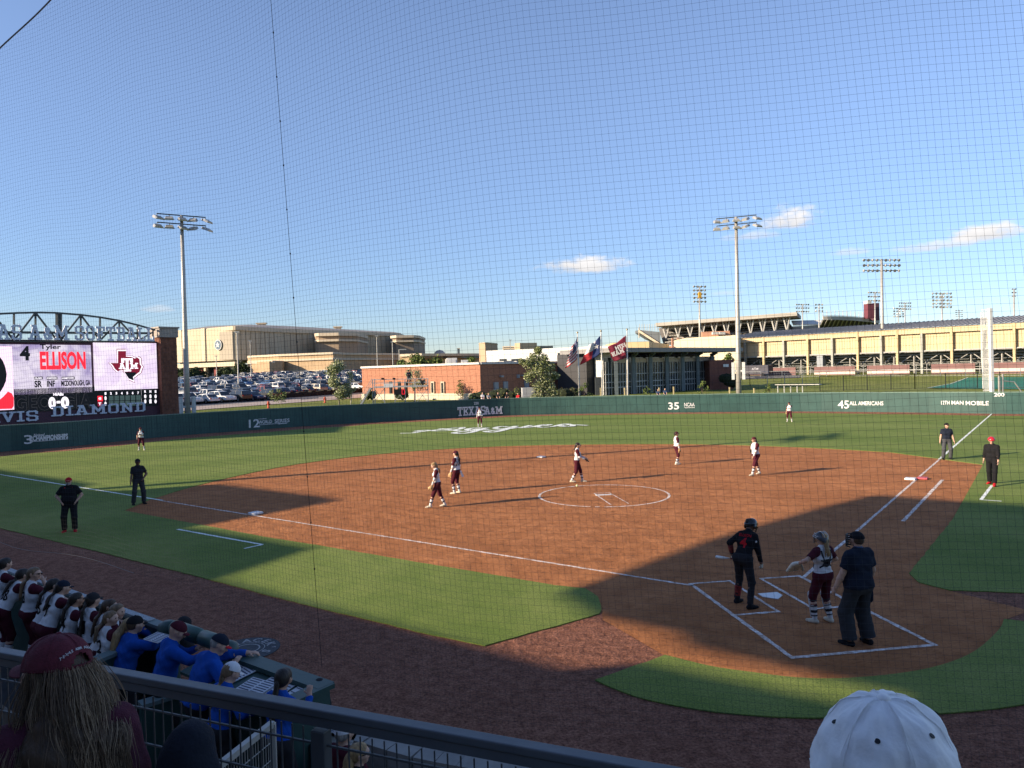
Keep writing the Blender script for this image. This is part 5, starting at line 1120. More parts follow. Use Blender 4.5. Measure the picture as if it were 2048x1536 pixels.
b = land(700, 93); tree(b, hp(700, 744, 93, b), .9, 500, .12, L_sil, 'thin white stemmed sapling beside the silvery young tree', seed=5, trunk_h=.35, r0=.08, bark=mat('white_stem', (.6, .58, .52), .8))
b = land(560, 96); tree(b, hp(560, 772, 96, b), 1.5, 420, .12, [leaf_mat('leaf_grass', (.22, .27, .10))] * 2, 'wispy leaning sapling on the lawn before the low hedge', seed=9, trunk_h=.05, r0=.05, bark=M_barkp, crowns=[(-.9, 0, 1.2, .7), (-.5, 0, .7, .5), (.1, 0, 1.0, .6), (.4, 0, .8, .5), (-1.2, 0, 1.6, .5), (-.1, 0, 1.9, .5), (.5, 0, 1.5, .4)])
b = land(1078, 84); H_ = hp(1078, 692, 84, b)
tree(b, H_, 2.3, 9000, .12, [leaf_mat('leaf_willow', (.20, .24, .085)), leaf_mat('leaf_willow_pale', (.44, .46, .27))], 'tall bushy pale green tree standing before the brick building', seed=12, trunk_h=.1, r0=.13, bark=M_barkp,
     crowns=[(0, 0, H_ * .93, .55), (-.4, .2, H_ * .82, .9), (.6, 0, H_ * .80, .8), (-1.2, 0, H_ * .75, .8), (1.2, 0, H_ * .68, .9), (0, -.3, H_ * .65, 1.2), (-1.1, 0, H_ * .55, .8), (.9, 0, H_ * .5, 1.2), (1.9, 0, H_ * .55, .6), (0, 0, H_ * .4, 1.1), (1.3, 0, H_ * .33, 1.1), (-.3, 0, H_ * .22, 1.0), (.9, 0, H_ * .14, 1.1), (-1.1, 0, H_ * .12, .9), (1.8, 0, H_ * .2, .8), (-2.0, 0, H_ * .78, .35)])
b = land(828, 95); tree(b, hp(828, 738, 95, b), 1.9, 1300, .11, L_sil, 'sparse young tree in front of the brick wall behind the camera operator', seed=21, trunk_h=.45, r0=.07)
b = land(922, 94); tree(b, hp(922, 760, 94, b), 1.1, 360, .11, [leaf_mat('leaf_red_green', (.25, .20, .08)), L_green[1]], 'spindly sapling before the brick wall right of the two windows', seed=23, trunk_h=.2, r0=.04)
for i, (u, v, dep, w_, lab) in enumerate([(1168, 764, 82, 1.0, 'small leafy sapling between the first and second flagpoles'), (1292, 778, 80, 1.1, 'thin green sapling just left of the two seated people in blue'), (1406, 764, 80, .9, 'leafy sapling left of the tall floodlight pole'), (1537, 770, 80, .7, 'small yellow green sapling right of the tall floodlight pole')]):
    b = land(u, dep); tree(b, max(.9, hp(u, v, dep, b)), w_, 420, .10, L_green, lab, 'sapling', seed=30 + i, trunk_h=.1, r0=.04, group='saplings beyond the wall')
def shrub(u, v, dep, w_, dp_, n, cols, label, seed, name='shrub', ls=.10, par=None):
    b = land(u, dep); h = max(.5, hp(u, v, dep, b)); rnd = random.Random(seed); t = thing(name, b, label, 'hedge' if 'hedge' in label else 'bush')
    cents = [(b + V(CR.x, CR.y, 0) * rnd.uniform(-.5, .5) * w_ + V(0, rnd.uniform(-.5, .5) * dp_, h * rnd.uniform(.35, .72)), h * .32) for _ in range(int(6 + w_ * 5))]
    mb = MB(); [mb.lathe([(.02, -r * .8), (r * .65, -r * .5), (r * .8, 0), (r * .6, r * .55), (.03, r * .8)], c, 8) for c, r in cents]; mb.build('inner_branches', mat('shrub_core', (.02, .028, .012), .95), t)
    leaf_cloud([(c, r * 1.05) for c, r in cents], n, ls, rnd).build('crown', cols, t)
L_hedge = [leaf_mat('leaf_hedge', (.13, .16, .035)), leaf_mat('leaf_hedge_l', (.24, .24, .06))]; L_shr = [leaf_mat('leaf_sh', (.05, .11, .02)), leaf_mat('leaf_sh2', (.11, .18, .03))]
shrub(956, 780, 86, 1.2, 1.2, 2300, L_shr, 'round bright green bush at the corner of the brick building', 1)
shrub(1012, 774, 88, 3.6, 1.2, 5200, L_hedge, 'clipped olive hedge behind the seated spectators', 2)
shrub(1135, 773, 88, 2.3, 1.2, 3200, [leaf_mat('leaf_red', (.16, .13, .06)), L_hedge[0]], 'reddish hedge right of the bushy tree', 3)
shrub(740, 780, 100, 1.1, 1, 1100, L_shr, 'green bush at the left end of the brick building', 4)
shrub(802, 778, 99, 1.2, 1, 1100, L_shr, 'dark green bush under the scaffold platform', 5)
shrub(1460, 744, 109, 2.2, 1, 1300, L_dark, 'dark shrub at the foot of the pavilion brick end', 6)
for i, (u0, v, dep, h_, w_, lab) in enumerate([(835, 716, 150, 0, 5.5, 'rounded green tree behind the brick building roof, left one'), (868, 719, 150, 0, 5, 'rounded green tree behind the brick building roof, middle one'), (944, 718, 150, 0, 3.5, 'rounded green tree behind the brick building roof, right of the air units'), (812, 722, 152, 0, 4, 'low green tree peeking at the far left of the brick roof line')]):
    b = land(u0, dep); H_ = hp(u0, v, dep, b); tree(b, H_, w_ * .62, 1500, .30, L_green, lab, seed=50 + i, trunk_h=.45, r0=.2, group='trees behind the brick building')
for i, (u0, v, dep, w_, lab) in enumerate([(356, 740, 285, 6, 'dark green tree under the arena canopy beside the pillar'), (395, 744, 290, 9, 'low olive shrub tree under the arena canopy'), (455, 748, 280, 7, 'olive tree below the arena seal'), (482, 727, 285, 8, 'dark evergreen between the arena and its entrance block'), (372, 748, 280, 6, 'low tree left of the arena columns'), (445, 743, 290, 6, 'small dark tree below the arena seal, left one')]):
    b = land(u0, dep); H_ = max(3, hp(u0, v, dep, b)); tree(b, H_, w_ * .6, 1300, .5, L_dark, lab, seed=60 + i, trunk_h=.12, r0=.25, group='trees along the arena front')
b = land(1458, 150); tree(b, hp(1458, 709, 150, b), 1.8, 700, .25, L_green, 'small green tree glimpsed between pavilion and grandstand', seed=77, trunk_h=.3, r0=.2)
# far wooded horizon and campus mass
hz = MB()
rnd = random.Random(4)
for k in range(90):
    u = -900 + k * 46; p = land(u, 620 + rnd.uniform(-40, 40)); h = rnd.uniform(6, 9); r = rnd.uniform(9, 15)
    hz.lathe([(r, p.z - 3), (r * 1.05, p.z + h * .4), (r * .7, p.z + h * .85), (r * .1, p.z + h)], (p.x, p.y, 0), 9)
tag(hz.build('far_woods', mat('far_trees', (.05, .075, .035), .95, .4, .12)), 'dark line of woods along the far horizon', 'woods', None, 'stuff')
# small lamps and poles in the car park
def lamp_post(u, vt, vb, dep, label, arm=0):
    b = land(u, dep); z = UH(u, vt, dep); t = thing('street_lamp', b, label, 'street lamp', 'slim lamp posts around the car park'); mb = MB(); mb.tube([b, V(b.x, b.y, z)], [.16, .10], 8); mb.build('pole', M_galv, t); mb = MB(); mb.box((b.x + arm, b.y, z), (.9 + abs(arm), .35, .22)); mb.build('lamp_head', M_lamp, t)
lamp_post(477, 664, 790, 150, 'tallest slim lamp post in front of the arena'); lamp_post(503, 682, 750, 230, 'slim lamp post left of the arena entrance block'); lamp_post(434, 712, 770, 230, 'short lamp post before the arena seal'); lamp_post(756, 672, 733, 220, 'slim lamp post behind the left end of the brick roof'); lamp_post(787, 684, 733, 220, 'second slim lamp post behind the brick roof'); lamp_post(800, 699, 733, 200, 'bent lamp post behind the brick roof with one arm', 1.0); lamp_post(1023, 680, 700, 250, 'thin lamp post before the cream office block')
# hydrants
for i, (u, v0, v1) in enumerate(((537, 817, 807), (650, 806, 797))):
    b = TP(u, v0); z = b.z; t = thing('fire_hydrant', b, ['red fire hydrant on the lawn, nearer the scoreboard', 'red fire hydrant beside the path, nearer the silvery tree'][i], 'hydrant', 'red fire hydrants'); mb = MB(); M_hy = mat('hydrant_red', (.55, .10, .05), .5)
    mb.lathe([(.18, 0), (.18, .08), (.12, .10), (.12, .62), (.15, .66), (.13, .78), (.03, .86)], b, 14); mb.build('barrel', M_hy, t, smooth=True)
    mb = MB(); mb.lathe([(.07, -.24), (.07, .24)], b + V(0, 0, .5), 10, M=Matrix.Rotation(PI / 2, 3, 'Y')); mb.build('outlet', M_hy, t)
# ================================================================ camera scaffold behind the wall
D_s = 82.5; sc_b = land(790, D_s); M_alu = mat('aluminium', (.52, .54, .54), .4, metal=.5)
sf = thing('camera_scaffold', sc_b, 'aluminium scaffold platform with railings and sloped stair behind the wall', 'scaffold')
def sfp(u, v, dd=0): return DP(u, v, D_s + dd)
mb = MB(); a, b = sfp(749, 774.5), sfp(856, 771.5)
for dd in (0, 1.1, 2.2): mb.bar(sfp(749, 774.5, dd), sfp(856, 771.5, dd), 1.05, .16)
mb.build('deck', M_alu, sf)
mb = MB()
for u in (745, 749, 768.5, 789, 810, 829.5, 855.5):
    for dd in (0, 2.2): mb.bar(V(*sfp(u, 770, dd)[:2], sc_b.z - .2), sfp(u, 757.5 if u > 745 else 759, dd), .10)
for dd in (0, 2.2):
    for v in (758, 765): mb.bar(sfp(746, v + 1.5, dd), sfp(856, v - 1, dd), .07)
for v in (758, 765): mb.bar(sfp(856, v - 1, 0), sfp(856, v - 1, 2.2), .07)
mb.build('frame', M_alu, sf)
mb = MB()
for a_, b_ in ((749, 768), (790, 810), (835, 855)):
    mb.bar(sfp(a_, 778), sfp(b_, 803), .05); mb.bar(sfp(b_, 778), sfp(a_, 803), .05)
for v in (780, 786, 792, 798): mb.bar(sfp(834, v), sfp(855, v), .05)
mb.build('braces', M_alu, sf)
mb = MB(); mb.bar(sfp(742, 776), sfp(721, 812), .9, .2); [mb.bar(sfp(744, 757 + k), sfp(720, 796 + k), .05) for k in (0, 7)]; mb.build('stair', M_alu, sf)
mb = MB(); c = sfp(777, 771, -.6); mb.box(c, (1.05, .05, .42)); tag(mb.build('banner', mat('sign_white', (.85, .85, .82), .6), org=c), 'small white banner hung on the scaffold platform rail', 'banner')
mb = MB(); c = sfp(799, 784, -.5); mb.box(c, (1.25, .2, .62)); so = mb.build('display_board', mat('black_board', (.015, .015, .015), .4), org=c); tag(so, 'black display board with a red lit frame under the scaffold', 'display')
mb = MB(); [mb.box(V(.42, -.13, 0) + V(*q), s_) for q, s_ in (((0, 0, .24), (.30, .04, .05)), ((0, 0, -.24), (.30, .04, .05)), ((.14, 0, 0), (.05, .041, .46)), ((-.14, 0, 0), (.05, .041, .46)))]; q = mb.build('lit_frame', led('led_red', (.95, .02, .04))); q.parent = so
for i, (u, v) in enumerate(((765.5, 759.5), (788, 759.5))):
    c = sfp(u, v, 0); t = thing('video_camera', c, ['left one of two small cameras on the scaffold rail', 'right one of two small cameras on the scaffold rail'][i], 'camera', 'cameras on the scaffold rail'); mb = MB(); mb.box(c + V(0, 0, .12), (.32, .36, .22)); mb.build('camera_body', mat('black_plastic', (.02, .02, .02), .5), t, bevel=.03); mb = MB(); mb.lathe([(.06, 0), (.09, .3)], c + V(0, -.12, .12), 12, M=Matrix.Rotation(PI / 2, 3, 'X')); mb.build('lens', mat('black_plastic', (.02, .02, .02), .5), t)
c = sfp(846, 764, .3); t = thing('broadcast_camera', c, 'bulky dark broadcast camera at the right end of the scaffold deck', 'camera'); mb = MB(); mb.box(c, (.55, .7, .42)); mb.build('camera_body', mat('black_plastic', (.02, .02, .02), .5), t, bevel=.05); mb = MB(); [mb.bar(c + V(0, 0, -.2), c + V(dx, dy, -.95), .05) for dx, dy in ((-.35, -.2), (.35, -.2), (0, .35))]; mb.build('tripod', mat('black_plastic', (.02, .02, .02), .5), t)
mb = MB(); c = land(1597, 92); cz = UH(1600, 769, 92)
tb = thing('draped_table', c, 'long low table frame with white cloth on the grass right of the floodlight pole', 'table'); A_, B_ = DP(1553, 767.5, 94), DP(1641, 766, 90); mb.bar(V(A_.x, A_.y, cz), V(B_.x, B_.y, cz), .9, .06); mb.build('cloth_top', mat('cloth_white', (.7, .68, .62), .9), tb)
for k in (.03, .18, .33, .48, .6): mb = MB(); q = A_.lerp(B_, k); mb.bar(V(q.x, q.y, TZ(q.x, q.y)), V(q.x, q.y, cz), .09); mb.build('leg', M_mull, tb)
for i, (u, v) in enumerate(((1249, 776), (1318, 776), (1347, 774), (1459, 775), (1508, 777), (1201, 776))):
    c = land(u, 84); mb = MB(); z1 = UH(u, v, 84); mb.box((c.x, c.y, (c.z + z1) / 2), (.12, .12, z1 - c.z)); mb.box((c.x, c.y, z1), (.14, .14, .06)); mb.box((c.x, c.y, z1 - .2), (.13, .13, .04))
    tag(mb.build('marker_post', mat('post_cream', (.62, .52, .28), .7), org=c), ['cream marker post right of the maroon flagpole', 'cream marker post right of the two seated people', 'cream marker post beside the folding chair', 'cream marker post left of the floodlight pole', 'cream marker post right of the floodlight pole', 'cream marker post at the middle flagpole'][i], 'post', 'marker posts on the berm')
c = land(1354, 80.5); t = thing('folding_chair', c, 'empty dark folding chair right of the two seated people', 'chair'); mb = MB(); z = UH(1354, 792, 80.5); mb.box((c.x, c.y, c.z + .42), (.55, .5, .04)); mb.build('seat', mat('chair_black', (.03, .03, .03), .8), t); mb = MB(); mb.box((c.x, c.y - .25, c.z + .7), (.55, .04, .5)); mb.build('backrest', mat('chair_black', (.03, .03, .03), .8), t)
for sx_ in (-.25, .25): mb = MB(); mb.bar(c + V(sx_, -.25, 0), c + V(-sx_, .2, .42), .04); mb.build('leg', mat('chair_black', (.03, .03, .03), .8), t)
# batting practice gear right of the foul pole
c = land(2003, 72); t = thing('equipment_cart', c, 'dark wheeled equipment cart with upright poles behind the wall by the foul pole', 'cart'); mb = MB(); mb.box((c.x, c.y, c.z + .9), (.7, .8, .9)); mb.box((c.x + 1.9, c.y, c.z + .9), (.6, .8, .9)); mb.build('crate', mat('cart_dark', (.05, .03, .035), .7), t)
mb = MB(); mb.bar(c + V(-.25, 0, 0), V(c.x - .25, c.y, UH(1999, 752, 72)), .14); mb.bar(c + V(.1, 0, 0), V(c.x + .15, c.y, UH(2004, 748, 72)), .12); mb.tube([V(c.x + .3, c.y, UH(2010, 762, 72)), V(c.x + 1.4, c.y, UH(2030, 764, 72)), V(c.x + 2.2, c.y, UH(2046, 784, 72))], .06, 8); mb.build('frame', M_galv, t)
# electrical cabinet and barriers near hedge
on = land(1062, 84.5); t = thing('utility_cabinet', on, 'pale grey utility cabinet left of the bushy tree', 'cabinet'); mb = MB(); z1 = UH(1062, 775, 84.5); mb.box((on.x - .3, on.y, (on.z + z1) / 2), (1.6, .8, z1 - on.z)); mb.build('housing', mat('cab_grey', (.45, .46, .47), .6, .1, 3), t, bevel=.03); mb = MB(); mb.box((on.x - .3, on.y - .42, (on.z + z1) / 2 + .1), (1.3, .03, .8)); mb.build('door', mat('cab_door', (.36, .37, .38), .6), t)
# ================================================================ people
f32 = np.float32
class Prim:
    __slots__ = ('a', 'b', 'ra', 'rb', 'k', 'cl', 'sq')
    def __init__(s, a, b, ra, rb=None, k=.03, cl=None, sq=None):
        s.a = Vector(a); s.b = Vector(b); s.ra = ra; s.rb = ra if rb is None else rb; s.k = k; s.cl = cl or []; s.sq = sq
def nets(prims, h, wr=0.0, gclip=(), sub=()):
    """one closed skin round all the given tapered limbs"""
    P = [p for p in prims]; pad = 3 * h + .01
    lo = np.array([min(min(p.a[i] - p.ra, p.b[i] - p.rb) for p in P) for i in range(3)]) - pad
    hi = np.array([max(max(p.a[i] + p.ra, p.b[i] + p.rb) for p in P) for i in range(3)]) + pad
    n = np.ceil((hi - lo) / h).astype(int) + 1
    ax = [(lo[i] + h * np.arange(n[i])).astype(f32) for i in range(3)]
    D = np.full(n, .2, f32)
    for p in P:
        m = max(p.ra, p.rb) + p.k + 2 * h
        i0 = [max(0, int((min(p.a[i], p.b[i]) - m - lo[i]) / h)) for i in range(3)]; i1 = [min(n[i], int((max(p.a[i], p.b[i]) + m - lo[i]) / h) + 2) for i in range(3)]
        sl = tuple(slice(i0[i], i1[i]) for i in range(3))
        X = ax[0][sl[0]][:, None, None]; Y = ax[1][sl[1]][None, :, None]; Z = ax[2][sl[2]][None, None, :]
        ab = p.b - p.a; L2 = max(ab.length_squared, 1e-9)
        px, py, pz = X - p.a.x, Y - p.a.y, Z - p.a.z
        t = np.clip((px * ab.x + py * ab.y + pz * ab.z) / L2, 0, 1)
        qx, qy, qz = px - ab.x * t, py - ab.y * t, pz - ab.z * t
        if p.sq:
            w, fct = p.sq; dt = (qx * w.x + qy * w.y + qz * w.z) * (1 / fct - 1); qx = qx + w.x * dt; qy = qy + w.y * dt; qz = qz + w.z * dt
        d = np.sqrt(qx * qx + qy * qy + qz * qz) - (p.ra + (p.rb - p.ra) * t)
        if p.sq: d = d * p.sq[1]
        for c, nr in p.cl: d = np.maximum(d, (X - c[0]) * nr[0] + (Y - c[1]) * nr[1] + (Z - c[2]) * nr[2])
        E = D[sl]; hh = np.maximum(p.k - np.abs(E - d), 0) / p.k; D[sl] = np.minimum(E, d) - hh * hh * p.k * .25
    X = ax[0][:, None, None]; Y = ax[1][None, :, None]; Z = ax[2][None, None, :]
    if wr: D = D + wr * (np.sin(23 * X + 9 * Z + 3 * np.sin(14 * Y)) * np.sin(31 * Z + 11 * X + 4 * np.sin(17 * Y)) + .6 * np.sin(52 * Z + 21 * Y + 2.5 * np.sin(19 * X))).astype(f32)
    for c, nr in gclip: D = np.maximum(D, (X - c[0]) * nr[0] + (Y - c[1]) * nr[1] + (Z - c[2]) * nr[2])
    for c, r in sub: D = np.maximum(D, r - np.sqrt((X - c[0]) ** 2 + (Y - c[1]) ** 2 + (Z - c[2]) ** 2))
    S = D < 0; nx, ny, nz = n
    acc = np.zeros((nx - 1, ny - 1, nz - 1, 3), f32); cnt = np.zeros((nx - 1, ny - 1, nz - 1), f32)
    def s3(o): return tuple(slice(o[i], o[i] + n[i] - 1) for i in range(3))
    for axis in range(3):
        o1, o2 = [i for i in range(3) if i != axis]
        for c1 in (0, 1):
            for c2 in (0, 1):
                a = [0, 0, 0]; a[o1] = c1; a[o2] = c2; b = list(a); b[axis] = 1
                da, db = D[s3(a)], D[s3(b)]; m = (da < 0) != (db < 0); t = np.where(m, da / np.where(m, da - db, 1), 0)
                acc[..., axis] += np.where(m, t, 0); acc[..., o1] += m * c1; acc[..., o2] += m * c2; cnt += m
    act = cnt > 0; idx = -np.ones(cnt.shape, np.int64); idx[act] = np.arange(act.sum())
    ijk = np.argwhere(act); vs = (ijk + acc[act] / cnt[act][:, None]) * h + lo
    qs = []
    for axis in range(3):
        o1, o2 = [(1, 2), (2, 0), (0, 1)][axis]
        sl0 = [slice(None)] * 3; sl1 = [slice(None)] * 3; sl0[axis] = slice(0, -1); sl1[axis] = slice(1, None)
        A = S[tuple(sl0)]; B = S[tuple(sl1)]; m = A != B; e = np.argwhere(m); e = e[(e[:, o1] > 0) & (e[:, o2] > 0)]
        if not len(e): continue
        def cell(d1, d2): q = e.copy(); q[:, o1] -= d1; q[:, o2] -= d2; return idx[q[:, 0], q[:, 1], q[:, 2]]
        q = np.stack([cell(1, 1), cell(0, 1), cell(0, 0), cell(1, 0)], 1); fl = ~A[e[:, 0], e[:, 1], e[:, 2]]; q[fl] = q[fl][:, ::-1]; qs.append(q)
    q = np.concatenate(qs); q = q[(q >= 0).all(1)]
    return vs, q
def skin(name, prims, m, par, h, wr=0.0, gclip=(), sub=()):
    vs, q = nets(prims, h, wr, gclip, sub); me = bpy.data.meshes.new(name)
    me.vertices.add(len(vs)); me.vertices.foreach_set('co', vs.astype(f32).ravel()); me.loops.add(len(q) * 4); me.loops.foreach_set('vertex_index', q.ravel().astype(np.int32))
    me.polygons.add(len(q)); me.polygons.foreach_set('loop_start', (np.arange(len(q)) * 4).astype(np.int32)); me.polygons.foreach_set('loop_total', np.full(len(q), 4, np.int32)); me.polygons.foreach_set('use_smooth', np.ones(len(q), bool))
    me.update(calc_edges=True); me.materials.append(m); o = bpy.data.objects.new(name, me); COL.objects.link(o); o.parent = par; return o
def ik(a, t, l1, l2, hint):
    a = Vector(a); t = Vector(t); d = t - a; L = d.length; mx = (l1 + l2) * .998
    if L > mx: d *= mx / L; L = mx; t = a + d
    d.normalize(); x = (l1 * l1 - l2 * l2 + L * L) / (2 * L); y = math.sqrt(max(0, l1 * l1 - x * x)); hv = Vector(hint); hv = (hv - d * hv.dot(d)).normalized()
    return a + d * x + hv * y, t
SKIN = {'light': mat('skin_light', (.62, .38, .28), .55, .05, 8, spec=.35), 'tan': mat('skin_tan', (.50, .28, .19), .55, .05, 8, spec=.35), 'brown': mat('skin_brown', (.20, .10, .065), .5, .05, 8, spec=.35)}
def fab(name, c, var=.10): return mat('fabric_' + name, c, .9, var, 9, .25, 60, spec=.12)
FB_ = {k: fab(k, c) for k, c in dict(white=(.74, .75, .78), maroon=(.085, .016, .028), black=(.016, .016, .019), navy=(.018, .024, .042), grey=(.075, .08, .09), dkgrey=(.045, .048, .055), blue=(.012, .085, .42), red=(.55, .02, .03), cream=(.66, .60, .48), ltgrey=(.35, .36, .38), brown=(.10, .06, .04), denim=(.06, .09, .16), charcoal=(.03, .03, .035), pink=(.5, .2, .22)).items()}
HAIRM = {k: mat('hair_' + k, c, .55, .45, 22, .4, 60, spec=.4, aniso=(1, 1, .18)) for k, c in dict(dark=(.022, .014, .010), brown=(.07, .038, .02), blond=(.34, .22, .10), grey=(.30, .28, .26), dirty=(.19, .12, .065)).items()}
M_eye = mat('eye_dark', (.02, .015, .012), .2); M_lip = mat('lips', (.38, .13, .11), .5); M_leather = mat('glove_tan', (.55, .36, .18), .6, .2, 10); M_glb = mat('glove_black', (.02, .02, .022), .5); M_sole = mat('shoe_sole', (.6, .58, .52), .6)
def ground_dir(a):      # a: 0 away from the camera, 90 to the right, 180 towards it
    F = V(CF.x, CF.y, 0).normalized(); R_ = V(CR.x, CR.y, 0).normalized(); a = math.radians(a); return F * math.cos(a) + R_ * math.sin(a)
def person(loc, face, label, H=1.68, bulk=1.0, lean=0, side=0, twist=0, head=(0, 0), feet=((-.11, 0, 0), (.11, 0, 0)), hands=((-.24, .05, .78), (.24, .05, .78)), elb=((-.4, -1, 0), (.4, -1, 0)),
           sit=None, kneehint=None, sk='light', top='white', sleeves='maroon', slv=.85, lsl=None, pants='maroon', plen=.5, ploose=.012, socks='white', shoes='cream', cap=None, capstyle='cap', hair='brown', hairstyle='pony', hairlen=.34,
           glove=None, glovemat='tan', num=None, numsize=.2, h=.016, group=None, extra=None, fem=True, belt=None, hipz=None, jhem=0.0, grip=.35, name='person', rotz=None, armscale=1.0):
    s = H / 1.70; d = ground_dir(face); rz = math.atan2(-d.x, d.y) if rotz is None else rotz
    T = thing(name, loc, label, 'person', group, rz=rz if abs(rz) > 1e-6 else 1e-4); T.scale = (s, s, s)
    b = bulk; pel = V(0, 0, .92 if sit is None else sit + .09)
    if hipz: pel.z = hipz
    ML = Matrix.Rotation(math.radians(side), 3, 'Y') @ Matrix.Rotation(-math.radians(lean), 3, 'X'); MT = ML @ Matrix.Rotation(math.radians(twist), 3, 'Z')
    def tp(x, y, z): k = min(1, max(0, (z - .92) / .3)); R3 = ML if k < .5 else MT; return pel + R3 @ V(x, y, z - .92)
    up = ML @ V(0, 0, 1); fwd = MT @ V(0, 1, 0); rt = MT @ V(1, 0, 0)
    wf = .97 if fem else 1.0
    sg = {}
    hw = .082 if fem else .078
    sg['pelvis'] = [Prim(pel + V(-hw * b, -.012, 0), pel + V(hw * b, -.012, 0), .108 * b, k=.05)] 
    sg['waist'] = [Prim(tp(-.05 * b, 0, 1.06), tp(.05 * b, 0, 1.06), (.092 if fem else .105) * b, k=.07)]
    if b > 1.12: sg['waist'].append(Prim(tp(-.05, .04 * b, 1.03), tp(.05, .04 * b, 1.03), .115 * b, k=.08))
    sg['chest'] = [Prim(tp(-.078 * b, .0, 1.24), tp(.078 * b, 0, 1.24), .104 * b, k=.07)] + ([Prim(tp(sx * .07, .065, 1.24), tp(sx * .07, .075, 1.235), .058, k=.05) for sx in (-1, 1)] if fem else [])
    shw = (.150 if fem else .166) * (1 + (b - 1) * .6)
    sg['shoulder'] = [Prim(tp(-shw + .03, -.012, 1.365), tp(shw - .03, -.012, 1.365), .060 * b, k=.06), Prim(tp(-shw * .6, -.012, 1.38), tp(0, -.015, 1.43), .045 * b, .055, k=.05), Prim(tp(shw * .6, -.012, 1.38), tp(0, -.015, 1.43), .045 * b, .055, k=.05)]
    nb = tp(0, -.012, 1.43); HM = MT @ Matrix.Rotation(-math.radians(head[0]), 3, 'Z') @ Matrix.Rotation(-math.radians(head[1] - lean * .55), 3, 'X')
    hc = nb + MT @ V(0, .012, .10) + HM @ V(0, .018, .068)
    def hp_(x, y, z): return hc + HM @ V(x, y, z)
    sg['neck'] = [Prim(nb - up * .03, hp_(0, -.02, -.05), .054 * (b if b < 1.2 else 1.15), .052, k=.03)]
    sg['head'] = [Prim(hp_(0, -.018, .012), hp_(0, .012, .018), .093, .086, k=.03, sq=(HM @ V(1, 0, 0), .88)), Prim(hp_(0, .025, -.03), hp_(0, .055, -.078), .066, .036, k=.035, sq=(HM @ V(1, 0, 0), .86)), Prim(hp_(0, .088, .0), hp_(0, .108, -.028), .010, .0155, k=.014), Prim(hp_(-.028, .088, .022), hp_(.028, .088, .022), .0115, k=.02),
                  Prim(hp_(-.082, -.005, .005), hp_(-.084, -.012, -.025), .018, .011, k=.01), Prim(hp_(.082, -.005, .005), hp_(.084, -.012, -.025), .018, .011, k=.01), Prim(hp_(-.013, .088, -.054), hp_(.013, .088, -.054), .009, k=.012), Prim(hp_(-.045, .055, -.02), hp_(.045, .055, -.02), .028, k=.03)]
    J = {}
    for i, sx in ((0, -1), (1, 1)):
        nm = 'LR'[i]; fx, fy, fz = feet[i][:3]; fyaw = feet[i][3] if len(feet[i]) > 3 else sx * 12
        hipj = pel + V(sx * .088 * b, -.005, -.02); ank = V(fx, fy, fz + .085)
        fd = V(math.sin(math.radians(fyaw)), math.cos(math.radians(fyaw)), 0)
        kh = kneehint or (fd.x * .5 + sx * .12, 1, .15 if sit is not None else 0)
        kn, ank = ik(hipj, ank, .425, .415, kh); J['knee' + nm] = kn; J['ank' + nm] = ank; J['hip' + nm] = hipj
        sg['thigh' + nm] = [Prim(hipj, kn, .088 * b * (1.02 if fem else .98), .058 * b, k=.03)]
        sg['shin' + nm] = [Prim(kn, kn.lerp(ank, .3), .054 * b, .057 * b, k=.025), Prim(kn.lerp(ank, .3), ank, .056 * b, .036 * b, k=.025)]
        sg['foot' + nm] = [Prim(ank - fd * .035 - V(0, 0, .045), ank + fd * .075 - V(0, 0, .052), .038, .040, k=.03, sq=(V(0, 0, 1), .9)), Prim(ank + fd * .075 - V(0, 0, .052), ank + fd * .155 - V(0, 0, .060), .040, .030, k=.02, sq=(V(0, 0, 1), .8))]
        sh = tp(sx * shw, -.012, 1.37); hd = Vector(hands[i]); el, wr_ = ik(sh, hd, .275 * armscale, .245 * armscale, MT @ Vector(elb[i])); J['sh' + nm] = sh; J['el' + nm] = el; J['wr' + nm] = wr_
        bb = 1 + (b - 1) * .8
        sg['uarm' + nm] = [Prim(sh, el, (.050 if fem else .056) * bb, .038 * bb, k=.035)]
        sg['farm' + nm] = [Prim(el, el.lerp(wr_, .35), .038 * bb, .040 * bb, k=.02), Prim(el.lerp(wr_, .35), wr_, .039 * bb, .026 * bb, k=.02)]
        u_ = (wr_ - el).normalized(); inn = (V(0, 0, -1) if abs(u_.z) < .7 else V(-sx, 0, 0)); inn = (inn - u_ * inn.dot(u_)).normalized(); sdv = u_.cross(inn) * (1 if i else -1)   # sdv: towards the thumb
        if sdv.y < 0 and abs(u_.z) > .7: sdv = -sdv
        g = grip; H_ = [Prim(wr_, wr_ + u_ * .07, .026, .033, k=.02, sq=(inn, .6))]
        for j, ln in enumerate((.062, .070, .066, .052)):
            o = wr_ + u_ * .082 + sdv * (.027 - .018 * j); c1 = o + (u_ * math.cos(g) + inn * math.sin(g)) * ln * .55; c2 = c1 + (u_ * math.cos(g * 2.6) + inn * math.sin(g * 2.6)) * ln * .5
            H_ += [Prim(o - u_ * .02, c1, .0098, .0092, k=.006), Prim(c1, c2, .0092, .0075, k=.006)]
        tb = wr_ + u_ * .025 + sdv * .022; t1 = tb + (u_ * .6 + sdv * .75 + inn * .25).normalized() * .045; H_ += [Prim(tb, t1, .013, .0105, k=.008), Prim(t1, t1 + (u_ * .85 + sdv * .25 + inn * .4).normalized() * .032, .0105, .008, k=.006)]
        sg['hand' + nm] = H_; J['hand' + nm] = wr_ + u_ * .09; J['hdir' + nm] = u_; J['hin' + nm] = inn; J['hth' + nm] = sdv
    allp = [p for v in sg.values() for p in v]
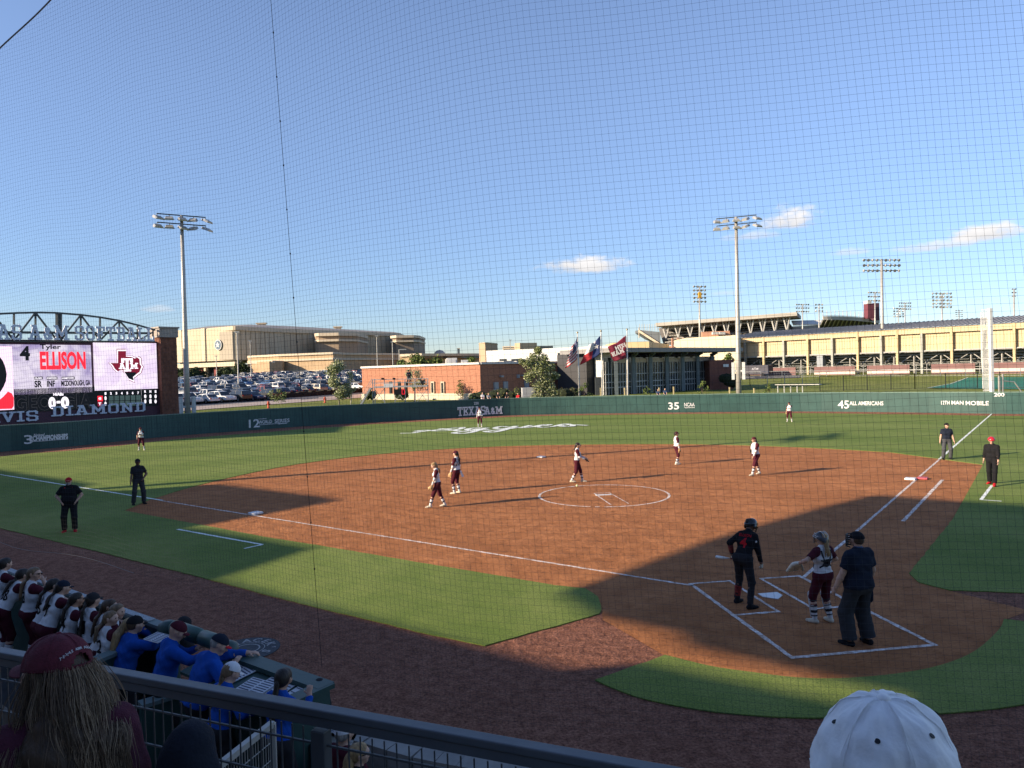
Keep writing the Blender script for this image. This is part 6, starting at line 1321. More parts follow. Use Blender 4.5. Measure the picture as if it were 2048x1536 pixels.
    skin('body', allp, SKIN[sk], T, h, sub=[(hp_(-.031, .118, .004), .022), (hp_(.031, .118, .004), .022)] if h < .013 else ())
    def seg(nm, t0=0, t1=1, ex=0, cut=False, k=.03, rmin=0):
        ps = sg[nm]; a, bq = ps[0].a, ps[-1].b; out = []
        if nm[:4] in ('thig', 'shin', 'uarm', 'farm'):
            d_ = bq - a; A = a + d_ * t0; B = a + d_ * t1
            def rad(t):
                if len(ps) == 1: return ps[0].ra + (ps[0].rb - ps[0].ra) * t
                return ps[0].ra + (ps[0].rb - ps[0].ra) * t / .35 if t < .35 else ps[1].ra + (ps[1].rb - ps[1].ra) * (t - .35) / .65
            dn = d_.normalized(); cl = [(B, dn)] if cut else []
            if t0 > 0: cl.append((A, -dn))
            e0, e1 = (ex if isinstance(ex, tuple) else (ex, ex))
            return [Prim(A, B + (dn * .03 if cut else V(0, 0, 0)), max(rmin, rad(t0) + e0), max(rmin, rad(t1) + e1), k=k, cl=cl)]
        return [Prim(p.a, p.b, p.ra + (ex if not isinstance(ex, tuple) else ex[0]), p.rb + (ex if not isinstance(ex, tuple) else ex[0]), k=p.k, sq=p.sq) for p in ps]
    hem = pel + ML @ V(0, 0, .035 + jhem - (.07 if b > 1.12 else 0)); w_ = (.0022 if h < .013 else .0015)
    sx_ = .012 + (0 if fem else .003) + (.006 if b > 1.12 else 0)
    tshirt = seg('waist', ex=sx_ + .004) + seg('chest', ex=sx_) + seg('shoulder', ex=sx_) + seg('pelvis', ex=sx_ + .002)
    raglan = sleeves != top
    if not raglan: tshirt += seg('uarmL', 0, slv if slv < 1 else 1, ex=sx_ + .004, cut=slv < 1) + seg('uarmR', 0, slv if slv < 1 else 1, ex=sx_ + .004, cut=slv < 1)
    if slv > 1 and not raglan: tshirt += seg('farmL', 0, slv - 1, ex=.012, cut=True) + seg('farmR', 0, slv - 1, ex=.012, cut=True)
    tj = skin('jersey' if raglan else 'shirt', tshirt, FB_[top], T, h, w_ * 1.6, gclip=[(hem, -up)])
    if raglan:
        for i, nm in enumerate('LR'):
            sh = J['sh' + nm]; inn_ = tp((-1, 1)[i] * shw * .55, -.012, 1.40)
            sp_ = seg('uarm' + nm, 0, slv, ex=.019, cut=slv < 1) + [Prim(sh, inn_, .066 * b, .054 * b, k=.05), Prim(sh - up * .05 - rt * (-1, 1)[i] * .02, inn_ - up * .02, .062 * b, .045 * b, k=.05)]
            skin('sleeve', sp_, FB_[sleeves], T, h, w_)
    if lsl:
        for nm in 'LR': skin('undersleeve', seg('uarm' + nm, .5, 1, ex=.008, k=.02) + seg('farm' + nm, 0, .98, ex=.007, cut=True), FB_[lsl], T, h, w_)
    wb = pel + ML @ V(0, 0, .06)
    pp = seg('pelvis', ex=.016)
    if sit is None or True: pp += [Prim(pel + ML @ V(-.06 * b, 0, .06), pel + ML @ V(.06 * b, 0, .06), .102 * b, k=.05)]
    for nm in 'LR': 
        pp += seg('thigh' + nm, ex=(.012, .014 + ploose * .5), k=.035)
        if plen > .9: pp += seg('shin' + nm, 0, plen, ex=(.012 + ploose, .022 + ploose), cut=True, rmin=.058 * b + ploose)
        elif plen > 0: pp += seg('shin' + nm, 0, plen, ex=(.010, .006), cut=True)
    skin('trousers', pp, FB_[pants], T, h, w_ * 1.3, gclip=[(wb, up)])
    if belt:
        skin('belt', [Prim(pel + ML @ V(-.06 * b, -.006, .045), pel + ML @ V(.06 * b, -.006, .045), .121 * b, k=.01)], FB_[belt], T, h, 0, gclip=[(pel + ML @ V(0, 0, .062), up), (pel + ML @ V(0, 0, .028), -up)])
    if plen < .9 and socks:
        for nm in 'LR':
            sk_ = skin('sock', seg('shin' + nm, max(0, plen - .05), 1, ex=.007), FB_[socks], T, h)
            if socks == 'white': nest(skin('sock_stripe', seg('shin' + nm, plen + .17, plen + .30, ex=.011, cut=True), FB_['black'], T, h), sk_)
    for i, nm in enumerate('LR'):
        ft = seg('foot' + nm, ex=.008); ank = J['ank' + nm]
        so = skin('shoe', ft + [Prim(ank - V(0, 0, .03), ank + V(0, 0, .004), .045, .040, k=.03)], FB_[shoes], T, h)
    # face
    ey = MB(); [ey.lathe([(.001, -.011), (.0095, -.006), (.0115, 0), (.0095, .006), (.001, .011)], hp_(sx * .031, .0925, .006), 8) for sx in (-1, 1)]; ey.build('eyes', M_eye, T, smooth=True)
    lp = MB(); lp.tube([hp_(-.024, .088, -.052), hp_(0, .097, -.054), hp_(.024, .088, -.052)], [.004, .0065, .004], 6); lp.build('lips', M_lip, T, smooth=True)
    # hair
    if hair and hairstyle != 'none':
        hm = HAIRM[hair]; hs = [Prim(hp_(0, -.022, .018), hp_(0, .004, .026), .101, .094, k=.03, sq=(HM @ V(1, 0, 0), .90)), Prim(hp_(0, -.06, -.03), hp_(0, -.05, .02), .062, .07, k=.03)]
        cut = [(hp_(0, .052, .03), HM @ V(0, 1, -.75).normalized())] if not cap else [(hp_(0, .03, .03), HM @ V(0, 1, -.9).normalized())]
        if hairstyle == 'short': hs = [Prim(hp_(0, -.022, .012), hp_(0, .0, .02), .0965, .09, k=.03, sq=(HM @ V(1, 0, 0), .89))]; cut = [(hp_(0, .01, -.01), HM @ V(0, 1, -1.0).normalized())]
        skin('hair', hs, hm, T, h, .0015, gclip=cut)
        if hairstyle in ('pony', 'braid', 'long'):
            st0 = hp_(0, -.10, .03 if hairstyle != 'long' else -.02); pts = [st0]; dirn = HM @ V(0, -.6, -.2)
            N_ = 7; tgt = V(0, 0, -1)
            for i in range(N_):
                dirn = (dirn * .45 + (tgt + V(.12 * math.sin(i * 1.4 + face), -.05 if lean < 25 else .1, 0)) * .6).normalized(); q = pts[-1] + dirn * hairlen / N_
                bk_ = (q - tp(0, 0, 1.3)).dot(fwd); lim = -.135 * b
                if bk_ > lim and (q - nb).dot(up) < .02: q -= fwd * (bk_ - lim)
                pts.append(q)
            rr_ = [.020, .030, .034, .034, .031, .027, .020, .008] if hairstyle == 'pony' else [.018, .024, .026, .026, .025, .023, .020, .010] if hairstyle == 'braid' else [.06, .075, .08, .08, .075, .065, .05, .03]
            if hairstyle == 'braid': pts2 = [pts[0]]; 
            hp2 = [Prim(pts[i], pts[i + 1], rr_[i] * (1 + (.25 * (-1) ** i if hairstyle == 'braid' else 0)), rr_[i + 1], k=.012, sq=(fwd, .75)) for i in range(N_)]
            for j in range(5 if h < .013 else 2):
                o = rt * (.018 * math.sin(j * 2.4)) - fwd * .008 * math.cos(j * 1.9); hp2 += [Prim(pts[i] + o * (1 + .2 * i), pts[i + 1] + o * (1.2 + .25 * i), rr_[i] * .5, rr_[i + 1] * .45, k=.008) for i in range(1, N_)]
            skin('ponytail', hp2, hm, T, min(h, .010), .0012)
        if hairstyle == 'bun': skin('ponytail', [Prim(hp_(0, -.12, .03), hp_(0, -.125, .0), .042, .04)], hm, T, h)
    # headwear, built in the head's own frame
    def headmesh(mb_, nm_, m_): 
        mb_.v = [tuple(hp_(*v)) for v in mb_.v]; return mb_.build(nm_, m_, T, smooth=True)
    def dome(rx, ry, rz_, z0, yc=-.01, n=20, m_=7, drop=0):
        mb_ = MB(); vs = []
        for i in range(m_ + 1):
            t = i / m_ * PI / 2; r = math.cos(t); z = z0 + math.sin(t) * rz_
            for j in range(n): a = 2 * PI * j / n; vs.append((rx * r * math.cos(a), yc + ry * r * math.sin(a), z - (drop * (1 - i / m_) * max(0, -math.sin(a)))))
        mb_.add(vs, [(i * n + j, i * n + (j + 1) % n, (i + 1) * n + (j + 1) % n, (i + 1) * n + j) for i in range(m_) for j in range(n)]); return mb_
    def brim(w_b, l_b, y0, z0, dz=.012, ht=.006, n=9):
        mb_ = MB(); top_, bot_ = [], []
        for i in range(n):
            a = PI * i / (n - 1); c, s2_ = math.cos(a), math.sin(a); arch = -.022 * c * c
            for rr2 in (0, 1): top_.append((w_b * c, y0 + rr2 * l_b * s2_ ** .7, z0 + arch - dz * rr2 * s2_))
        mb_.v = [tuple(v) for v in top_] + [(v[0], v[1], v[2] - ht) for v in top_]; M2 = len(top_)
        for i in range(n - 1): a0, a1, b1, b0 = 2 * i, 2 * i + 1, 2 * i + 3, 2 * i + 2; mb_.f += [(a0, a1, b1, b0), (M2 + b0, M2 + b1, M2 + a1, M2 + a0), (a1, M2 + a1, M2 + b1, b1)]
        mb_.mi = [0] * len(mb_.f); return mb_
    if cap:
        cm = FB_.get(cap) or MATS[cap]
        if capstyle == 'cap': 
            c_o = headmesh(dome(.0965, .112, .098, .028, -.012), 'cap', cm); nest(headmesh(brim(.074, .075, .078, .034), 'cap_brim', FB_['red'] if cap == 'navy' and top == 'blue' else cm), c_o)
            bt = MB(); bt.lathe([(.010, -.002), (.008, .006), (.001, .008)], (0, -.012, .125), 8); nest(headmesh(bt, 'cap_button', cm), c_o)
        elif capstyle == 'visor':
            mb_ = dome(.0965, .112, .04, .028, -.012, m_=2); headmesh(mb_, 'visor_band', cm); headmesh(brim(.074, .07, .078, .034), 'visor_brim', cm)
        elif capstyle == 'helmet':
            hmat = mat('helmet_' + cap, {'black': (.015, .015, .017), 'red': (.55, .02, .03)}.get(cap, (.1, .1, .1)), .18, spec=.7)
            c_o = headmesh(dome(.118, .135, .118, .018, -.012, drop=.075, m_=9), 'helmet', hmat); nest(headmesh(brim(.085, .06, .095, .03, .02, .008), 'helmet_brim', hmat), c_o)
            if cap == 'black':
                for sx in (-1, 1):
                    mb_ = MB(); mb_.lathe([(.052, -.006), (.05, .006)], (sx * .112, 0, -.035), 12, M=Matrix.Rotation(PI / 2, 3, 'Y')); nest(headmesh(mb_, 'ear_guard', hmat), c_o)
                mb_ = MB(); [mb_.tube([(sx * .10, .06, z), (sx * .06, .13, z), (0, .155, z), (-sx * .06, .13, z), (-sx * .10, .06, z)], .005, 5) for sx in (1,) for z in (-.02, -.05, -.085)]; [mb_.tube([(x, .145 - abs(x) * .4, .02), (x, .145 - abs(x) * .4, -.085)], .005, 5) for x in (-.035, .035)]; nest(headmesh(mb_, 'face_guard', mat('guard_black', (.02, .02, .02), .4)), c_o)
        elif capstyle == 'catcher':
            hm2 = mat('catcher_helmet', (.045, .048, .055), .25, spec=.6); headmesh(dome(.122, .140, .122, .01, -.012, drop=.07, m_=9), 'helmet', hm2)
            wl_ = mat('helmet_white', (.72, .72, .7), .4); mb_ = MB()
            for j, (a0, a1) in enumerate(((-1.2, 1.2), (-.8, .8), (-.4, .4))):
                for sg_ in (-1, 1): mb_.tube([(sg_ * (.124 * math.cos(t) + .004), -.012 + .142 * math.sin(t + .4) * (.9 - .2 * j), .03 + .034 * j + .012 * math.sin(t * 3)) for t in np.linspace(a0 * .8, a1, 7)], .0065, 5)
            [mb_.tube([(x, -.13 * math.cos(q) - .012, .01 + .128 * math.sin(q)) for q in np.linspace(.25, 1.5, 6)], .006, 5) for x in (-.045, .045)]
            headmesh(mb_, 'helmet_trim', wl_)
            mb_ = MB(); [mb_.tube([(-.10, .06, z), (-.06, .135, z), (0, .16, z), (.06, .135, z), (.10, .06, z)], .0055, 5) for z in (.03, 0, -.03, -.06, -.09)]; [mb_.tube([(x, .15 - abs(x) * .4, .05), (x, .15 - abs(x) * .4, -.1)], .0055, 5) for x in (-.05, 0, .05)]; headmesh(mb_, 'mask_cage', mat('guard_black', (.02, .02, .02), .4))
        elif capstyle == 'mask':
            headmesh(dome(.0985, .114, .10, .028, -.012), 'cap', cm); headmesh(brim(.07, .04, .08, .034), 'cap_brim', cm)
            mb_ = MB(); [mb_.tube([(-.098, .03, z), (-.085, .11, z), (0, .16, z), (.085, .11, z), (.098, .03, z)], .009, 6) for z in (.06, .03, 0, -.035, -.07, -.11)]; [mb_.tube([(x, .158 - abs(x) * .45, .07), (x, .158 - abs(x) * .45, -.12)], .008, 6) for x in (-.08, -.04, 0, .04, .08)]; headmesh(mb_, 'face_mask', mat('guard_black', (.02, .02, .02), .4))
    # glove: webbed pocket closed round the hand
    if glove is not None:
        nm = 'LR'[glove]; c = J['hand' + nm]; u_, inn, sd_ = J['hdir' + nm], J['hin' + nm], J['hth' + nm]; gm = {'tan': M_leather, 'black': M_glb, 'cream': mat('glove_cream', (.85, .80, .66), .6, .25, 14)}[glovemat]; gs_ = 1.6 if glovemat == 'cream' else 1.0
        gp = [Prim(c - u_ * .06, c + u_ * .01, .045 * gs_, .058 * gs_, k=.03, sq=(inn, .6))]
        for j in range(4): o = c + sd_ * (.045 - .03 * j) * gs_; e_ = c + (u_ * .115 + sd_ * (.066 - .042 * j) + inn * .045) * gs_; gp.append(Prim(o, e_, .024 * gs_, .017 * gs_, k=.012))
        gp += [Prim(c + sd_ * .04 * gs_ - u_ * .02, c + (sd_ * .10 + u_ * .05 + inn * .06) * gs_, .024 * gs_, .018 * gs_, k=.012), Prim(c + (sd_ * .075 + u_ * .05 + inn * .04) * gs_, c + (sd_ * .06 + u_ * .10 + inn * .04) * gs_, .016 * gs_, k=.02)]
        skin('glove', gp, gm, T, min(h, .012), .0015)
    if num:
        # flat figures pressed onto the back of the jersey
        bv = BVHTree.FromObject(tj, bpy.context.evaluated_depsgraph_get())
        for txt, zc_, sz, m_ in num:
            tm = text_mb(txt, 1, .0, .02, space=1.1); b2 = bmesh.new(); vv = [b2.verts.new(v) for v in tm.v]
            for f_ in tm.f:
                try: b2.faces.new([vv[i] for i in f_])
                except ValueError: pass
            bmesh.ops.triangulate(b2, faces=b2.faces[:]); bmesh.ops.subdivide_edges(b2, edges=b2.edges[:], cuts=3, use_grid_fill=True); b2.verts.index_update(); tm.v = [tuple(v.co) for v in b2.verts]; tm.f = [tuple(v.index for v in f_.verts) for f_ in b2.faces]; b2.free(); wd_ = min(.25, sz * .68 * len(txt)); fit(tm, wd_, sz); vs = []
            for v in tm.v:
                o = tp(0, 0, zc_) + rt * v[0] + up * v[1] - fwd * .6; hit = bv.ray_cast(o, fwd)
                q = hit[0] if hit[0] is not None else o + fwd * .45; vs.append(tuple(q - fwd * .007))
            tm.v = vs; tm.f = [f for f in tm.f]; tm.build('back_number', FB_[m_] if m_ in FB_ else MATS[m_], T)
    if extra: extra(T, J, sg, seg, tp, hp_, h, dict(up=up, fwd=fwd, rt=rt, pel=pel, b=b))
    T['_J'] = 0; del T['_J']
    T['top_z'] = 0; del T['top_z']
    return T, J, s, rz
def world(T, p): return T.matrix_basis @ Vector(p)
# ---------------------------------------------------------------- who is where
def at(u, v, z=0.0): p = PX(u, v, z); return (p.x, p.y, z)
JERS = dict(top='white', sleeves='maroon', pants='maroon', plen=.42, socks='white', shoes='cream', belt='maroon')
HANG = ((-.25, .04, .80), (.25, .04, .80))
GF = 'players in white and maroon on the field'
def towel(T, J, sg, seg, tp, hp_, h, q): mb = MB(); a = q['pel'] - q['fwd'] * .12 + q['rt'] * .06; [mb.add([a + q['rt'] * (.03 * i) + V(0, 0, 0), a + q['rt'] * (.03 * (i + 1)), a + q['rt'] * (.05 * (i + 1) + .05) - q['fwd'] * .06 + V(0, 0, -.26), a + q['rt'] * (.05 * i + .05) - q['fwd'] * (.05 + .01 * (i % 2)) + V(0, 0, -.27)], [(0, 1, 2, 3)]) for i in range(3)]; o = mb.build('towel', FB_['white'], T); m = o.modifiers.new('s', 'SOLIDIFY'); m.thickness = .012
person(at(876, 1015), -98, 'third base player with long blond ponytail walking left with tan glove lowered', 1.62, lean=6, head=(0, 22), feet=((-.12, .30, 0, 0), (.10, -.26, .02, 0)), hands=((-.20, .22, .82), (.24, -.10, .84)), lsl='white', hair='blond', hairlen=.40, glove=0, h=.015, group=GF)
person(at(914, 987), -62, 'shortstop wearing number 16 and maroon cap, standing left of the pitcher', 1.68, feet=((-.15, .03, 0), (.15, -.02, 0)), hands=((-.22, .14, .83), (.26, .02, .82)), lsl='white', cap='maroon', hair='dark', hairlen=.42, glove=0, num=[('16', 1.22, .21, 'black')], h=.015, group=GF, extra=towel)
person(at(1155, 965), 95, 'pitcher in dark visor walking right above the chalk circle with black glove', 1.68, lean=4, feet=((-.10, .22, 0, 0), (.10, -.25, .03, 0)), hands=((-.12, .36, 1.04), (.14, .33, 1.02)), lsl='white', cap='black', capstyle='visor', hair='dark', hairlen=.26, glove=1, glovemat='black', h=.015, group=GF)
person(at(1354, 929), 78, 'second base player in maroon cap standing facing right on the back of the infield', 1.60, feet=((-.13, .10, 0, 0), (.12, -.10, 0, 0)), hands=((-.22, .02, .80), (.25, .04, .78)), lsl='white', cap='maroon', hair='dark', hairstyle='bun', glove=1, glovemat='tan', h=.017, group=GF)
person(at(1512, 951), -112, 'first base player striding left with black arm guards and hair tied back', 1.66, bulk=1.06, lean=5, feet=((-.12, .30, 0, 0), (.12, -.30, .02, 0)), hands=((-.16, .26, .86), (.26, -.02, 1.14)), elb=((-.5, -1, 0), (.8, -1, -.2)), lsl='white', cap='maroon', hair='dark', hairlen=.26, glove=1, glovemat='black', h=.015, group=GF)
person(at(283, 901), 165, 'left fielder by the shaded wall holding her glove up at her chest', 1.60, lean=8, feet=((-.2, .05, 0), (.18, -.06, 0)), hands=((-.05, .24, 1.18), (.24, .14, .92)), cap='maroon', hair='brown', hairstyle='short', glove=0, glovemat='black', h=.022, group=GF)
person(at(960, 854), 175, 'centre fielder standing before the TEXAS A&M wall lettering', 1.72, feet=((-.14, .0, 0), (.14, 0, 0)), hands=((-.20, .12, .95), (.26, .06, .80)), lsl='white', cap='maroon', hair='dark', hairstyle='short', glove=0, glovemat='black', h=.024, group=GF)
person(at(1579, 844), -150, 'right fielder with arms folded at chest, far out between the 35 and 45 signs', 1.62, feet=((-.20, 0, 0), (.17, 0, 0)), hands=((.02, .20, 1.2), (.25, .06, .82)), cap='maroon', hair='dark', hairstyle='short', glove=1, glovemat='tan', h=.024, group=GF)
UMP = dict(top='navy', sleeves='navy', slv=.72, plen=.97, ploose=.018, socks=None, shoes='black', fem=False, belt='black', hair='brown', hairstyle='short')
def bag(side):
    def f(T, J, sg, seg, tp, hp_, h, q): a = q['pel'] + q['rt'] * side * .17 * q['b'] - V(0, 0, .12); skin('ball_bag', [Prim(a + V(0, 0, .08), a - V(0, 0, .10), .075, .085, k=.03, sq=(q['rt'], .55))], FB_['navy'], T, h, .002)
    return f
person(at(278, 1009), 140, 'base umpire in black standing beside the left foul line past third base', 1.76, sk='brown', feet=((-.18, -.02, 0), (.20, .05, 0)), hands=((-.16, .10, .98), (.28, .08, .82)), elb=((-1, -.6, 0), (.4, -1, 0)), cap='black', pants='dkgrey', h=.015, extra=bag(-1), **{k: v for k, v in UMP.items() if k != 'top' and k != 'sleeves'}, top='charcoal', sleeves='charcoal')
person(at(1894, 919), -165, 'base umpire in navy shirt and grey trousers by the right foul line', 1.74, bulk=1.08, feet=((-.15, 0, 0), (.16, .02, 0)), hands=((-.30, .06, .84), (.30, .05, .84)), cap='black', pants='grey', h=.017, head=(-25, 0), extra=bag(1), **UMP)
def trim(T, J, sg, seg, tp, hp_, h, q):
    for nm, sx in (('L', -1), ('R', 1)): skin('shoulder_trim', [Prim(tp(sx * .10, .05, 1.40), tp(sx * .15, .045, 1.33), .032, .028)], FB_['red'], T, h)
def beard(T, J, sg, seg, tp, hp_, h, q): skin('beard', [Prim(hp_(-.04, .05, -.06), hp_(0, .075, -.085), .03, .034), Prim(hp_(.04, .05, -.06), hp_(0, .075, -.085), .03, .034)], HAIRM['grey'], T, h, .001)
def both(*fs):
    def f(*a): [g(*a) for g in fs]
    return f
def shades(T, J, sg, seg, tp, hp_, h, q):
    mb = MB(); [mb.box(hp_(sx * .032, .105, .006), (.05, .02, .026)) for sx in (-1, 1)]; mb.bar(hp_(-.085, .02, .01), hp_(-.055, .10, .01), .008); mb.bar(hp_(.085, .02, .01), hp_(.055, .10, .01), .008); mb.build('sunglasses', mat('shades', (.01, .01, .012), .1, spec=.8), T)
person(at(141, 1064), 158, 'third base coach in red cap and red shoes with hands on hips', 1.74, bulk=1.16, fem=False, top='black', sleeves='black', slv=.78, pants='black', plen=.97, ploose=.012, socks=None, shoes='red', cap='red', hair='grey', hairstyle='short', feet=((-.13, .03, 0), (.16, -.02, 0)), hands=((-.21, .10, .98), (.21, .10, .99)), elb=((-1, -.5, 0), (1, -.5, 0)), h=.014, extra=both(trim, beard, shades))
person(at(1985, 971), -132, 'first base coach in red helmet, black jacket and red shoes walking', 1.82, fem=False, bulk=1.05, top='black', sleeves='black', slv=1.92, pants='black', plen=.97, ploose=.012, socks=None, shoes='red', cap='red', capstyle='helmet', hair='brown', hairstyle='short', lean=3, feet=((-.14, .30, 0), (.15, -.26, 0)), hands=((-.24, .20, .82), (.28, -.04, .82)), head=(-18, 0), h=.015, extra=shades)
# batter
def batter_x(T, J, sg, seg, tp, hp_, h, q):
    for nm in 'LR': skin('batting_glove', [Prim(p.a, p.b, p.ra + .004, p.rb + .004, k=p.k, sq=p.sq) for p in sg['hand' + nm]], FB_['cream'], T, h)
    skin('arm_guard', seg('farmL', .1, .8, ex=.016, cut=True), mat('guard_red', (.20, .02, .02), .5, .8, 20), T, h)
    skin('shin_guard', seg('shinL', .35, .85, ex=.016, cut=True), mat('guard_red', (.20, .02, .02), .5, .8, 20), T, h)
    skin('shoulder_patch', [Prim(tp(.19, .0, 1.30), tp(.192, -.01, 1.27), .024)], FB_['white'], T, h)
bt, BJ, bs_, brz = person(at(1488, 1212), 46, 'batter in black number 4 uniform and black helmet looking down at home plate', 1.76, lean=27, head=(12, 22), feet=((-.19, .08, 0, 5), (.18, -.10, 0, 25)), hands=((-.24, .02, .95), (.24, .26, .78)), elb=((-.45, -1, 0), (.25, -1, 0)), sk='brown', top='black', sleeves='black', slv=1.95, pants='charcoal', plen=.97, ploose=.0, socks=None, shoes='black', cap='black', capstyle='helmet', hair='dark', hairstyle='bun', num=[('ELLISON', 1.345, .055, 'red'), ('4', 1.20, .20, 'red')], h=.0095, extra=batter_x, grip=.9)
def bat_mesh(a, b, label):
    a = Vector(a); b = Vector(b); o = thing('bat', a, label, 'bat'); L = (b - a); mb = MB(); mb.tube([a, a + L * .02, a + L * .03, a + L * .33], [.022, .022, .013, .013], 12); mb.build('grip', mat('bat_grip_red', (.42, .03, .04), .6), o, smooth=True); mb = MB(); mb.tube([a + L * .33, a + L * .5, a + L * .68, a + L * .96, a + L], [.013, .018, .028, .030, .018], 14); mb.build('barrel', mat('bat_white', (1., 1., 1.), .3, spec=.5), o, smooth=True)
bpy.context.view_layer.update()
hw_ = bt.matrix_world @ BJ['handL']; tip = DP(1426, 1113, depth(hw_) - .52); dd = (tip - hw_).normalized(); bat_mesh(hw_ - dd * .14, hw_ + dd * .66, 'white barrelled bat with red grip held low in the batter\'s left hand')
# catcher
def catcher_x(T, J, sg, seg, tp, hp_, h, q):
    st = mat('strap_black', (.02, .02, .022), .7); mb = MB()
    bv = BVHTree.FromObject([c for c in T.children if c.name.startswith('jersey')][0], bpy.context.evaluated_depsgraph_get())
    def onback(x, z): o = tp(x, 0, z) - q['fwd'] * .6; hit = bv.ray_cast(o, q['fwd']); return (hit[0] if hit[0] is not None else o + q['fwd'] * .46) - q['fwd'] * .008
    for pts in ([(-.11, 1.40), (-.095, 1.30), (-.06, 1.20), (-.07, 1.12)], [(.11, 1.40), (.095, 1.30), (.06, 1.20), (.07, 1.12)], [(-.09, 1.13), (0, 1.115), (.09, 1.13)], [(-.14, 1.22), (-.06, 1.2), (.06, 1.2), (.14, 1.22)], [(-.14, 1.08), (-.07, 1.12), (0, 1.10), (.07, 1.12), (.14, 1.08)]):
        P = [onback(x, z) for x, z in pts]
        for a, b_ in zip(P[:-1], P[1:]): mb.bar(a, b_, .028, .012, up=tuple(q['fwd']))
    mb.build('protector_strap', st, T)
    skin('chest_protector', [Prim(p.a + q['fwd'] * .045, p.b + q['fwd'] * .045, p.ra, p.rb, k=p.k) for p in sg['chest'][:1] + sg['waist'][:1]], st, T, h, 0, gclip=[(tp(0, .05, 1.2), -q['fwd'])])
    for nm in 'LR':
        skin('leg_guard', [Prim(p.a + V(0, .022, 0), p.b + V(0, .022, 0), p.ra + .012, p.rb + .012, k=p.k, cl=p.cl) for p in seg('shin' + nm, -.08, .92, ex=.006, cut=True)], mat('guard_grey', (.52, .53, .55), .4), T, h, 0, gclip=[(J['knee' + nm] + V(0, -.01, 0), V(0, -1, 0))])
        for t_ in (.15, .4, .62, .82): skin('guard_strap', seg('shin' + nm, t_, t_ + .05, ex=.016, cut=True), st, T, h)
person(at(1647, 1246), -22, 'catcher in striped helmet with big cream mitt held out to the left', 1.66, bulk=1.03, feet=((-.15, .06, 0), (.15, -.02, 0)), hands=((-.36, .22, 1.12), (.24, .20, 1.06)), elb=((-.9, -.6, -.2), (.9, -.6, -.2)), slv=.70, cap='black', capstyle='catcher', hair='blond', hairlen=.36, glove=0, glovemat='cream', num=[('1', 1.17, .13, 'black')], h=.0095, extra=catcher_x, **JERS)
def collar(T, J, sg, seg, tp, hp_, h, q): skin('collar', [Prim(p.a, p.a.lerp(p.b, .4), p.ra + .020, p.ra + .012, k=.01) for p in sg['neck'][:1]], mat('collar_blue', (.05, .10, .20), .8), T, h)
person(at(1719, 1290), -24, 'plate umpire with black face mask and wide dark trousers behind the catcher', 1.90, bulk=1.22, feet=((-.155, .04, 0), (.15, -.04, 0)), hands=((-.33, .14, .86), (.33, .10, .90)), cap='black', capstyle='mask', pants='dkgrey', h=.0105, sk='light', extra=both(bag(1), collar), **{**UMP, 'ploose': .036})

# ---------------------------------------------------------------- dugout
def headat(u, v, zt=1.27): p = PX(u, v, zt); return p
DZ = -.40
def dug(u, v, face, label, H=1.68, zt=None, nn=9.82, **k):
    """stand someone behind the dugout rail so the top of the head is seen at u, v"""
    q = ray(u, v); eN_ = V(-1, -1, 0).normalized(); t = (nn - CAM.dot(eN_)) / q.dot(eN_); p = CAM + q * t; s = H / 1.7; L = math.radians(k.get('lean', 0))
    k.pop('off', 0); d = ground_dir(face); hp2 = k.get('hipz', .92); ht = s * (hp2 + .80 * math.cos(L)); p -= d * math.sin(L) * .62 * s
    return person((p.x, p.y, p.z - ht), face, label, H, **k)
RAIL = ((-.18, .36, 1.26), (.20, .36, 1.26))
JD = dict(h=.0125, group='players leaning on the dugout rail', **JERS)
railF = 47   # they look across the diamond
dug(8, 1116, 31, 'rearmost dugout player at the left edge, dark ponytail, seen from behind', 1.68, lean=14, hands=RAIL, hair='dark', hairlen=.36, num=[('7', 1.2, .2, 'black')], **JD)
dug(42, 1140, 38, 'dugout player wearing 88 with long dark ponytail, leaning on the rail', 1.66, zt=1.17, lean=32, hands=((-.16, .52, 1.24), (.20, .52, 1.24)), hair='dark', hairlen=.46, num=[('88', 1.2, .2, 'black')], **JD)
dug(66, 1134, 44, 'dugout player with blond ponytail resting hand on chin, wearing number 3', 1.70, lean=8, head=(50, 0), hands=((-.10, .40, 1.26), (.10, .22, 1.44)), elb=((-.5, -1, 0), (.6, -.3, -1)), hair='dirty', hairlen=.50, num=[('3', 1.2, .2, 'black')], extra=shades, **JD)
dug(104, 1158, 42, 'dugout player with dark hair tied back, half hidden behind the capped one', 1.66, lean=18, head=(10, 0), hands=RAIL, hair='dark', hairlen=.44, num=[('5', 1.2, .2, 'black')], **JD)
dug(123, 1163, 36, 'dugout player in dark cap with braid, leaning forward over the rail', 1.68, lean=24, head=(14, 0), hands=((-.16, .44, 1.24), (.20, .44, 1.24)), cap='navy', hair='dark', hairstyle='braid', hairlen=.44, num=[('7', 1.2, .2, 'black')], **JD)
dug(150, 1186, 38, 'dugout player wearing number 4 with sunglasses pushed up on dark hair', 1.64, lean=16, head=(10, 0), hands=RAIL, sk='tan', cap='black', capstyle='visor', hair='dark', hairlen=.40, num=[('4', 1.2, .22, 'black')], **JD)
dug(183, 1186, 28, 'dugout player in dark cap with very long straight dark hair over number 1', 1.68, lean=10, hands=RAIL, cap='charcoal', hair='dark', hairstyle='braid', hairlen=.62, num=[('1', 1.2, .2, 'black')], **JD)
dug(216, 1199, 51, 'dugout player with brown ponytail behind the girl in number 2', 1.68, lean=14, head=(30, 0), hands=RAIL, hair='brown', hairlen=.50, num=[('9', 1.2, .2, 'black')], **JD)
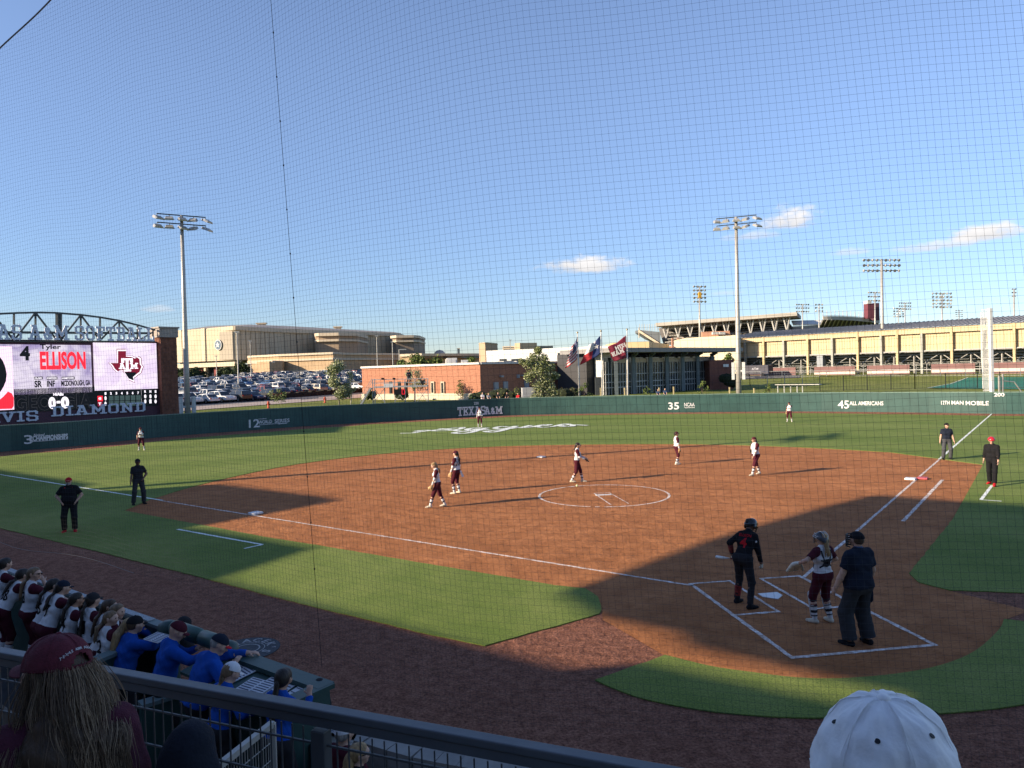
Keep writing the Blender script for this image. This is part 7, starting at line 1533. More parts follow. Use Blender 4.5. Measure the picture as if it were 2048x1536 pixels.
dug(231, 1208, 56, 'dugout player with light brown hair, face turned right past her teammate', 1.68, lean=14, head=(38, 0), hands=RAIL, hair='dirty', hairlen=.4, **JD)
dug(219, 1222, 36, 'lower seated dugout player in number 2 looking to the right', 1.60, nn=9.95, head=(58, 0), lean=10, hipz=.80, kneehint=(0, 1, 0), hands=((-.16, .36, 1.1), (.2, .36, 1.1)), hair='dirty', hairlen=.42, num=[('2', 1.18, .2, 'black')], **JD)
dug(255, 1236, 46, 'blond long haired person wedged between player number 2 and a man in blue', 1.62, zt=1.12, lean=14, head=(10, 10), hands=RAIL, hair='blond', hairlen=.50, hairstyle='long', h=.0125, top='blue', sleeves='blue', slv=1.9, pants='black', plen=.95, socks=None, shoes='black')
BL = dict(top='blue', sleeves='blue', slv=1.92, pants='charcoal', plen=.96, ploose=.01, socks=None, shoes='black', h=.0115, group='staff in blue shirts in the dugout', sx_=0)
BL.pop('sx_')
dug(267, 1233, 45, 'staff man in blue shirt and black cap with elbows on the rail', 1.80, zt=1.30, fem=False, bulk=1.08, lean=16, hands=((-.12, .46, 1.30), (.22, .46, 1.28)), cap='black', hair='brown', hairstyle='short', **BL)
dug(347, 1242, 55, 'staff man in blue shirt and maroon cap looking down at his papers', 1.82, zt=1.36, fem=False, bulk=1.12, lean=14, head=(20, 26), hands=((-.05, .44, 1.26), (.22, .44, 1.24)), cap='maroon', hair='brown', hairstyle='none', **BL)
dug(430, 1270, 48, 'staff man in blue shirt and navy cap with red brim reaching along the rail', 1.82, zt=1.28, fem=False, bulk=1.16, lean=24, head=(25, 22), hands=((.10, .62, 1.36), (.30, .36, 1.34)), elb=((-.6, -.4, .3), (.8, -.2, -1)), cap='navy', hair='grey', hairstyle='short', **BL)
dug(455, 1325, 40, 'staff woman in blue with white cap and blond ponytail writing on a chart', 1.66, nn=10.14, lean=14, head=(10, 22), hands=((-.10, .36, 1.04), (.22, .36, 1.06)), cap='white', hair='dirty', hairlen=.46, **BL)
dug(563, 1337, 30, 'staff woman in blue with long dark ponytail holding up a pen', 1.66, nn=10.14, lean=8, head=(-14, 12), hands=((-.30, .30, 1.06), (.16, .34, 1.34)), elb=((-.5, -1, 0), (.7, -.3, -1)), sk='tan', hair='dark', hairlen=.60, **BL)
# seated pair in the front row below the near railing
def seatdug(u, v, zt, face, label, H, **k): p = PX(u, v, zt); return person((p.x, p.y, zt - H * .76), face, label, H, sit=.45, feet=((-.13, .42, 0), (.13, .42, 0)), hands=((-.16, .34, .64), (.16, .34, .64)), **k)
seatdug(686, 1453, .95, 35, 'man in white mesh cap and maroon shirt seated below the near railing', 1.75, fem=False, bulk=1.08, top='maroon', sleeves='maroon', slv=.8, pants='denim', plen=.96, socks=None, shoes='black', cap='white', hair='grey', hairstyle='short', h=.012)
seatdug(716, 1494, .85, 75, 'blond woman with sunglasses seated next to the man in white mesh cap', 1.62, top='black', sleeves='black', slv=.8, pants='denim', plen=.96, socks=None, shoes='black', hair='blond', hairstyle='long', hairlen=.30, h=.012, extra=shades)
# camera operator and spectators beyond the wall
sp0 = sfp(818, 771, .4); person((sp0.x, sp0.y, sfp(818, 772.5).z + .1), 170, 'camera operator in dark clothes standing on the scaffold platform', 1.74, fem=False, lean=10, head=(0, 20), top='navy', sleeves='navy', slv=1.9, pants='grey', plen=.96, socks=None, shoes='black', cap='black', hair='dark', hairstyle='short', hands=((-.1, .3, 1.15), (.12, .3, 1.15)), h=.024)
for i, (u, v, tp_, pn, fc, lab) in enumerate([(965, 785, 'white', 'pink', 170, 'spectator in white shirt seated leftmost on the berm behind the 220 sign'), (977, 786, 'ltgrey', 'black', 160, 'spectator in grey shirt seated second from the left on the berm'), (996, 784.5, 'charcoal', 'brown', 175, 'spectator in dark shirt seated at the middle of the berm group'), (1014, 784.5, 'black', 'brown', -170, 'spectator in black seated right of the middle on the berm'), (1036, 786, 'red', 'black', -150, 'spectator in red seated rightmost of the berm group'), (1316, 778, 'denim', 'denim', 175, 'left one of two people in blue seated on the grass right of the flagpoles'), (1330, 776.5, 'denim', 'navy', -175, 'right one of two people in blue seated on the grass right of the flagpoles')]):
    dp = 84.0 if i < 5 else 83.0; hpnt = DP(u, v, dp); z0 = hpnt.z - 1.28
    person((hpnt.x, hpnt.y, z0), fc, lab, 1.68, sit=.42, feet=((-.14, .40, 0), (.14, .40, 0)), hands=((-.12, .36, .62), (.12, .36, .62)), top=tp_, sleeves=tp_, slv=.8, pants=pn, plen=.9, socks=None, shoes='white', hair=['blond', 'brown', 'dark', 'dark', 'brown', 'dark', 'brown'][i], hairstyle='short', h=.026, bulk=1.1, group='spectators seated beyond the wall')
    q = V(hpnt.x, hpnt.y, z0); ch = thing('camp_chair', q, ['camp chair under the spectator in white', 'camp chair under the spectator in grey', 'camp chair under the middle spectator', 'camp chair under the spectator in black', 'camp chair under the spectator in red', 'camp chair under the left person in blue', 'camp chair under the right person in blue'][i], 'chair', 'camp chairs beyond the wall'); mb = MB(); mb.box(q + V(0, -.02, .38), (.5, .45, .03)); mb.build('seat', mat('chair_black', (.03, .03, .03), .8), ch)
    gz_ = TZ(q.x, q.y) - .1
    for sx in (-.22, .22):
        for sy in (-.18, .18): mb = MB(); mb.bar(V(q.x + sx, q.y + sy, min(gz_, z0)), q + V(sx, sy, .38), .03); mb.build('leg', mat('chair_black', (.03, .03, .03), .8), ch)
# ================================================================ dugout, railing and the seats nearest the camera
eS = V(-1, 1, 0).normalized(); eN = V(-1, -1, 0).normalized(); rzS = math.atan2(eS.y, eS.x)
def SN(s, n_, z=0.0): p = eS * s + eN * n_; return V(p.x, p.y, z)
M_grn = mat('dugout_green', (.030, .075, .068), .45, .08, 2, .15, 12, spec=.4); M_grn_skylit = mat('dugout_green_skylit', (.16, .22, .22), .55, .1, 3); M_cnc = mat('concrete', (.30, .29, .27), .9, .18, 1.5, .3, 12); M_cncd = mat('concrete_dark', (.13, .13, .13), .9, .2, 1.2, .3, 12)  # cap green is paled: sky reflection painted into its colour
struct((lambda m: (m.box((-14, -14, -.47), (70, 70, .06)), m.build('concourse_floor', M_cncd))[1])(MB()))
dg = thing('dugout', SN(9, 10, -.44), 'sunken third base dugout with green padded front rail and bench', 'dugout')
mb = MB(); mb.box(SN(14.1, 9.46, .33), (15.9, .12, 1.5), rzS); mb.build('front_pad', M_grn, dg)
mb = MB(); mb.box(SN(14.1, 9.46, 1.105), (15.9, .16, .05), rzS); mb.build('rail_cap', M_grn_skylit, dg)
mb = MB(); mb.box(SN(12.5, 9.46, 1.14), (12, .12, .015), rzS); mb.build('rail_net_strip', mat('net_strip', (.40, .43, .45), .8, .5, 60), dg)
for s_ in (5.95, 4.42): mb = MB(); mb.lathe([(.15, -.44), (.15, 1.12), (.13, 1.2), (.06, 1.24)], SN(s_, 9.5, 0), 16); mb.build('padded_post', M_grn, dg, smooth=True)
for s0, s1 in ((5.82, 5.12), (5.06, 4.55)):
    mb = MB(); mb.tube([SN(s0, 9.48, 1.14), SN(s0 - .03, 9.48, 1.16), SN(s1 + .03, 9.48, 1.16), SN(s1, 9.48, 1.14)], [.05, .11, .11, .05], 12); mb.build('rail_pad', mat('pad_green', (.05, .12, .10), .4, spec=.5), dg, smooth=True)
mb = MB(); mb.box(SN(3.32, 9.5, .3), (1.75, .10, 1.5), rzS); mb.box(SN(3.3, 9.5, 1.09), (1.85, .24, .06), rzS); mb.box(SN(2.44, 9.78, .32), (.12, .66, 1.5), rzS); mb.box(SN(2.44, 9.78, 1.09), (.2, .75, .055), rzS); mb.build('gate_panel', M_grn, dg)
mb = MB(); mb.box(SN(3.6, 9.80, .99), (2.1, .50, .04), rzS, M=Matrix.Rotation(rzS, 3, 'Z') @ Matrix.Rotation(-.16, 3, 'X')); mb.build('counter', M_grn, dg)
mb = MB(); mb.box(SN(11.5, 11.15, -.02), (11, .42, .05), rzS); mb.box(SN(11.5, 11.32, .25), (11, .05, .35), rzS); mb.build('bench', mat('bench_wood', (.17, .14, .11), .8, .2, 4, aniso=(8, 1, 1)), dg)
mb = MB(); [mb.box(SN(6.4 + i * 1.7, 11.1, -.24), (.08, .3, .4), rzS) for i in range(7)]; mb.build('bench_legs', M_cncd, dg)
mb = MB(); mb.box(SN(12, 10.6, -.425), (20, 2.4, .03), rzS); mb.build('rubber_floor', mat('rubber_floor', (.045, .047, .05), .9, .2, 3), dg)
def low_wall(a, b, z, name, lab, m=M_grn, mc=M_grn_skylit, th=.12):
    a = PX(*a, z); b = PX(*b, z); t = thing(name, V(a.x, a.y, -.44), lab, 'wall'); mb = MB(); mb.bar(V(a.x, a.y, (z - .44) / 2), V(b.x, b.y, (z - .44) / 2), th, z + .44); mb.build('panel', m, t); mb = MB(); mb.bar(V(a.x, a.y, z + .015), V(b.x, b.y, z + .015), th + .08, .05); mb.build('cap', mc, t); return t
low_wall((252, 1297), (120, 1352), .82, 'partition_wall', 'dark green partition with cap coloured sky-pale beside the lower seated player in number 2'); low_wall((420, 1370), (280, 1412), .5, 'partition_wall', 'dark green partition with cap coloured sky-pale seen through the near railing bars')
# charts on the counter
M_paper = mat('paper', (.72, .74, .78), .7); M_ink = mat('ink', (.06, .08, .14), .8)
def chart(u, v, w, d_, rot, lab, lines=7, ca=None, cat='chart', z=1.035):
    p = PX(u, v, z); t = thing('paper_chart', p, lab, cat); R = Matrix.Rotation(rzS + rot, 3, 'Z') @ Matrix.Rotation(-.16, 3, 'X'); mb = MB(); mb.box(p, (w, d_, .008), M=R); mb.build('sheet', M_paper, t); mb = MB()
    for i in range(lines):
        for j in range(2 if w > .3 else 1): mb.box(p + R @ V((-.25 + .5 * j) * w if w > .3 else 0, (-.42 + .84 * i / (lines - 1)) * d_, .0062), (w * (.42 if w > .3 else .8), d_ * .045, .002), M=R)
    mb.build('printed_lines', M_ink, t)
chart(315, 1275, .34, .22, .1, 'white printed chart between the black capped and maroon capped staff men', z=1.13); chart(474, 1343, .46, .30, -.15, 'white lined chart left of the white capped woman\'s hands'); chart(510, 1374, .42, .30, .1, 'white clipboard sheet under the writing woman\'s hand'); chart(552, 1372, .46, .34, .05, 'white lined chart between the two women in blue'); chart(594, 1394, .36, .30, .0, 'white sheet with blue diamond mark at the right end of the counter', 4)
for i, (u, v, lab) in enumerate(((368, 1262, 'black equipment bag hung on the padded post beside the maroon cap'), (640, 1395, 'black bag at the right end of the dugout counter'))):
    p = PX(u, v, .9); T_ = thing('equipment_bag', p, lab, 'bag'); skin('bag_body', [Prim(p - p + V(0, 0, .12), V(0, 0, -.22), .11, .14, k=.04), Prim(V(-.06, .04, 0), V(.06, -.04, -.2), .10, k=.04)], FB_['charcoal'], T_, .016, .004)
# concrete kerb and padded wall curving behind home plate
kp = [SN(2.3, 9.75), PX(690, 1440, .5), PX(860, 1480, .5), PX(1020, 1508, .5), PX(1180, 1534, .5), V(-3.6, -7.3, 0), V(-1.2, -8.1, 0), V(1.6, -8.2, 0), V(4.4, -7.6, 0), V(8, -5, 0), V(14, 1, 0)]
kps = [V(*q, 0) for q in smooth_poly(kp, n=4)]; kw = thing('backstop_wall', V(-5.5, -6.4, 0), 'low concrete kerb wall with blue green pad curving behind home plate', 'wall'); mb = MB(); mp = MB()
for a, b in zip(kps[:-1], kps[1:]):
    d = (b - a).normalized(); nn = V(d.y, -d.x, 0)      # towards the seats
    mb.bar(a + nn * .22 + V(0, 0, .0), b + nn * .22 + V(0, 0, .0), .34, .98); mp.bar(a + V(0, 0, .17), b + V(0, 0, .17), .11, .72)
mb.build('kerb', M_cnc, kw); mp.build('pad', mat('pad_teal', (.07, .12, .14), .5, .1, 2), kw)
low_wall((596, 1500), (505, 1600), .3, 'aisle_wall', 'pale concrete aisle wall left of the seated man in white mesh cap', M_cnc, M_cnc, .22)
# near guard rail
M_rail = mat('rail_grey', (.15, .16, .175), .42, .10, 2.5, .1, 20, metal=.35); M_bar = mat('rail_bar', (.11, .115, .12), .45, metal=.3)
q0, q1 = DP(20, 1312, 3.44), DP(1300, 1533, 2.30); rd_ = q1 - q0; rd_.z = 0; Lr = rd_.length; rd_.normalize(); q0.z = q1.z = 3.51; Aq = q0 - rd_ * .9; Lq = Lr + 2.4; rn = V(rd_.y, -rd_.x, 0)
gr_ = thing('guard_railing', V(Aq.x, Aq.y, 2.44), 'dark grey metal guard railing with wire infill crossing the lower left foreground', 'railing')
mb = MB(); mb.bar(Aq, Aq + rd_ * Lq, .056, .030); mb.build('top_rail', M_rail, gr_, bevel=.006)
mb = MB(); mb.bar(Aq - V(0, 0, .036), Aq + rd_ * Lq - V(0, 0, .036), .040, .038); mb.build('under_rail', M_rail, gr_, bevel=.004)
def rail_s(u):
    q = ray(u, 1400); t = (Aq - CAM).dot(rn) / q.dot(rn); return (CAM + q * t - Aq).dot(rd_)
sp_ = rail_s(640)
for k in (-2, -1, 0, 1): mb = MB(); c = Aq + rd_ * (sp_ + k * 1.52); mb.box(c - V(0, 0, .60), (.060, .05, 1.06), math.atan2(rd_.y, rd_.x)); mb.build('post', M_bar, gr_, bevel=.004)
mb = MB()
for k in range(int(Lq / .0515)): c = Aq + rd_ * (k * .0515); mb.bar(c - V(0, 0, .07), c - V(0, 0, 1.02), .0055)
for z in (.125, .275, .425, .575, .725, .875, 1.0): mb.bar(Aq - V(0, 0, z) + rn * .005, Aq + rd_ * Lq - V(0, 0, z) + rn * .005, .0075)
mb.build('wire_infill', M_bar, gr_)
# seating tread the near spectators sit on
struct((lambda m: (m.prism([tuple((Aq + rn * .02)[:2]), tuple((Aq + rd_ * Lq + rn * .02)[:2]), tuple((Aq + rd_ * Lq + rn * 4 + V(2, -2, 0))[:2]), tuple((Aq + rn * 4 - V(2, 2, 0))[:2])], 2.2, 2.40), m.build('seating_tread', M_cnc))[1])(MB()))
# stair handrail below
hr = thing('stair_handrail', PX(430, 1536, .8), 'galvanised stair handrail with wire panel slanting up beyond the near railing', 'railing'); a, b = DP(415, 1550, 5.6), DP(545, 1447, 6.3); mb = MB(); mb.bar(a, b, .05); mb.bar(b, b - V(0, 0, .9), .05); mb.bar(a - V(0, 0, .8), b - V(0, 0, .85), .03); mb.build('frame', M_galv, hr); mb = MB(); [mb.bar(a.lerp(b, k / 24), a.lerp(b, k / 24) - V(0, 0, .82), .006) for k in range(25)]; [mb.bar(a - V(0, 0, z), b - V(0, 0, z), .006) for z in (.15, .3, .45, .6)]; mb.build('wire_panel', M_galv, hr)
p = PX(672, 1438, 1.0); chart(663, 1448, .42, .3, .4, 'white open scorebook held in front of the man in white mesh cap', 5, z=.62)

# ---------------------------------------------------------------- the woman in the maroon cap and the man in the white cap
def fine_cap(T, hp_, m, rx=.1015, ry=.118, rz_=.108, z0=.020, eyelets=None, opening=False, name='cap', seam=.0022, slouch=0.0, n=84, mm=30, btn=True, tilt=0.0, brimw=.078, brl=.078, bm=None, wob=.0):
    mb = MB(); yc = -.012
    def surf(a, t, off=0.0):
        r = math.cos(t) ** .82; sd = abs(math.sin(3 * (a - PI / 2))); ridge = seam * math.exp(-(sd / .10) ** 2) * (1 if t < 1.5 else 0); panel = -.0045 * (1 - sd) * math.sin(2 * t)
        wv = wob * (math.sin(5 * a + 3 * t) * .5 + math.sin(9 * a - 7 * t + 1) * .35 + math.sin(14 * t + 3 * a) * .3 + .3 * math.sin(23 * a + 11 * t)) * (math.cos(t) ** .6)
        k = 1 + (ridge + panel + wv + off) / .1; return V(rx * r * math.cos(a) * k, yc + ry * r * math.sin(a) * k - tilt * math.sin(t) ** 2, z0 + rz_ * math.sin(t) * k + tilt * .55 * math.sin(a) * math.sin(2 * t))
    for i in range(mm + 1):
        for j in range(n): mb.v.append(tuple(hp_(*surf(2 * PI * j / n, i / mm * PI / 2 * .995))))
    for i in range(mm):
        for j in range(n):
            a = 2 * PI * (j + .5) / n; t = (i + .5) / mm * PI / 2
            if opening and abs(((a - 1.5 * PI + PI) % (2 * PI)) - PI) * .1 < .034 * math.sqrt(max(0, 1 - (max(0, t - .10) / .36) ** 2)) and .10 < t < .46: continue
            mb.f.append((i * n + j, i * n + (j + 1) % n, (i + 1) * n + (j + 1) % n, (i + 1) * n + j)); mb.mi.append(0)
    o = mb.build(name, m, T, smooth=True); so = o.modifiers.new('s', 'SOLIDIFY'); so.thickness = .0025
    st = MB()
    for k in range(6):
        a0 = PI / 2 + k * PI / 3
        for da in (-.055, .055): st.tube([hp_(*surf(a0 + da * min(1, 1.2 - t), t, .0006)) for t in np.linspace(.05, 1.35, 14)], .0007, 4)
    for t in (.03, .09): st.tube([hp_(*surf(a, t, .0006)) for a in np.linspace(0, 2 * PI, 60)], .0007, 4)
    st.build('cap_stitching', bm or m, T)
    if btn: bt = MB(); bt.lathe([(.0095, -.003), (.0100, .001), (.007, .0045), (.001, .006)], hp_(*surf(0, 1.56)), 14); bt.build('cap_button', bm or m, T, smooth=True)
    if eyelets:
        em = MB()
        for k in range(6):
            p = Vector(surf(PI / 2 + (k + .5) * PI / 3, .86, .0008)); q = Vector(surf(PI / 2 + (k + .5) * PI / 3, .86, .01)); nrm = (hp_(*q) - hp_(*p)).normalized(); M = nrm.to_track_quat('Z', 'Y').to_matrix(); em.lathe([(.0042, 0), (.0042, .0008)], hp_(*p), 14, M=M)
        em.build('eyelet', eyelets, T)
    bmh = MB(); top_ = []; nb_ = 25
    for i in range(nb_):
        a = PI * i / (nb_ - 1); c, s2_ = math.cos(a), math.sin(a)
        for k in range(5): f_ = k / 4; top_.append((brimw * c * (1 + .05 * f_), .060 + .03 * s2_ + brl * f_ * s2_ ** .75, z0 + .012 - .030 * c * c - .014 * f_ * s2_))
    M2 = len(top_); bmh.v = [tuple(hp_(*v)) for v in top_] + [tuple(hp_(v[0], v[1], v[2] - .005)) for v in top_]
    for i in range(nb_ - 1):
        for k in range(4): a0, a1, b1, b0 = 5 * i + k, 5 * i + k + 1, 5 * i + k + 6, 5 * i + k + 5; bmh.f += [(a0, a1, b1, b0), (M2 + b0, M2 + b1, M2 + a1, M2 + a0)]
        bmh.f.append((5 * i + 4, M2 + 5 * i + 4, M2 + 5 * i + 9, 5 * i + 9))
    bmh.mi = [0] * len(bmh.f); bmh.build('cap_brim', bm or m, T, smooth=True)
    return surf
M_capm = mat('cap_maroon', (.135, .022, .035), .85, .16, 30, .35, 180); M_capw = mat('cap_white', (1.12, 1.10, 1.08), .9, .03, 18, .12, 90); M_capb = mat('cap_button_cream', (.60, .57, .50), .8)
FB_['sweat'] = mat('fabric_sweat', (.085, .018, .036), .95, .12, 40, .4, 150)
def woman_x(T, J, sg, seg, tp, hp_, h, q):
    surf = fine_cap(T, hp_, M_capm, opening=True, bm=M_capm)
    tx_ = "TEXAS A&M AGGIES"; mb = MB()
    for i, ch in enumerate(tx_):
        if ch == ' ': continue
        k = (i - (len(tx_) - 1) / 2); a = 1.5 * PI + k * .092; t = .60 - .028 * (k * k) * .15
        p = Vector(surf(a, t, .0026)); px_ = Vector(surf(a + .02, t, .0026)); py_ = Vector(surf(a, t + .02, .0026)); P, X_, Y_ = hp_(*p), hp_(*px_), hp_(*py_); xd = (X_ - P).normalized(); yd = (Y_ - P).normalized(); yd = (yd - xd * yd.dot(xd)).normalized()
        mb = join(mb, put(text_mb(ch, .0140, .0012, .0002, sx=1.0), P, xd, yd))
    mb.build('cap_lettering', mat('cap_thread', (.62, .60, .62), .7), T)
    # long loose wavy hair: strand by strand
    rnd = random.Random(8); hb = [MB(), MB(), MB()]; back = -(q['fwd']); 
    for gi in range(150):
        a = 1.5 * PI + rnd.gauss(0, 1) * .95
        if abs(a - 1.5 * PI) > 2.1: continue
        r0 = V(.092 * math.cos(a), -.012 + .108 * math.sin(a), .016 + rnd.uniform(-.015, .015)); p = hp_(*r0); out = (p - hp_(0, -.01, .016)).normalized(); L = rnd.uniform(.36, .58); N_ = 18; pts = [p]; ph = rnd.uniform(0, 6.3); fq = rnd.uniform(11, 17); amp = rnd.uniform(.008, .024); spread = rnd.uniform(.15, .65)
        for j in range(N_):
            f_ = j / N_; sp2 = out * (spread * (1 - f_) ** 2) + V(0, 0, -1) + q['rt'] * (.10 * math.sin(a * 2 + 1) * (1 - f_)); n_ = pts[-1] + sp2.normalized() * L / N_ + (q['rt'] * math.sin(ph + fq * f_) + back * math.cos(ph * 1.3 + fq * f_)) * amp * .5 * (.3 + f_)
            rad = n_ - tp(0, 0, 1.3); rad.z = 0
            if n_.z < tp(0, 0, 1.42).z:
                m_ = -rad.dot(q['fwd'])
                if m_ < .125 and abs(rad.dot(q['rt'])) < .2: n_ += back * (.125 - m_) * .5
            pts.append(n_)
        shade = rnd.random(); wl2 = rnd.uniform(.010, .022)
        for k in range(24):
            o1 = (q['rt'] * rnd.gauss(0, 1) + back * rnd.gauss(0, .6)) * wl2 * .55; tw = rnd.uniform(-.3, .3); P = []
            for j, c in enumerate(pts):
                f_ = j / N_; kx = 1.0 + .9 * math.sin(f_ * PI) - .75 * f_ * f_; P.append(c + o1 * kx + q['rt'] * (.0025 * math.sin(9 * f_ + 40 * tw)))
            w0 = rnd.uniform(.0006, .0012); s5 = shade + rnd.gauss(0, .22); hb[1 if s5 < .38 else (0 if s5 < .80 else 2)].tube(P, [w0] * (N_ - 3) + [w0 * .8, w0 * .6, w0 * .4, w0 * .15], 3, cap=False)
    for m_, c in zip(hb, ((.22, .14, .085), (.12, .075, .045), (.36, .25, .155))): m_.build('hair_strands', mat('strand_%d' % int(c[0] * 100), c, .5, .2, 30, spec=.4), T, smooth=True)
    skin('hair_mass', [Prim(hp_(0, -.07, .0), tp(0, -.10, 1.36), .065, .09, k=.05, sq=(q['fwd'], .6)), Prim(tp(0, -.10, 1.36), tp(0, -.125, 1.16), .09, .085, k=.05, sq=(q['fwd'], .45))], HAIRM['brown'], T, .009, .003)
    put(text_mb('AGGIES', .05, .001, .001), tp(0, -.150, 1.12), q['rt'], q['up']).build('shirt_lettering', mat('cap_thread', (.62, .60, .62), .7), T)
p = DP(110, 1292, 2.38); person((p.x, p.y, p.z - 1.335 * .97), -30, 'woman in maroon cap and maroon sweatshirt with long wavy hair, seated in the left foreground', 1.65, bulk=1.2, lean=10, head=(-42, 2), sit=.45, feet=((-.14, .36, .05), (.14, .36, .05)), hands=((-.14, .34, .66), (.14, .34, .66)), top='sweat', sleeves='sweat', slv=1.95, pants='charcoal', plen=.95, socks=None, shoes='black', hair='brown', hairstyle='short', h=.0085, extra=woman_x)
def man_x(T, J, sg, seg, tp, hp_, h, q): fine_cap(T, hp_, M_capw, eyelets=mat('eyelet_dark', (.02, .02, .022), .6), bm=M_capw, wob=.0042, seam=.0032, rx=.100, ry=.116, rz_=.128, z0=-.008, brl=.066, tilt=.024)
p = DP(1738, 1410, 1.10); person((p.x, p.y, p.z - 1.335), 60, 'person in white baseball cap with dark eyelets at the bottom right corner, very near', 1.70, fem=False, lean=2, head=(0, 8), sit=.45, feet=((-.14, .36, .0), (.14, .36, .0)), hands=((-.14, .34, .66), (.14, .34, .66)), top='ltgrey', sleeves='ltgrey', slv=.8, pants='denim', plen=.95, socks=None, shoes='white', hair='brown', hairstyle='short', h=.012, extra=man_x)
p = DP(382, 1500, 2.45); T_ = thing('backpack', p, 'dark navy rounded backpack standing against the railing beside the maroon cap woman', 'bag'); skin('bag_body', [Prim(V(0, 0, .02), V(0, 0, -.30), .075, .11, k=.04), Prim(V(-.03, .02, -.05), V(.03, -.02, -.28), .085, .10, k=.04)], mat('navy_cloth', (.012, .016, .028), .9, .1, 20, .3, 100), T_, .010, .002)

# ================================================================ safety net
M_net = mat('net_twine', (.06, .065, .075), .8)
Zt = [(-260, 10.0), (-60, 8.8), (100, 8.1), (250, 7.45), (540, 6.3), (700, 5.6), (866, 5.12), (1000, 4.92), (1500, 4.55), (2048, 4.25), (2400, 4.1)]
def znet(u):
    for (a, za), (b, zb2) in zip(Zt[:-1], Zt[1:]):
        if u <= b: return za + (zb2 - za) * (u - a) / (b - a)
    return Zt[-1][1]
zs_ = [znet(u) for u in range(-260, 2401, 20)]; zs_ = [sum(zs_[max(0, i - 3):i + 4]) / len(zs_[max(0, i - 3):i + 4]) for i in range(len(zs_))]
cur_ = [DP(u, 768, z) for u, z in zip(range(-260, 2401, 20), zs_)]; cur_ = [V(p.x, p.y, 0) for p in cur_]; us2 = list(range(-260, 2401, 20)); sl_ = [0]
for a, b in zip(cur_[:-1], cur_[1:]): sl_.append(sl_[-1] + (b - a).length)
def lerp_tab(x, xs, ys): return float(np.interp(x, xs, ys))
cx2 = [p.x for p in cur_]; cy2 = [p.y for p in cur_]
vb_t = ([-260, -100, 0, 340, 420, 520, 660, 900, 2400], [1030, 1060, 1090, 1165, 1250, 1316, 1330, 1450, 1580])
hb_ = [UH(u, lerp_tab(u, *vb_t), z) for u, z in zip(us2, zs_)]
hA, hB = UH(0, 140, lerp_tab(0, us2, zs_)), UH(155, 0, lerp_tab(155, us2, zs_)); sA, sB = lerp_tab(0, us2, sl_), lerp_tab(155, us2, sl_)
def htop(s): return min(9.3, hA + (hB - hA) * (s - sA) / (sB - sA))
def NP(s, z):       # a point of the net: s along it, z up, with the slack and lean of the real thing
    s2_ = s - .075 * (z - 4.8); lf = max(0.0, min(1.0, (sl_[-1] * .62 - s2_) / 4.0))
    x = lerp_tab(s2_, sl_, cx2); y = lerp_tab(s2_, sl_, cy2)
    ed = max(0.0, min(1.0, (htop(s) + .02 - z) / 1.6)); w_ = ed * (.035 * lf + .010) * math.sin(2.1 * s2_ + .9 * math.sin(.8 * z) + .3 * z) + .010 * math.sin(5.3 * s2_ - 1.1 * z)
    dz = ed * (.014 * lf + .006) * math.sin(2.9 * s2_ + .5 * z) + ed * .010 * math.sin(1.1 * s2_ + 1.3 * z)
    return V(x + w_ * .25, y - w_, z + dz)
nt = thing('safety_net', NP(5, 4), 'fine square mesh safety net hanging between the seats and the field', 'net')
mb = MB(); cell = .0445; S_ = sl_[-1]
def strand(pts, r): mb.tube(pts, r, 3, cap=False)
for k in range(int(S_ / cell)):
    s = k * cell; zb1 = lerp_tab(s, sl_, hb_); zt1 = htop(s); n_ = max(3, int((zt1 - zb1) / .22))
    strand([NP(s, zb1 + (zt1 - zb1) * i / n_) for i in range(n_ + 1)], .00062)
hbs = [lerp_tab(S_ * i / 240, sl_, hb_) for i in range(241)]
for k in range(int(9.4 / cell)):
    z = k * cell; run = []
    for i in range(241):
        s = S_ * i / 240
        if hbs[i] <= z <= htop(s): run.append(NP(s, z))
        else:
            if len(run) > 1: strand(run, .00062)
            run = []
    if len(run) > 1: strand(run, .00062)
mb.build('mesh', M_net, nt)
mb = MB(); ss = [S_ * i / 120 for i in range(121)]; mb.tube([NP(s, htop(s) + .01) for s in ss], .008, 6); mb.build('top_rope', mat('rope_pale', (.42, .38, .34), .8), nt)
mb = MB(); s = lerp_tab(600, us2, sl_) ; mb.tube([NP(s, z) for z in np.arange(lerp_tab(s, sl_, hb_), htop(s), .2)], .0022, 5); [mb.tube([NP(s, z), NP(s, z + .012)], .006, 5) for z in np.arange(3.2, 8.8, .37)]; mb.build('seam_cord', mat('cord_black', (.012, .012, .014), .8), nt)
mb = MB(); mb.tube([NP(S_ * i / 160, hbs[int(i * 1.5)]) for i in range(0, 60)], .0022, 5); mb.build('bottom_cord', mat('rope_pale', (.42, .38, .34), .8), nt)
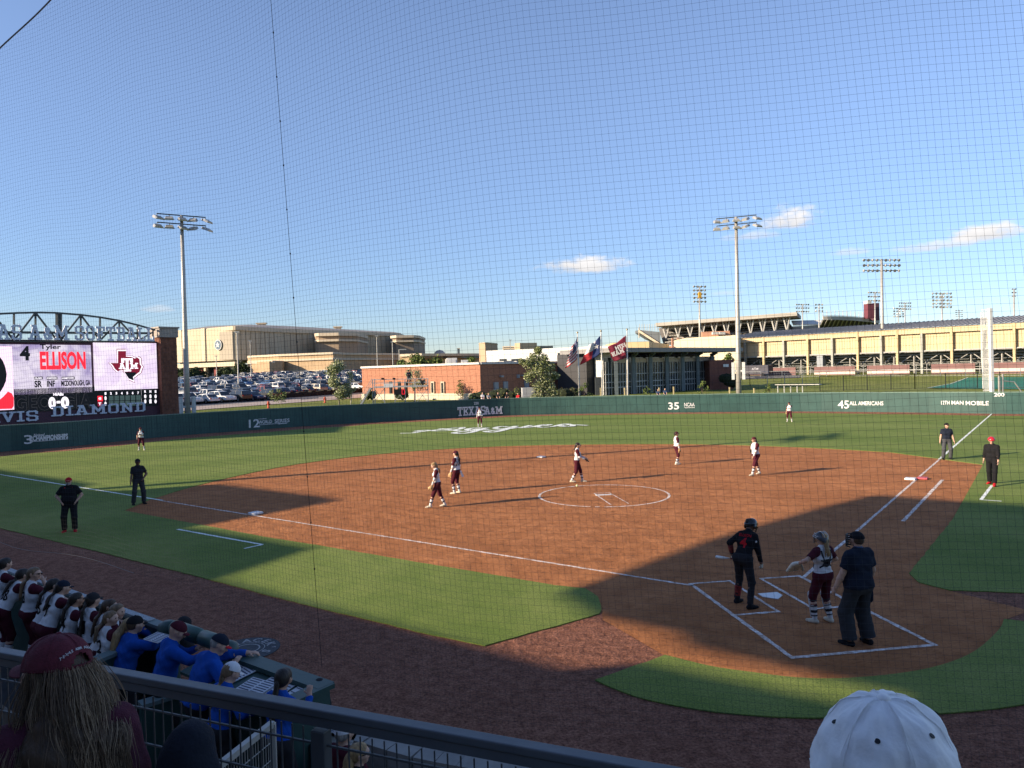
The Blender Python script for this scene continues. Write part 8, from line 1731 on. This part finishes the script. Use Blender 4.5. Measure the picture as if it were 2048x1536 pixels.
# ================================================================ grandstand behind the camera, slab outlines shaped to shade home plate and infield
gst = thing('home_grandstand', (-20, -10, 0), 'home side grandstand behind the camera, unseen slabs shaped to cast the field shade', 'grandstand')
sn = V(-1, -1, 0).normalized(); st_ = V(-1, 1, 0).normalized(); hS = V(SDIR.x, SDIR.y, 0).normalized()
M_stand = mat('stand_concrete', (.26, .25, .24), .9, .1, .5)
def slab_sh(name, prof, c=26.0, th=1.2, K=[0]):      # prof = (along the stand, height)
    K[0] += 1; c += .013 * K[0]; F = [sn * c + st_ * s + V(0, 0, z) for s, z in prof]; Bk = [p + hS * th + V(0, 0, th * math.tan(SUN_EL)) for p in F]; n = len(F); mb = MB()
    mb.add(F + Bk, [tuple(range(n)), tuple(reversed(range(n, 2 * n)))] + [(i, n + i, n + (i + 1) % n, (i + 1) % n) for i in range(n)]); return mb.build(name, M_stand, gst)
slab_sh('lower_block', [(-45, 0), (24.9, 0), (24.9, 8.4), (-45, 8.4)])
slab_sh('raked_block', [(-45, 9.35), (17.4, 9.35), (19.3, 9.7), (20.9, 11.0), (22.3, 12.1), (24.7, 14.4), (26.1, 16.0), (26.0, 16.1), (-45, 16.1)])
slab_sh('shade_infill', [(-45, 8.2), (15.2, 8.2), (14.6, 8.78), (11.5, 8.86), (-45, 8.86)])  # slit below the next infill left open to pass a sun patch
slab_sh('shade_infill', [(-45, 8.8), (11.0, 8.80), (11.6, 9.12), (15.0, 9.16), (16.2, 9.45), (-45, 9.45)])
slab_sh('low_shade_slab', [(24.5, 0), (34, 0), (33.9, 9.55), (32, 9.7), (27.3, 9.7), (24.5, 8.3)])
slab_sh('tall_shade_slab', [(33.2, 0), (45.4, 0), (45.2, 12.1), (38, 12.1), (36.5, 12.0), (33.2, 9.7)])
slab_sh('left_wing', [(45.05, 0), (110, 0), (110, 11.0), (49, 10.9), (46.9, 10.4), (45.05, 10.8)])
# tall block added out of frame, left of the scoreboard, to shade left field turf
fh = thing('shade_block', (-56, 52, 0), 'unseen tall brick block added left of the scoreboard to shade left field', 'building')
mb = MB(); mb.box((-57, 51.6, 6.6), (10, 20, 13.2)); mb.build('wall', M_brickd, fh); mb = MB(); mb.box((-57, 51.6, 13.3), (10.6, 20.4, .5)); mb.build('coping', M_stone, fh)
